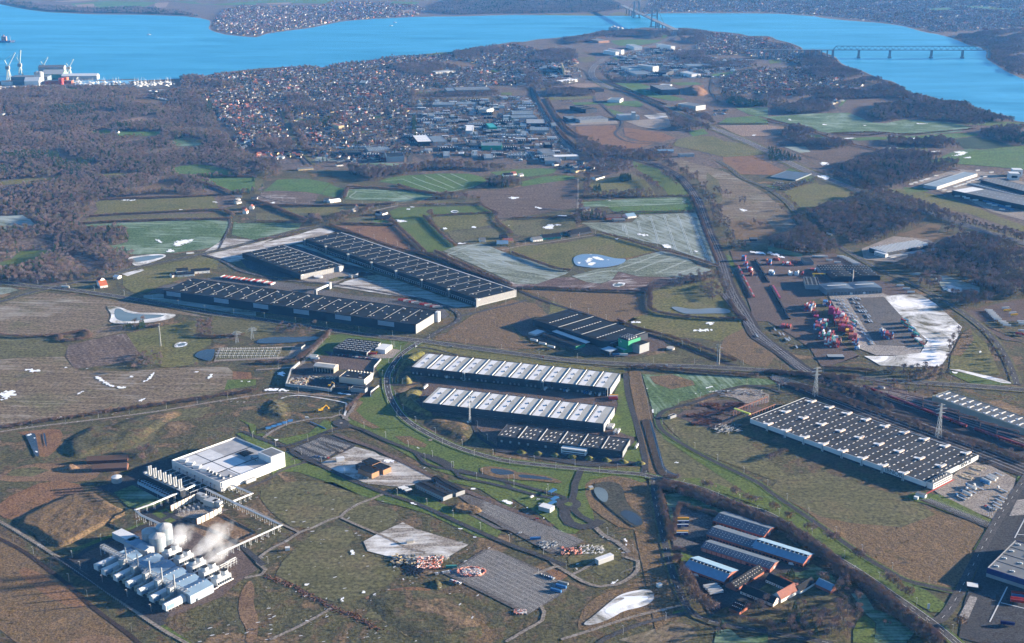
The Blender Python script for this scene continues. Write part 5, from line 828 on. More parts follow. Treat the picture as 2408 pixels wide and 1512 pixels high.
for i,q in enumerate(z1("1440,1400 1230,1265 1035,1155 845,1040 650,935 460,840 340,760")):
 o=lk('air_intake_hall',M_int,None,on(q,.3),RA);tag(o,'white-roofed intake housing, '+['nearest and brightest in the front row','second in the front row of the plant','third in the front row of the plant','fourth in the front row of the plant','fifth in the front row of the plant','sixth in the front row, half shaded','last in the front row, with pipework beside it'][i],'intake housing','intake housings along the front of the plant')
for i,q in enumerate(z1("1290,1345 1095,1235 890,1130 700,1010 520,905")):
 o=lk('silencer',M_sil,None,on(q,.3),RA);tag(o,'olive grey ribbed duct between two white intake housings, '+['nearest of five','second of five','middle of five','fourth of five','farthest of five'][i],'duct','ribbed ducts along the front of the plant')
a,b=on(z1("290,560")[0],.3),on(z1("1670,1335")[0],.3);L_=(b-a).length;r=rt_('lattice_bridge','long grey lattice bridge running diagonally through the plant','lattice bridge',a,math.atan2(b.y-a.y,b.x-a.x));n_=34;s_=L_/n_
seg=MB()
for y in(-2.5,2.5):
 for z in(9,12.5):seg.r((0,y,z),(s_,y,z),.45)
 seg.r((0,y,9),(s_,y,12.5),.3);seg.r((0,y,9),(0,y,12.5),.35)
seg.r((0,-2.5,12.5),(0,2.5,12.5),.35);seg.r((0,-2.5,12.5),(s_,2.5,12.5),.3);seg.r((0,-2.5,9),(0,2.5,9),.35);seg.b(.2,s_-.2,-1.6,1.6,9,9.5)
cp_('lattice_bay',seg.mesh('lattice_bay',SL_),r,[(s_*i,0,0) for i in range(n_)]);cp_('support_leg',MB().b(-.3,.3,-2.7,-2.2,0,9).b(-.3,.3,2.2,2.7,0,9).mesh('support_leg',SL_),r,[(s_*i,0,0) for i in range(0,n_+1,4)])
ct=z1("1400,600 1590,690 1790,800 1990,900 2190,1010")
for i,q in enumerate(ct):
 r=rt_('cooling_tower','white twin-fan cooling tower, '+['farthest back, almost hidden in steam','second from the back, beside the tanks','middle one of five','fourth from the back, steaming','nearest of the five, clear of steam'][i],'cooling tower',on(q,.3),RA,'cooling towers of the plant')
 MB().b(-10,10,-5,5,1.5,9,0).b(-9,9,-5.15,-5,1.8,5,1).obj('casing',[pn('cooling_tower_white',(.42,.44,.46),.5,var=.05),GLASS],r)
 for sx in(-5,5):MB().c(sx,0,9,13.5,4.3,3.7,n=20,top=1).obj('fan_stack',[pn('cooling_tower_white',(.42,.44,.46)),BP],r)
 MB().p([(-10,-6.5,2.2),(11,-6.5,2.2)],.7,8).obj('header_pipe',WW_,r);MB().p([(-20,-7,1.5),(-10,-7,1.5)],.6,8).obj('feed_pipe',WW_,r)
 fr=MB()
 for k in range(7):fr.r((-10+3.3*k,-5.3,0),(-10+3.3*k,-5.3,5.5),.3)
 fr.r((-10,-5.3,5.5),(10,-5.3,5.5),.35);fr.r((-10,5.4,10.2),(10,5.4,10.2),.25);fr.r((-10,-5.4,10.2),(10,-5.4,10.2),.25);fr.obj('walkway_frame',SL_,r)
for i,q in enumerate(z1("1545,385 2250,800 2350,740")):
 b=MB()
 for x in(-6,-2,2,6):
  for y in(-2,2):b.r((x,y,0),(x,y,7),.35)
 for y in(-2,2):
  for z in(3.5,7):b.r((-7,y,z),(7,y,z),.4)
 b.p([(-7,0,7.6),(7,0,7.6)],.6,8);b.p([(-7,1.4,4),(7,1.4,4)],.5,8);tag(b.obj('pipework',WL,None,on(q,.3),RA),'pale pipe frame '+['behind the rearmost cooling tower','behind the nearest cooling tower','at the end of the pipe rack by the cooling towers'][i],'pipe frame')
def bh_(nm,lab,cat,q,sz,ang,wall,roof,z=.3,gable=None,group=None):
 r=rt_(nm,lab,cat,on(q,z),ang,group);w,dp,h=sz
 if gable:MB().g(w,dp,h,h+gable,0,0,x0=-w/2,y0=-dp/2,ov=.3).mesh;MB().g(w,dp,h,h+gable,0,1,x0=-w/2,y0=-dp/2,ov=.3).obj('hall',[wall,roof],r)
 else:
  MB().b(-w/2,w/2,-dp/2,dp/2,0,h).obj('wall',wall,r);MB().b(-w/2-.15,w/2+.15,-dp/2-.15,dp/2+.15,h,h+.35).obj('roof',roof,r)
 if nm!='tiny':rast([(q[0]+math.cos(a)*5,q[1]+math.sin(a)*3) for a in(0,1.2,2.5,3.7,5)],5)
 return r
R90=ANG
bh_('workshop','white-roofed workshop at the back left corner of the plant','workshop',z1("665,345")[0],(34,13,8),R90+.05,PB,RS);bh_('workshop','blue-roofed workshop behind the turbine sheds','workshop',z1("840,470")[0],(30,14,8),R90+.05,PB,PR);bh_('workshop','white gabled control building beside the storage tanks','control building',z1("975,535")[0],(16,13,8),R90+.05,WL,PRL,gable=2)
bh_('shed','small blue shed behind the lattice bridge','shed',z1("620,585")[0],(20,9,5),RA,PB,PR,gable=2);tag(MB().p([(-14,-2,3),(14,-2,3)],1,8).p([(-14,1,3),(14,1,3)],1,8).b(-12,-11,-3,2,0,2.5).b(11,12,-3,2,0,2.5).obj('duct_bundle',RUST,None,on(z1("820,560")[0]),RA),'rust-pink duct bundle sloping behind the turbine sheds','ducts')
# ================================================================ BRICK SHEDS AND FARM (lower right)
def z5(s):return[((2640+float(a.split(',')[0])/3.15)/1.701,(2000+float(a.split(',')[1])/3.15)/1.701) for a in s.split()]
def brick(lab,a,b,W_,h1,h2,roof,lights=0,big=False,doors=False):
 A,B=[P(*q) for q in z5(a+' '+b)];L_=(B-A).length;an=math.atan2(B.y-A.y,B.x-A.x);r=rt_('brick_shed',lab,'brick shed',(A.x,A.y,.3),an)
 MB().g(L_,W_,h1,h2,0,1).mesh;MB().g(L_,W_,h1,h2,0,1,ov=.6).obj('hall',[BRICK,roof],r)
 MB().b(-.6,L_+.6,W_/2+.2,W_+.6,h1+.1,h1+.12).obj('eave',CONC,r)
 rast([unP(A.x+math.cos(an)*x-math.sin(an)*y,A.y+math.sin(an)*x+math.cos(an)*y) for x,y in((0,0),(L_,0),(L_,W_),(0,W_))],5)
 sl_=(h2-h1)/(W_/2);pitch=math.atan(sl_)
 if lights:
  for row in((.35,) if big else(.25,.5,.75)):
   me=MB().b(-.5,.5,-.35,.35,0,.15).mesh('roof_light',SKYL) if not big else MB().b(-1.6,1.6,-1,1,0,.9,0).b(-1.7,1.7,-1.1,1.1,.9,1.1,1).mesh('roof_hatch',[WL,BP])
   for k in range(lights):
    y=(W_/2)*(.82 if big else row);o=bpy.data.objects.new('roof_hatch' if big else 'roof_light',me);o.parent=r;o.location=(L_*(k+.6)/lights,y,h1+sl_*y+.25);o.rotation_euler=(pitch,0,0);C.objects.link(o)
 m_=MB().b(-1.6,1.6,-.08,.0,.6,2.4).mesh('window',GLASS);cp_('window',m_,r,[(L_*(k+.5)/14,0,0) for k in range(14)])
 if doors:cp_('door',MB().b(-2.4,2.4,-.15,.0,0,3.6).mesh('door',pn('faded_brick_door',(.36,.17,.12),.8)),r,[(L_*(k+.7)/14,0,0) for k in range(9)])
 MB().b(L_,L_+.12,W_*.4,W_*.6,0,3.6).obj('end_door',WL,r)
 return r,L_
RB2=pn('frosted_blue_roof',(.16,.26,.36),.8,var=.12,scale=.2);RB3=pn('weathered_dark_blue_roof',(.075,.10,.135),.8,var=.2,scale=.2)
brick('farthest red brick shed with dark slate roof, next to the tree belt',"665,302","1305,503",30,4.5,8,RB3,12)
brick('long red brick shed with low dark roof, left of the bright blue-roofed one',"585,480","1150,660",28,5,8.2,RB3,14)
brick('brick shed with bright blue roof and roof hatches, a white van at its front',"1145,650","1800,858",28,5.2,9.3,RB2,12,True)
brick('long middle red brick shed with faded doors along its front',"515,645","1385,920",22,4.6,7.2,RB3,22,False,True)
brick('nearest red brick shed with frosted blue roof, white trucks in front of its wall',"290,900","800,1083",32,4.8,9.6,RB2,11,True)
def bn_(nm,lab,a,b,W_,h1,h2,wall,roof,nl=0,cat='barn',fn=None,win=0,wm=None):
 A,B=[P(*q) for q in(fn or z5)(a+' '+b)];L_=(B-A).length;an=math.atan2(B.y-A.y,B.x-A.x);r=rt_(nm,lab,cat,(A.x,A.y,.3),an)
 MB().g(L_,W_,h1,h2,0,1,ov=.5).obj('hall',[wall,roof],r);MB().b(-.5,L_+.5,W_/2-.35,W_/2+.35,h2+.1,h2+.45).obj('roof_ridge',roof,r)
 rast([unP(A.x+math.cos(an)*x-math.sin(an)*y,A.y+math.sin(an)*x+math.cos(an)*y) for x,y in((0,0),(L_,0),(L_,W_),(0,W_))],5)
 if nl:
  sl_=(h2-h1)/(W_/2);me=MB().b(-.45,.45,-.3,.3,0,.15).mesh('roof_light',SKYL)
  for k in range(nl):
   for y in(W_*.17,W_*.36):o=bpy.data.objects.new('roof_light',me);o.parent=r;o.location=(L_*(k+.5)/nl,y,h1+sl_*y+.25);o.rotation_euler=(math.atan(sl_),0,0);C.objects.link(o)
 if win:cp_('window',MB().b(-.6,.6,-.1,.0,1,2.3).mesh('window',GLASS),r,[(L_*(k+.5)/win,0,0) for k in range(win)]);cp_('door',MB().b(-.8,.8,-.12,.0,0,2.2).mesh('door',wm or BRICK),r,[(L_*.37,0,0)])
 return r
WM=pn('lime_washed_wall',(.72,.70,.66),.8,var=.06)
bn_('farm_wing','west wing of the four-sided farm with black roof and small roof lights',"960,1160","1310,935",14,3.6,9,BRICK,RB,12)
bn_('farm_wing','rear wing of the four-sided farm with white wall facing the courtyard',"1330,1040","1660,1185",13,3.6,8.5,WM,RB,0,win=12)
bn_('farm_wing','front wing of the four-sided farm with black roof and white gable end',"1010,1185","1425,1350",13,3.6,8.5,pn('limewash_gable',(.6,.5,.44),.8),RB,0,win=8)
bn_('farmhouse','red-roofed white farmhouse at the corner of the courtyard farm',"1525,1300","1740,1180",12,4.2,10,WM,TILE,0,'farmhouse',win=6);bn_('farmhouse_wing','white gabled wing with red roof beside the farmhouse',"1640,1200","1760,1170",9,4.2,9,WM,TILE,0,'farmhouse',win=3)
bn_('stable','black-roofed stable between farmhouse and the small blue-roofed shed',"1770,1190","1950,1075",10,3.5,7.5,WM,RB,0);bn_('small_brick_shed','small brick shed with frosted blue roof behind the farmhouse',"1955,1095","2150,1185",12,3.5,8,BRICK,RB2,0)
bn_('small_brick_shed','low brick shed with many small roof lights below the farm courtyard',"865,1400","1000,1455",30,3.5,6,BRICK,RB,6)
wr_('garden_wall','low brick garden wall behind the farm courtyard',z5("1510,965 1640,1040 1820,1115"),2,.5,BRICK,panel=0)
r,w,dp,h=hall('warehouse','grey-roofed warehouse with deep navy band at the right edge',t(3,3,"2062,805")[0],t(3,3,"2700,1010")[0],t(3,3,"2225,515")[0],1134+1098/4,wall=NAVY,roof=RG,parapet=.3)
MB().b(0,w,-.25,-.05,0,h*.42).obj('grey_plinth',WG,r);cp_('roof_vent',MB().b(-1.5,1.5,-.8,.8,0,1.2).b(-4,-1.8,-.6,.6,0,.3).mesh('roof_vent',WW_),r,[(w*x,dp*y,h) for x in(.1,.34,.6) for y in(.12,.4,.66,.9)]);roofline(r,'roof_ridge',[0.5],dp,h,WG)
for q in(.27,.52,.77):MB().b(.5,w-.5,dp*q-.15,dp*q+.15,h-.1,h+.2).obj('roof_seam',RK,r)
r,w,dp,h=hall('warehouse','dark roofed warehouse corner at the lower right edge',t(3,3,"2275,1345")[0],t(3,3,"2700,1480")[0],t(3,3,"2420,1060")[0],1134+1480/4,wall=NAVY,roof=RG,parapet=.3)
MB().b(0,w,-.25,-.05,0,h*.35).obj('grey_plinth',WG,r);MB().b(2,w*.4,dp*.1,dp*.3,h-.1,h+.1).obj('snow_strip',RS,r)
r,w,dp,h=hall('storage_hall','grey-green hall with snowy roof-light strips beyond the railway yard',t(3,2,"1545,700")[0],t(3,2,"2460,1025")[0],t(3,2,"1650,632")[0],756+1090/4,wall=pn('grey_green_cladding',(.22,.25,.21),.6),roof=pn('mid_grey_roof2',(.085,.09,.095),.65,var=.15),parapet=.3,endwall=YEL)
for i in range(12):
 for v in(.15,.6):MB().b(-.7,.7,-dp*.14,dp*.14,0,.9).obj('roof_light_strip',SKYL,r,(w*(i+.5)/12,dp*(v+.12),h));MB().c(0,0,0,.06,3.2,n=9).obj('snow_drift',RS,r,(w*(i+.45)/12,dp*v,h+.02))
bh_('gatehouse','small white gatehouse with flat roof at the warehouse gate, right edge','gatehouse',t(3,3,"1920,995")[0],(11,9,3.5),-.3,WK,WW_);bh_('kiosk','white box kiosk by the red walkway','kiosk',t(3,3,"1440,135")[0],(12,6,4),.9-1.6,WW_,RG);bh_('kiosk','smaller white box beside the kiosk','kiosk',t(3,3,"1393,160")[0],(5,4,3),-.6,WW_,WW_)
r,w,dp,h=hall('shelter','small dark shed on the reed edge of the steel storage field',t(2,2,"1465,885")[0],t(2,2,"1490,895")[0],t(2,2,"1520,865")[0],756+922/4,wall=WG,roof=RK,cat='shed',h=4)
r=bn_('office_block','long low black-roofed office pavilion, front one of the pair',"1500,55","1762,180",15,5.2,5.7,WG,RB,0,'office',fn=lambda s:t(1,3,s),win=14)
r=bn_('office_block','black-roofed office pavilion behind and right of the front one',"1690,35","1882,140",14,5.2,5.7,WG,RB,0,'office',fn=lambda s:t(1,3,s),win=8);bn_('link_building','low link between the two black-roofed office pavilions',"1650,-10","1760,50",10,4.6,5,WK,RB,0,'office',fn=lambda s:t(1,3,s))
WOOD=pn('timber_cladding',(.28,.15,.08),.7)
for q,sz,lab in(("1085,1370",(20,15,8),'brown timber block of the unfinished building, rear part with pale parapet'),("1180,1410",(22,14,7),'brown timber block of the unfinished building, right part'),("1060,1440",(26,13,7),'brown timber block of the unfinished building, front part'),("985,1395",(10,9,7),'dark cube of the unfinished building, left part')):
 bh_('site_building',lab,'building',t(1,2,q)[0],sz,ANG,WOOD if 'dark' not in lab else WK,RK)
for i,q in enumerate(("1372,70","1400,80","1432,95")):bh_('site_container','white site cabin in front of the office pavilion, '+['left of three','middle of three','right of three'][i],'site cabin',t(1,3,q)[0],(9,4,3.4),ANG+1.3,WK,WW_)
bh_('bus_terminal_kiosk','small flat-roofed pale service building by the roundabout','service building',t(2,3,"325,262")[0],(16,11,5),ANG+.15,WL,RS);bh_('white_container_shed','long pale shed standing alone beside the gravel loop','shed',t(2,3,"868,745")[0],(22,6.5,5.5),.62,WL,RS)
bh_('site_cabin','single pale cabin casting a long shadow on the frosty gravel lot','cabin',t(1,3,"1447,572")[0],(8,3.5,3.4),.3,W_BEIGE,WL);bh_('site_cabin','white two-part cabin at the edge of the striped car park','cabin',t(1,2,"793,1315")[0],(10,5.5,5),.3,WW_,RS)
bh_('hut','tiny white hut by the rough track under the pipe rack','hut',t(1,3,"297,638")[0],(5,4,3),.2,WW_,WW_);bh_('hut','tiny white hut beside the snowy pond','hut',t(2,3,"1385,985")[0],(5,4,3.4),.5,WW_,WW_);bh_('hut','small tan hut at the top of the winding pond','hut',t(2,3,"742,65")[0],(5,5,3),.3,YEL,WL)
bh_('hut','small green-roofed box building among the substation rows','substation building',t(1,2,"415,252")[0],(12,14,5),-.3,WG,RK)
bh_('old_farm_barn','weathered barn with brown roof left of the white hall, the nearer of two','barn',t(0,2,"1040,1390")[0],(44,13,4),.12,RUST,pn('brown_tile',(.13,.075,.05),.9),gable=4);bh_('old_farm_barn','weathered barn behind the nearer one, left of the white hall','barn',t(0,2,"1015,1315")[0],(52,12,4),.12,RUST,pn('brown_tile',(.13,.075,.05),.9),gable=4)
# ================================================================ CONTAINER TERMINAL BUILDINGS (right)
def c31(s):return t(3,1,s)
def arch(lab,FL,FR,BLp,by,wall,roof,nl,strips=False,cat='industrial hall'):
 r,w,dp,h=hall('industrial_hall',lab,FL,FR,BLp,by,wall=wall,roof=roof,cat=cat,parapet=.15)
 for k in range(2):
  x0=w*k/2;n_=8;mbx=MB();pts=[(x0+w/2*i/n_,h+2.2*math.sin(math.pi*i/n_)) for i in range(n_+1)]
  mbx.add([(x,y,z) for x,z in pts for y in(0,dp)],[(2*i,2*i+2,2*i+3,2*i+1) for i in range(n_)]);mbx.add([(x,0,z) for x,z in pts],[tuple(range(n_+1))[::-1]],1);mbx.add([(x,dp,z) for x,z in pts],[tuple(range(n_+1))],1);mbx.obj('arched_roof',[roof,wall],r)
  if strips:MB().b(x0+w*.08,x0+w*.42,dp*.45,dp*.55,h+2.1,h+2.6).obj('roof_light_strip',SKYL,r)
  else:cp_('skylight',M_SKY,r,[(x0+w/2*(i+.7)/nl,dp*v,h+1.9) for i in range(nl) for v in(.2,.5,.8)])
 return r,w,dp,h
BG=pn('blue_grey_cladding',(.13,.16,.19),.5)
arch('arched industrial hall with rows of roof lights, rear of the pair in the container terminal',*c31("500,1040 985,1040 520,985"),378+1085/4,BG,RK,9)
r,w,dp,h=arch('black arched industrial hall with tall thin chimney in the container terminal',*c31("600,1100 1058,1085 640,1045"),378+1128/4,WK,RK,3)
MB().c(w*.43,-1,0,h+14,1.2,1.0,n=10).obj('chimney',pn('pale_chimney',(.55,.47,.40),.7),r)
r,w,dp,h=arch('blue-grey arched hall with glazed front facing the concrete yard',*c31("552,1215 1075,1195 600,1155"),378+1250/4,BG,pn('slate_blue_roof',(.07,.10,.14),.6,var=.1),3,True)
cp_('window',M_WIN,r,[(w*(i+.5)/16,0,z) for i in range(16) for z in(2,4.5)]);cp_('door',MB().b(-2.5,2.5,-.15,0,0,4.5).mesh('door',WW_),r,[(w*.45,0,0),(w*.68,0,0)])
r,w,dp,h=hall('industrial_hall','steep-sided dark hall with three rows of roof lights beside the yellow crane',*c31("355,1165 487,1170 300,1090"),378+1215/4,wall=WG,roof=RK,cat='industrial hall',parapet=.3)
cp_('skylight',M_SKY,r,[(w*v,dp*(i+.5)/9,h-.1) for i in range(9) for v in(.2,.5,.82)])
hall('garage','dark garage with two rows of roof lights among stacked red containers',*c31("345,950 430,950 302,908"),378+985/4,wall=BG,roof=RK,cat='garage',parapet=.2)
r,w,dp,h=hall('factory','factory with a dense grid of bright roof lights between the woods',*c31("950,822 1105,868 1270,712"),378+905/4,wall=WK,roof=WG,cat='factory',parapet=.3)
cp_('roof_hood',MB().b(-3,3,-1.2,1.2,0,1.6,0).mesh('roof_hood',WW_),r,[(w*(j+.5)/7,dp*(i+.5)/16,h-.1) for i in range(16) for j in range(7)])
MB().b(w*.5,w+8,-8,0,0,h,0).obj('office',WW_,r);cp_('window',M_WIN,r,[(w*.5+4+5*i,-8,z) for i in range(6) for z in(1.5,4.5)]);MB().b(w+2,w+14,0,dp,0,2.5).obj('loading_canopy',WL,r)
r,w,dp,h=hall('freight_hall','long freight hall with pale blue roof near the motorway, right edge',*c31("1590,245 1970,120 1530,205"),378+148/4,wall=WL,roof=pn('pale_blue_roof',(.22,.27,.31),.6),parapet=.2)
r,w,dp,h=hall('freight_hall','black-walled freight hall with white roof corner, right edge',*c31("1735,278 2460,430 1880,230"),378+478/4,wall=WK,roof=RG,parapet=.3)
MB().b(1,w*.16,1,dp*.9,h-.1,h+.2).obj('white_roof_part',RS,r);cp_('skylight',M_SKYL,r,[(w*(.2+.8*(i+.5)/12),dp*v,h) for i in range(12) for v in(.35,.7)])
r,w,dp,h=hall('freight_hall','dark hall with many roof lights behind the black-walled one, right edge',*c31("2000,180 2420,290 2080,145"),378+325/4,wall=WK,roof=RG,parapet=.3);cp_('skylight',M_SKY,r,[(w*(i+.5)/14,dp*v,h) for i in range(14) for v in(.15,.38,.6,.85)])
for i,q in enumerate(("2305,175","2335,140")):
 r=bh_('white_block','white block with an oval opening, '+['nearer of two at the right edge','farther of two at the right edge'][i],'building',c31(q)[0],(26,26,18),-.15,WW_,WW_);tag(r);MB().add([(x*8,13.1,9+z*3.4) for x,z in[(math.copysign(abs(math.cos(a))**.5,math.cos(a)),math.copysign(abs(math.sin(a))**.5,math.sin(a))) for a in np.linspace(0,6.28,17)[:-1]]],[tuple(range(16))]).obj('oval_opening',BP,r);MB().add([(x*8,-13.1,9+z*3.4) for x,z in[(math.copysign(abs(math.cos(a))**.5,math.cos(a)),math.copysign(abs(math.sin(a))**.5,math.sin(a))) for a in np.linspace(0,6.28,17)[:-1]]],[tuple(range(16))[::-1]]).obj('oval_opening',BP,r)
r=hall('showroom','low building with many parked cars between old road and motorway',*c31("20,150 260,180 160,90"),378+190/4,wall=BG,roof=pn('slate_blue_roof',(.07,.10,.14),.6,var=.1),cat='building',parapet=.3)
bh_('field_hut','lone grey-roofed hut between the scrub and the container terminal','hut',t(2,1,"2268,750")[0],(16,11,4),.0,WK,RG,gable=3);bh_('open_shed','dark open-sided shed on the grass by the rail junction','shed',t(3,2,"632,345")[0],(26,12,4),.0,WK,WG)
# ================================================================ FARMS, SCHOOL AND FAR BUILDINGS
f01=lambda s:t(0,1,s);f11=lambda s:t(1,1,s);f21=lambda s:t(2,1,s);f20=lambda s:t(2,0,s);f10=lambda s:t(1,0,s);f30=lambda s:t(3,0,s)
for fn,lab,a,b,W_,h1,h2,wl2,rf in[
(f01,'black-roofed white country building, left wing with chimney','1665,1065','1770,1055',14,5,9,WM,RB),(f01,'long black-roofed white wing of the country building','1800,1068','1975,1055',13,5,8.5,WM,RB),(f01,'white-gabled front wing of the country building','1670,1095','1830,1085',13,4,8,WM,RB),(f01,'small left annex of the country building','1620,1100','1665,1092',12,4,7.5,WM,RB),
(f01,'orange-tiled house beside the road junction','945,1200','1015,1190',26,4,11,WM,ORG),(f01,'small house with red roof behind the orange-tiled one','905,1145','940,1150',14,4,8,WM,TILE),(f01,'pale shed at the far end of the scrap lots by the road','1065,1110','1110,1115',12,4,6,WM,RS),
(f11,'white-walled farmhouse with grey roof in the striped fields','640,390','690,390',14,4,8,WM,RG),(f11,'long white cow shed beside the white-walled farmhouse','700,400','800,385',16,4,7,WM,RS),(f11,'house with white gable at the bend of the hedge road','1120,510','1170,515',12,4,8,WM,RB),(f11,'house with steep gable near the bend of the hedge road','1190,515','1240,500',12,4,9,WM,RB),(f11,'dark barn on the green meadow below the hedge road','1140,560','1270,550',20,4,8,WK,RB),
(f11,'farmhouse south of the olive meadow','2105,765','2160,762',12,4,8,WM,RG),(f11,'dark roofed house right of the farmhouse by the olive meadow','2300,740','2370,735',14,4,8,WK,RB),(f11,'yellow barn with frosted roof at the meadow corner','2265,800','2370,800',22,4,9,YEL,RB2),(f11,'brown barn right of the yellow barn','2330,775','2420,770',18,4,8,YEL,TILE),(f11,'long low barn among trees in the upper meadows','400,95','540,85',16,4,6,YEL,RG),(f11,'small white house by the avenue of trees','760,55','820,50',12,4,7,WM,RB),(f11,'farm with white walls at the right edge of the upper fields','2330,150','2420,145',16,4,8,WM,RB),
(f21,'green-fronted farm building, first of two gabled ones','290,745','395,740',30,4,8,TEAL,RB),(f21,'green-fronted farm building, second of two gabled ones','385,735','460,732',30,4,8,TEAL,RB),(f21,'long low black stable east of the riding yard','550,715','750,680',22,4,7,WK,RB),(f21,'cream farmhouse left of the green-fronted buildings','200,765','290,755',18,4,8,WM,RG),(f21,'black roofed long barn behind the riding yard','570,690','740,660',18,4,7,WK,RB),
(f21,'farm shed with pale gable at the corner of the frosty field','1090,545','1170,535',24,4,9,WM,RB2),(f21,'low pale shed in front of the brown-roofed farm','960,575','1065,570',18,4,6,CONC,RG),(f21,'brown-roofed farm building by the frosty field','890,555','1030,545',24,4,9,BRICK,pn('dark_brown_roof',(.07,.05,.045),.8)),(f21,'blue-roofed house in the garden strip','665,478','740,470',16,4,8,WM,RB3),
(f21,'dark house among trees in the hedged garden','790,185','870,160',16,4,8,WM,RB),(f21,'white farm building at the top of the hedged garden','560,70','620,65',16,4,8,WM,RG),(f21,'house with white gable at the scrap dealer','400,50','440,45',14,4,8,WM,RB),(f21,'yellow-walled workshop at the scrap dealer','600,115','690,95',18,5,8,YEL,RB),(f21,'farmhouse at the left end of the upper green fields','0,140','45,135',14,4,9,WM,TILE),(f21,'small white gabled house near the upper green fields','75,150','110,145',10,4,8,WM,RG),
(f20,'pale-ended long hall beside the green field by the motorway','1370,1440','1520,1440',22,6,9,WL,RB2),(f20,'flat office with window bands below the motorway field','1580,1480','1715,1475',22,8,8.5,WL,RG)]:
 bn_('farm_building' if fn is not f01 else 'house',lab,a,b,W_,h1,h2,wl2,rf,0,'farm building' if fn is not f01 else 'house',fn=fn,win=4)
def big(lab,fn,s,hgt,wl2,rf,cat='industrial building',sk=0,nm='industrial_building'):
 q=fn(s);h=hgt;r,w,dp,h=hall(nm,lab,q[0],q[1],q[2],0,wall=wl2,roof=rf,cat=cat,parapet=.4,h=h)
 if sk:cp_('skylight',M_SKYL,r,[(w*(i+.5)/sk,dp*v,h) for i in range(sk) for v in(.3,.7)])
 return r
BF=pn('frosted_blue_flat_roof',(.11,.145,.18),.8,var=.25)
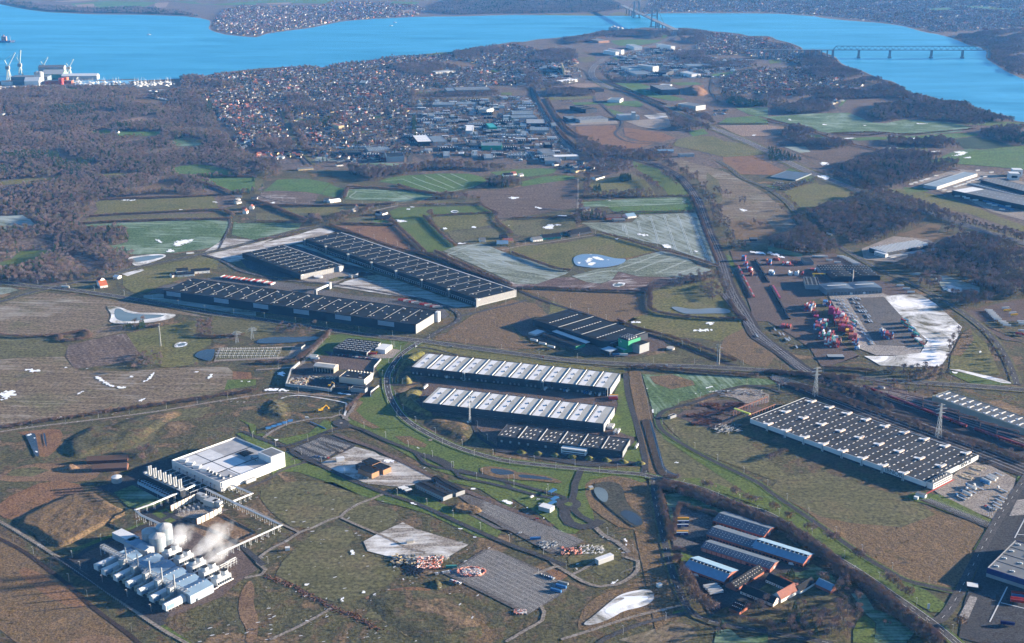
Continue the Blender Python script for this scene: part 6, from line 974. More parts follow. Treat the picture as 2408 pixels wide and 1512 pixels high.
for a in[
('dark hall with bright roof lights in the estate by the railway',f20,'695,1030 800,1020 670,985',14,WK,RK,'industrial building',8),('pale concrete works with a tower, by the snowy yard',f20,'1020,1095 1200,1090 1090,1068',14,WL,WG),('group of twin pale silos building at the concrete works',f20,'1128,1060 1165,1060 1130,1050',26,WL,WW_),
('white office hall of the car dealer by the motorway',f20,'900,935 1015,940 890,915',12,WW_,BF),('black hall beside the spoil heap near the right town',f20,'1405,845 1575,840 1390,800',22,WK,RG,'industrial building',6),('grey annex of the black hall near the spoil heap',f20,'1360,810 1450,815 1370,785',20,WG,WL),('trailer works hall with pale end wall',f20,'1560,975 1730,1000 1600,955',16,WL,RG),
('long blue-roofed works by the snowy parking',f20,'540,1120 640,1115 560,1090',10,WK,BF),('long grey works right of the blue-roofed one',f20,'640,1130 905,1115 660,1100',11,WG,RG,'industrial building',7),('dark shed in the fields left of the motorway',f20,'760,845 865,840 760,825',10,WK,RK),
('glass-roofed nursery building in the works estate',f20,'135,1160 310,1160 150,1120',12,WK,WG,'industrial building',10),('long low works at the estate edge by the railway',f20,'170,1225 350,1225 180,1195',10,WG,BF,'industrial building',8),('frosted works roof beside the railway bend',f20,'0,1110 240,1105 0,1085',10,WG,BF,'industrial building',8),('pale works with roof lights at the rail side',f20,'0,1075 200,1075 0,1040',10,WL,BF,'industrial building',9),('white-roofed works at the lower end of the estate',f20,'400,1475 630,1470 420,1455',9,WL,RS),('works with white silos at the lower end of the estate',f20,'310,1512 460,1512 320,1480',10,WL,RG),('small blue-roofed works near the rail bend',f20,'290,1440 405,1435 300,1400',12,WL,RG),
('long glasshouse block along the poplar rows',f10,'1660,985 1870,985 1680,960',8,WG,BF,'industrial building',12),('second glasshouse block along the poplar rows',f10,'1880,980 2080,980 1900,958',8,WG,BF,'industrial building',12),('blue-roofed works at the end of the poplar rows',f10,'2090,1030 2170,1035 2100,1005',14,WL,BF),('long works with saw-tooth roof at the avenue',f10,'1520,1335 1660,1330 1570,1270',14,WK,RS,'industrial building',6),('pale works right of the saw-tooth one',f10,'1670,1335 1800,1330 1690,1280',12,WG,BF),('white square works in the middle of the estate',f10,'1970,1230 2040,1230 1980,1175',12,WL,RS),('green-fronted long works in the estate',f10,'2120,1370 2310,1370 2120,1340',14,GREEN,BF),('works with many small roof lights beside the green one',f10,'2000,1370 2110,1370 2000,1345',12,WK,RK,'industrial building',9),
('striped-roof works at the field edge left of the avenue',f10,'1060,1420 1270,1410 1080,1385',9,WG,BF,'industrial building',9),('dark works with triangular roof lights at the field edge',f10,'820,1440 990,1435 830,1410',10,WK,RK,'industrial building',9),('large dark workshop with white front strip at the avenue foot',f10,'1230,1475 1395,1470 1260,1435',16,WL,RK),('yellow brick hall in the left town',f10,'778,1185 830,1180 778,1160',14,YEL,TILE,'building'),('blue hall in the middle of the town',f10,'970,780 1030,780 980,755',12,BG,BF,'building'),('long grey school at the edge of the town wood',f10,'1690,680 1875,665 1690,665',10,WL,WG,'building'),('long flat hall above the poplar rows',f10,'1890,850 2210,842 1890,820',12,WG,RG,'building',10),('blue flat hall left of the long flat hall',f10,'1800,855 1880,853 1800,825',14,BG,BF,'building'),
('green-roofed works, left one of two peaks',f10,'2200,1200 2270,1198 2210,1160',12,GREEN,TEAL),('white office tower left of the motorway',f20,'975,490 1005,488 975,465',18,WW_,WL,'building'),('white and red tower by the motorway',f20,'1030,470 1055,468 1030,445',22,WW_,RED,'building'),('white slab building above the motorway bend',f20,'1150,440 1225,438 1150,415',18,WW_,WG,'building'),('white cubic office right of the motorway',f20,'1495,435 1535,433 1495,405',22,WW_,WG,'building'),('pale apartment tower in the business area',f20,'1325,628 1380,622 1325,595',24,WL,WG,'building'),('long white hall in the business area',f20,'1100,645 1270,638 1100,622',14,WW_,BF,'building'),('long brown hall in the upper fields',f20,'815,385 915,380 815,360',12,WOOD,RG,'building'),('dark hall in the right business area',f20,'1350,680 1450,685 1350,650',16,WK,RK),('white hall in the right business area',f20,'1690,700 1775,695 1700,670',14,WW_,WL),('long frosted works in the right business area',f20,'1170,700 1340,695 1180,665',10,WG,BF),('car hall with blue roof in the right business area',f20,'1660,625 1900,622 1680,600',8,BG,BF),
('yellow chimney-like tower block in the left business area',f20,'482,642 493,642 482,590',30,YEL,YEL,'tower'),('dark works with white roof strip left of the motorway',f20,'470,768 620,745 480,750',10,WL,RS)]:big(*a)
# ================================================================ BRIDGES AND HARBOUR
BST=pn('bridge_steel',(.12,.14,.16),.6,var=.05);BCO=pn('bridge_concrete',(.20,.21,.22),.8,var=.06)
pt0,pt1=P(*t(3,0,"850,548")[0]),P(*t(3,0,"1825,550")[0]);u=(pt1-pt0).normalized();k_=(pt1-pt0).length/550;an=math.atan2(u.y,u.x)
r=rt_('truss_bridge','long grey steel truss railway bridge on slim stone piers over the right sound','bridge',(pt0.x,pt0.y,0),an)
xs=[-137.5*k_,0,165*k_,385*k_,550*k_,690*k_];DZ=42*k_;pier=MB();
for z0,z1_,a_,b_ in((0,8,7,13),(8,DZ,4.5,9)):pier.b(-a_*k_,a_*k_,-b_*k_,b_*k_,z0,z1_)
cp_('pier',pier.mesh('pier',BCO),r,[(x,0,0) for x in xs])
MB().b(xs[0],xs[-1],-6*k_,6*k_,DZ,DZ+3).obj('deck',BST,r)
for sy in(-1,1):
 tr=MB();y=sy*7*k_;N=52;X=lambda i:xs[0]+(xs[-1]-xs[0])*i/N;T_=lambda i:DZ+(22*k_ if 1<=i<=N-1 else 3)
 for i in range(N):
  tr.r((X(i),y,T_(i)),(X(i+1),y,T_(i+1)),1.8*k_)
  tr.r((X(i),y,DZ+3 if i%2==0 else T_(i)),(X(i+1),y,DZ+3 if i%2 else T_(i+1)),1.0*k_)
 tr.obj('truss',BST,r)
MB().b(xs[0]-420,xs[0],-5*k_,5*k_,DZ-1,DZ+3).obj('approach_deck',BCO,r);cp_('approach_pier',MB().b(-2.5,2.5,-4*k_,4*k_,0,DZ).mesh('approach_pier',BCO),r,[(xs[0]-28*i,0,0) for i in range(1,14)])
a=P(*t(2,0,"1337,255")[0]);b=P(*t(2,0,"1168,172")[0]);u=(b-a).normalized();L_=(b-a).length;an=math.atan2(u.y,u.x);hh_=hfrom(t(2,0,"1337,255")[0],t(2,0,"1337,78")[0][1])
r=rt_('suspension_bridge','suspension bridge with two tall portal towers carrying the motorway over the sound','bridge',(a.x,a.y,0),an);dk=hh_*.36
tw=MB();
for sy in(-1,1):tw.r((0,sy*20,0),(0,sy*15,hh_),8,9);tw.b(-8,8,sy*20-8,sy*20+8,0,6)
for z in(.33,.62,.97):tw.b(-3.5,3.5,-19,19,hh_*z-4,hh_*z)
tw.b(-9,9,-28,28,0,5);cp_('tower',tw.mesh('tower',BCO),r,[(0,0,0),(L_,0,0)])
MB().b(-700,L_+600,-17,17,dk,dk+3.5).obj('deck',pn('bridge_deck',(.16,.16,.17),.8),r)
cp_('deck_pier',MB().b(-4,4,-14,-8,0,dk).b(-4,4,8,14,0,dk).mesh('deck_pier',BCO),r,[(x,0,0) for x in(-110,-220,-330,L_+120,L_+240,L_+360)])
for sy in(-1,1):
 cb=MB();y=sy*15;pts=[(-240,y,dk+2)]+[(L_*i/20,y,dk+6+(hh_-dk-6)*(2*i/20-1)**2) for i in range(21)]+[(L_+240,y,dk+2)]
 for p_,q_ in zip(pts[:-1],pts[1:]):cb.r(p_,q_,1.8)
 for i in range(1,20):cb.r((L_*i/20,y,dk+3),(L_*i/20,y,pts[i+1][2]),.7)
 cb.obj('cable',BST,r)
sh_('quay',t(0,0,"-60,812 -60,775 90,752 210,722 400,708 560,690 700,705 850,712 922,712 905,752 700,762 650,800 620,815"),FM('concrete'),.5)
sh_('quay',t(0,0,"700,815 700,808 1200,806 1250,790 1240,770 1400,760 1650,760 1650,830 1300,835 1200,825"),FM('paleasphalt'),.5);sh_('breakwater',t(0,0,"900,756 1300,744 1300,752 900,765"),FM('scrub'),.6);sh_('marina_basin',t(0,0,"700,765 1240,757 1215,797 640,808"),water('basin_water',(.08,.22,.36),.3),.5)
for i,(q,hh,ln) in enumerate((("85,750",22,1),("198,722",28,0),("415,685",14,1),("655,705",18,1))):
 sc=5.0;hgt=26*sc*.7*(1.25 if i<2 else.75);b=MB()
 for x in(-8,8):
  for y in(-8,8):b.r((x,y,0),(x*.3,y*.3,hgt*.4),3)
 b.b(-8,8,-6,6,hgt*.38,hgt*.5,1);b.r((0,0,hgt*.45),(hgt*(.35 if i!=1 else.1),0,hgt),3.2);b.r((0,0,hgt*.5),(-10,0,hgt*.72),2.5);b.r((-10,0,hgt*.72),(hgt*(.35 if i!=1 else.1),0,hgt),1)
 tag(b.obj('harbour_crane',[pn('pale_crane_paint',(.45,.52,.50),.5),WG],None,on(t(0,0,q)[0],.8)),'pale harbour crane on the quay, '+['outermost left of four','second from the left and tallest','third from the left, by the ship','rightmost of the four'][i],'crane','harbour cranes')
for lab,q,sz,wl2,rf,gb in[('long blue-grey grain hall on the quay','300,775',(150,60,26),BG,RG,0),('green triangular hall group on the quay','520,735',(90,70,20),pn('dull_green',(.16,.30,.20),.7),WL,16),('tall pale silo hall behind the green halls','500,712',(110,40,38),WG,RG,8),('long pale shed at the quay tip','760,745',(150,45,16),WL,WW_,8),('low hall with red stacks beside it','560,790',(110,35,14),BRICK,RG,0),('white peaked hall at the wood edge by the harbour','315,800',(60,40,18),WW_,WW_,14),('white shed left of the harbour halls','75,800',(45,30,14),WW_,WL,0),('grey terrace hall along the harbour road','180,795',(150,35,14),BG,RG,0)]:
 bh_('harbour_hall',lab,'harbour hall',t(0,0,q)[0],sz,.05,wl2,rf,.6,gable=gb or None)
for i,q in enumerate(("362,790","388,790")):tag(MB().c(0,0,0,48,13,n=20).c(0,0,48,52,13,5,n=20).obj('silo',WL,None,on(t(0,0,q)[0],.6)),'pale round silo in the harbour, '+['left one of two','right one of two'][i],'silo')
for i in range(2):tag(MB().c(0,0,0,26,11,n=16).obj('tank',[RED,ORG][i],None,on(t(0,0,"580,795 625,785")[i],.6)),['red','orange'][i]+' round tank at the right end of the harbour','tank')
sh=rt_('cargo_ship','small cargo ship with brown superstructure at the left edge of the sound','ship',(*P(*t(0,0,"20,400")[0])[:2],1.2),.1)
MB().add([(-60,-11,0),(45,-11,0),(66,0,0),(45,11,0),(-60,11,0),(-60,-12,9),(47,-12,9),(72,0,11),(47,12,9),(-60,12,9)],[(0,1,6,5),(1,2,7,6),(2,3,8,7),(3,4,9,8),(4,0,5,9),(5,6,7,8,9)]).obj('hull',pn('ship_hull',(.10,.12,.2),.5),sh);MB().b(0,26,-8,8,9,32,0).b(8,14,-3,3,32,40).obj('superstructure',pn('ship_brown',(.32,.2,.18),.6),sh);MB().b(-1,0,-1,1,9,40).b(45,46,-1,1,9,36).obj('mast',SL_,sh)
def boat(q,s_=1.0,lab=None,mast=True,g=None,ang=0):
 o=lk('sailing_boat',BOAT,None,(*P(*q)[:2],1.2),ang);o.scale=(s_,s_,s_);return tag(o,lab,'boat',g)
b=MB().add([(-5,-1.6,0),(3,-1.6,0),(6,0,0),(3,1.6,0),(-5,1.6,0),(-5,-2,1.4),(3,-2,1.4),(6.6,0,1.8),(3,2,1.4),(-5,2,1.4)],[(0,1,6,5),(1,2,7,6),(2,3,8,7),(3,4,9,8),(4,0,5,9),(5,6,7,8,9)],0).b(-3,1.5,-1.1,1.1,1.4,2.3,0).b(1,1.25,-.12,.12,1.4,15,1);BOAT=b.mesh('sailing_boat',[WW_,SL_])
for i in range(110):
 u1,v1=rng.random(2);q=(690+u1*480,770+v1*34) if i<55 else(1260+u1*380,775+v1*42);boat((q[0]/4,q[1]/4),1.5,'white sailing boat laid up or moored in the small marina below the wood',True,'boats in the marina',float(rng.random()*6.28))
for q,l in(("1400,330",'tiny white boat alone in the middle of the left sound'),):boat(t(0,0,q)[0],2,l)
for q,l in(("1268,245",'tiny white boat near the far shore of the sound, lower of two'),("1305,215",'tiny white boat near the far shore of the sound, upper of two')):boat(t(1,0,q)[0],2,l)
for i,q in enumerate(("1960,275","985,285","930,290","1025,290")):
 fn=t(2,0,"985,285 930,285 1025,290 955,275")[i];tag(MB().c(0,0,0,14,22 if i==0 else 15,n=20).add([(math.cos(a)*c*(22 if i==0 else 15),math.sin(a)*c*(22 if i==0 else 15),14+z) for c,z in((1,0),(.7,5),(.3,8)) for a in np.linspace(0,6.283,17)[:-1]],[(k*16+j,k*16+(j+1)%16,(k+1)*16+(j+1)%16,(k+1)*16+j) for k in range(2) for j in range(16)]+[tuple(range(32,48))]).obj('gas_tank',WL,None,on(fn,.6)),'round domed tank among trees near the suspension bridge, '+['largest','left one','right one','small one behind'][i],'tank')
# ================================================================ VEHICLES AND CONTAINERS
def wheels(b,xs_,y,r=.5,mi=2):
 for x in xs_:
  for s_ in(-y,y):
   n=8;vs_=[(x+r*math.cos(a),s_+d_,r+r*math.sin(a)) for d_ in(-.18,.18) for a in np.linspace(0,6.283,n+1)[:-1]]
   b.add(vs_,[(i,(i+1)%n,n+(i+1)%n,n+i) for i in range(n)]+[tuple(range(n))[::-1],tuple(range(n,2*n))],mi)
 return b
TM={}
def trailer_meshes(col):
 if col not in TM:
  c={'white':WW_,'red':RED,'grey':WG,'blue':BLUE,'yellow':YELP,'navy':NAVY,'flat':SL_,'green':GREEN,'silver':WL}[col]
  if col=='flat':body=MB().b(-6.6,6.6,-1.25,1.25,1.0,1.35).b(6.3,6.6,-1.25,1.25,1.35,2.6).b(-6.6,6.6,-.5,.5,.7,1.0)
  else:body=MB().b(-6.7,6.7,-1.25,1.25,1.1,4.0).b(-6.74,-6.7,-.03,.03,1.2,3.9).b(-6.75,6.75,-1.28,1.28,3.9,4.0)
  TM[col]=(body.mesh('trailer_body',c),wheels(MB().b(-6,4,-.9,.9,.7,1.1,0),(-5.4,-4.2,-3),1.0).mesh('running_gear',[SL_,GLASS,BP]))
 return TM[col]
def cab_mesh(col):
 k='cab'+col
 if k not in TM:
  c={'white':WW_,'red':RED,'blue':BLUE,'navy':NAVY,'grey':WG}[col];b=MB().b(6.9,9.1,-1.25,1.25,.9,3.7,0).b(9.08,9.2,-1.1,1.1,2.2,3.3,1).b(7.6,8.8,-1.28,1.28,2.2,3.1,1).b(3.5,7,-.9,.9,.6,1.0,2);wheels(b,(4.4,8.0),1.05);TM[k]=b.mesh('cab',[c,GLASS,BP])
 return TM[k]
def tk_(q,ang,col,lab,cab=None,group=None,fn=None,z=.75):
 v=P(*q);r=rt_('truck' if cab else 'trailer',lab,'truck' if cab else 'trailer',(v.x,v.y,z),ang,group);a_,b_=trailer_meshes(col)
 cp_('trailer_body',a_,r,[(0,0,0)]);cp_('running_gear',b_,r,[(0,0,0)])
 if cab:cp_('cab',cab_mesh(cab),r,[(0,0,0)])
 return r
def gang(p,q):a,b=P(*p),P(*q);return math.atan2(b.y-a.y,b.x-a.x)
CARM={}
def car_mesh(col):
 if col not in CARM:
  c=pn('car_'+col,{'white':(.7,.7,.7),'black':(.02,.02,.022),'silver':(.4,.41,.42),'red':(.4,.03,.03),'blue':(.04,.09,.25),'grey':(.12,.12,.13)}[col],.3,.3,var=.02,spec=.5)
  b=MB().b(-2.2,2.2,-.88,.88,.35,.95,0);b.add([(-1.9,-.85,.95),(1.2,-.85,.95),(1.2,.85,.95),(-1.9,.85,.95),(-1.5,-.7,1.48),(.5,-.7,1.48),(.5,.7,1.48),(-1.5,.7,1.48)],[(0,1,5,4),(1,2,6,5),(2,3,7,6),(3,0,4,7)],1).add([(-1.5,-.7,1.49),(.5,-.7,1.49),(.5,.7,1.49),(-1.5,.7,1.49)],[(0,1,2,3)],0);wheels(b,(-1.4,1.4),.8,.33);CARM[col]=b.mesh('car',[c,GLASS,BP])
 return CARM[col]
CC=['white','black','silver','grey','blue','red']
def car(q,ang,col,lab,group=None,z=.75):v=P(*q);o=lk('car',car_mesh(col),None,(v.x,v.y,z),ang);return tag(o,lab,'car',group)
ap=gang(t(2,2,"730,700")[0],t(2,2,"755,665")[0])
for q,c,l in(("317,645",'white','short white trailer docked at the middle stair tower'),("500,655",'blue','blue-white trailer docked, left of the pair'),("525,660",'white','white trailer docked, right of the pair'),("690,675",'blue','blue-topped trailer, leftmost of the dock group of three'),("715,678",'blue','blue-topped trailer, middle of the dock group of three'),("740,688",'white','white trailer, rightmost of the dock group of three'),("828,697",'white','white trailer parked near the lit end of the farther white hall')):tk_(t(2,2,q)[0],ap,c,l)
for q,c,l in(("955,715",'yellow','yellow trailer, topmost of the stack of parked trailers'),("952,725",'white','white trailer second in the stack of parked trailers'),("950,735",'red','red trailer third in the stack of parked trailers'),("955,747",'red','red trailer lowest in the stack of parked trailers')):tk_(t(2,2,q)[0],.02,c,l)
for q,c,l in(("970,1050",'white','white box trailer left in front of the small yard'),("1000,1050",'white','white box trailer right in front of the small yard'),("910,1000",'white','white trailer left of three under the hall end'),("930,1002",'white','white trailer middle of three under the hall end'),("948,1004",'white','white trailer right of three under the hall end'),("1172,1190",'white','white trailer standing alone by the service road')):tk_(t(2,2,q)[0],ap,c,l)
for q,c,l in(("1805,530",'white','white lorry alone on the yard between the pale halls'),("1592,632",'white','white lorry at the left corner of the nearer white hall')):tk_(t(1,2,q)[0],ap,c,l,'white')
for q,l in(("205,190",'first'),("287,222",'second'),("368,252",'third')):tk_(t(2,2,q)[0],-.55,'white',l+' white trailer parked in line by the fence of the black hall')
for i,q in enumerate(("985,325","1050,327")):tk_(t(2,2,q)[0],.05,['blue','white'][i],['blue and white lorry','white lorry'][i]+' at the roadside below the black hall')
for i in range(15):a_=(1370+i*25,1318+i*5.2);tk_(t(1,1,"%g,%g"%a_)[0],.25,['red','red','white','grey','red','white','grey','grey'][i%8],['red','red','white','grey','red','white','grey','grey'][i%8]+' trailer in the fanned row at the right end of the dark warehouse',group='trailers in the fanned row')
for i in range(14):a_=(2095+i*23.5,1102+i*3.1);c=['white','red','grey','red'][i%4];tk_(t(0,1,"%g,%g"%a_)[0],1.1,c,c+' trailer in the long row behind the dark warehouse',group='trailers in the long row')
for i in range(8):a_=(10+i*21,1142+i*4);c=['red','white','grey'][i%3];tk_(t(1,1,"%g,%g"%a_)[0],1.1,c,c+' trailer in the long row behind the dark warehouse',group='trailers in the long row')
for i,q in enumerate(("545,338","535,350","555,362")):tk_(t(1,2,q)[0],-.12,'white','white tank trailer in the recycling yard, '+['farthest','middle','nearest'][i]+' of three')
tk_(t(1,2,"1110,303")[0],-.05,'yellow','orange trailer docked at the corner of the narrow-roof-light hall');tk_(t(1,2,"1095,318")[0],-.05,'red','red trailer docked at the corner of the narrow-roof-light hall')
for i,(q,c) in enumerate((("1610,366",'yellow'),("1608,395",'navy'),("1605,430",'navy'),("1603,490",'yellow'),("1600,506",'navy'))):
 r=tk_(t(2,3,q)[0],.02,c,['yellow-topped trailer at the head of the row in the hedged yard','navy trailer second in the row, lettered ASG','navy trailer in the middle of the row, lettered ASG','yellow-topped trailer near the foot of the row','navy trailer lettered ASG, last of the row'][i])
 if c=='navy':text(r,'ASG',2.2,(0,-1.32,1.7),(math.pi/2,0,0),WW_);MB().b(-6.7,6.7,-1.2,1.2,4.02,4.1).obj('roof_sheet',SL_,r)
for i,q in enumerate(("1855,997","1875,1018","1895,1036","1910,1058")):tk_(t(2,3,q)[0],gang(t(2,3,"1790,1010")[0],t(2,3,"1920,990")[0]),'white','white articulated truck beside the nearest brick shed, '+['farthest','third','second','nearest'][i]+' of four','white')
def van(q,ang,lab):
 b=MB().b(-2.8,2.0,-1,1,.5,2.4,0).b(2.0,2.9,-1,1,.5,1.4,0).add([(2.0,-1,2.4),(2.0,1,2.4),(2.6,1,1.4),(2.6,-1,1.4)],[(0,3,2,1)],1);wheels(b,(-1.8,2.0),.95,.36);v=P(*q);return tag(b.obj('van',[WW_,GLASS,BP],None,(v.x,v.y,.7),ang),lab,'van')
van(t(3,3,"217,782")[0],-.4,'white van parked in front of the frosted blue-roofed brick shed');van(t(2,3,"1732,888")[0],-.3,'white van in the shade of the nearest brick shed');van(t(2,3,"187,148")[0],.8,'white van on the small car park by the roundabout');van(t(1,2,"480,915")[0],.1,'white van on the rough road near the blue containers')
def z3(s):return[((3440+float(a.split(',')[0])/3.671)/1.701,(1760+float(a.split(',')[1])/3.671)/1.701) for a in s.split()]
ta=gang(z3("1780,600")[0],z3("1910,660")[0])
for i,(q,c,cb,l) in enumerate([("1850,625",'white',None,'white-roofed trailer, lowest of the upper trio'),("1925,595",'white',None,'white-roofed trailer, middle of the upper trio'),("1955,565",'white',None,'white-roofed trailer, top of the upper trio'),("1830,650",'blue',None,'blue-sided trailer below the upper trio'),("1640,720",'white','blue','truck with white trailer and blue cab, upper one'),("1570,815",'white','blue','truck with white trailer and blue cab, lower one'),("1640,775",'flat','white','flatbed truck with white cab between the two white trailers'),("1490,870",'flat','blue','flatbed truck with blue cab, lowest left'),("1530,850",'flat',None,'flatbed trailer beside the lowest blue cab'),("1750,720",'flat','white','flatbed truck right of the upper white trailer'),("2100,755",'flat','white','flatbed truck standing alone in the yard'),("2085,855",'flat',None,'flatbed trailer, top of the right-hand row'),("2045,905",'flat',None,'flatbed trailer, second in the right-hand row'),("2010,950",'flat',None,'flatbed trailer, third in the right-hand row'),("2010,1000",'flat',None,'flatbed trailer, fourth in the right-hand row'),("1930,1020",'flat',None,'flatbed trailer, lowest in the right-hand row'),("2040,520",'flat',None,'flatbed trailer at the top of the yard')]):tk_(z3(q)[0],ta+(math.pi if cb else 0),c,l+' by the steel warehouse',cb)
for i,q in enumerate("1510,540 1540,555 1570,570 1560,530 1590,545 1620,490 1670,485 1690,430 1720,440 1700,415 1745,410 1780,410".split()):
 v=P(*z3(q)[0]);b=MB()
 for k in range(5):b.b(-6,6,-1.6+.7*k,-1.1+.7*k,.1,.5+(k%2)*.3)
 tag(b.obj('timber_stack',pn('pale_timber',(.58,.48,.34),.8),None,(v.x,v.y,.7),ta+.2*(i%3)),'bundle of pale yellow beams stacked in the yard of the steel warehouse','beam stack','beam stacks by the steel warehouse')
CM={}
def cont_mesh(col):
 if col not in CM:
  m={'red':pn('container_red',(.30,.035,.03),.5,var=.15),'white':pn('container_white',(.62,.64,.65),.5),'blue':pn('container_blue',(.04,.14,.32),.5),'orange':ORG,'pink':PINK,'teal':pn('container_green',(.05,.22,.18),.5),'grey':WG,'yellow':YELP,'brown':pn('container_brown',(.16,.06,.045),.6)}[col]
  b=MB().b(-6,6,-1.15,1.15,.1,2.5)
  for x in(-6.1,5.98):b.b(x,x+.12,-1.22,1.22,0,2.6)
  for z in(0,2.5):b.b(-6.1,6.1,-1.22,-1.12,z,z+.1).b(-6.1,6.1,1.12,1.22,z,z+.1)
  for k in range(11):b.b(-5.6+k*1.1,-5.3+k*1.1,-1.2,-1.15,.1,2.5)
  CM[col]=b.mesh('shipping_container',m)
 return CM[col]
NCONT=[0];CMASS=[]
def stack(q,n,lev,cols,ang,where,rows=1,z=.7,gap=.25):
 v=P(*q);ca,sa=math.cos(ang),math.sin(ang)
 for rr in range(rows):
  for i in range(n):
   for k in range(lev if rng.random()>.3 else max(1,lev-1)):
    c=cols[int(rng.integers(len(cols)))];x,y=rr*12.6,-i*2.7
    if NCONT[0]>=290:CMASS.append((v.x+ca*x-sa*y,v.y+sa*x+ca*y,z+k*2.6,ang,c));continue
    o=lk('shipping_container',cont_mesh(c),None,(v.x+ca*x-sa*y,v.y+sa*x+ca*y,z+k*2.6),ang);NCONT[0]+=1
    tag(o,'%s shipping container %s'%(c if c!='teal' else 'green',where),'container','containers '+where)
def z4(s):return[((2900+float(a.split(',')[0])/3.6)/1.701,(980+float(a.split(',')[1])/3.6)/1.701) for a in s.split()]
CA=gang(z4("1430,1370")[0],z4("1580,1385")[0]);CB=CA+math.pi/2;MIX=['red','red','white','blue','orange','teal','grey','brown']
for q,n,lv,cl,wh,rw in[("1440,1440",9,4,['red','white','red','grey'],'in the nearest striped stack of the terminal',1),("1360,1330",9,3,['red','white','red','teal'],'in the second striped stack from the front',1),("1500,1330",6,2,['white','grey'],'in the pale group beside the second striped stack',1),
("1285,1210",4,3,MIX,'in the mixed stack at the middle of the terminal',1),("1310,1160",6,3,['red','white','orange'],'in the red and white stack near the lamp mast',1),("1340,1110",7,2,['red','white','blue'],'at the head of the red and white block',1),("1400,1230",2,2,['red','blue'],'in the small pair left of the lamp mast',1),("1450,1240",3,2,['yellow','brown'],'in the yellow-brown pair by the lamp mast',1),
("1150,940",5,4,['white','white','red','blue'],'in the white-topped stack left of the terminal middle',1),("1225,880",3,3,['red','orange'],'in the orange stack left of the terminal middle',1),("1260,990",4,3,['orange','red','red'],'in the orange-red stack of the terminal middle',1),("1290,1035",3,2,['pink','red','white'],'in the small magenta pile left of the big one',1),
("1500,990",4,5,['pink'],'in the tall magenta stack',1),("1570,1060",7,4,['pink','pink','white'],'in the second magenta stack',1),("1580,1140",8,3,['orange','orange','red'],'in the orange stack below the magenta one',1),("1640,1230",8,4,['red','pink','red'],'in the crimson stack of the right-hand row',1),("1745,1275",5,3,['yellow','orange','brown'],'in the tan stack of the right-hand row',1),("1790,1340",5,3,['red','orange'],'in the red stack of the right-hand row',1),("1840,1420",4,3,['red','white','blue'],'in the mixed stack near the foot of the right-hand row',1),("1875,1495",3,2,['red','white','blue'],'at the foot of the right-hand row',1),
("1420,860",3,3,['blue','grey','white'],'in the blue stack at the top of the right-hand row',1),("1465,870",3,3,['blue','red','brown'],'in the dark stack at the top of the right-hand row',1),("2230,1260",4,3,['blue','grey','white'],'in the far right block, upper part',1),("2290,1340",6,4,['blue','red','orange','white'],'in the far right block, lower part',1),
("920,430",3,3,['white'],'in the left white block near the sheds',1),("1010,430",3,3,['white'],'in the right white block near the sheds',1),("1100,425",2,2,['red'],'beside the two white blocks',1),("640,420",4,3,['white','white','blue'],'in the white pile by the crane track',1),("600,280",4,4,['red','pink','orange','blue'],'in the red pile at the back of the yard',1),("700,215",5,2,['red','brown'],'in the low dark red row at the back',1),("835,280",6,2,['red','brown','white'],'in the row before the garage',1),("1240,360",6,1,['white','red','red'],'in the single layer by the arched hall',1),
("250,225",3,4,['red','blue','orange'],'at the back end of the left rail block',1),("275,300",3,3,['white','red','blue'],'in the upper left rail block',1),("345,380",3,3,['red','white'],'in the middle left rail block',1),("370,440",2,3,['red','orange','brown'],'in the lower left rail block',1),("800,1180",7,2,['red','brown','red'],'in the low red block by the tracks',1)]:
 stack(z4(q)[0],n,lv,cl,CA+math.pi/2,wh,rw)
for i,q in enumerate(t(3,2,"1270,20 1300,60 1340,95 1370,150 1400,190 1440,230 800,20 780,60")):stack(q,3,2+(i<4),['red','blue','brown','white','teal'],CA+math.pi/2+.6,'in the slanting row along the edge of the snowfield')
for q,n,lv,cl in[("1470,1400",9,3,MIX),("1390,1290",9,3,['red','white','red']),("1340,1180",6,3,MIX),("1180,900",6,3,['white','red','orange']),("1530,950",5,4,['pink','red']),("1600,1020",7,3,['pink','orange']),("1620,1100",7,3,['red','orange']),("1690,1200",7,3,['red','pink']),("1560,1420",5,3,['red','blue','brown']),("1500,1460",6,3,['red','brown','white']),("2260,1300",5,3,['blue','red']),("320,350",3,3,['red','blue']),("860,290",7,1,['red','brown']),("950,250",6,1,['red','brown'])]:
 v=P(*z4(q)[0]);an_=CA+math.pi/2
 for i in range(n):
  for k in range(int(rng.integers(1,lv+1))):CMASS.append((v.x+math.sin(an_)*i*2.7,v.y-math.cos(an_)*i*2.7,.7+k*2.6,an_,cl[int(rng.integers(len(cl)))]))
cm_={}
for x,y,z,a_,c in CMASS:
 b=cm_.setdefault(c,MB());n0=len(b.v);b.b(-6,6,-1.2,1.2,.1,2.5);ca,sa=math.cos(a_),math.sin(a_)
 for i in range(n0,len(b.v)):X_,Y_,Z_=b.v[i];b.v[i]=(x+ca*X_-sa*Y_,y+sa*X_+ca*Y_,z+Z_)
for c,b in cm_.items():tag(b.obj('container_rows',cont_mesh(c).materials[0]),kind='stuff')
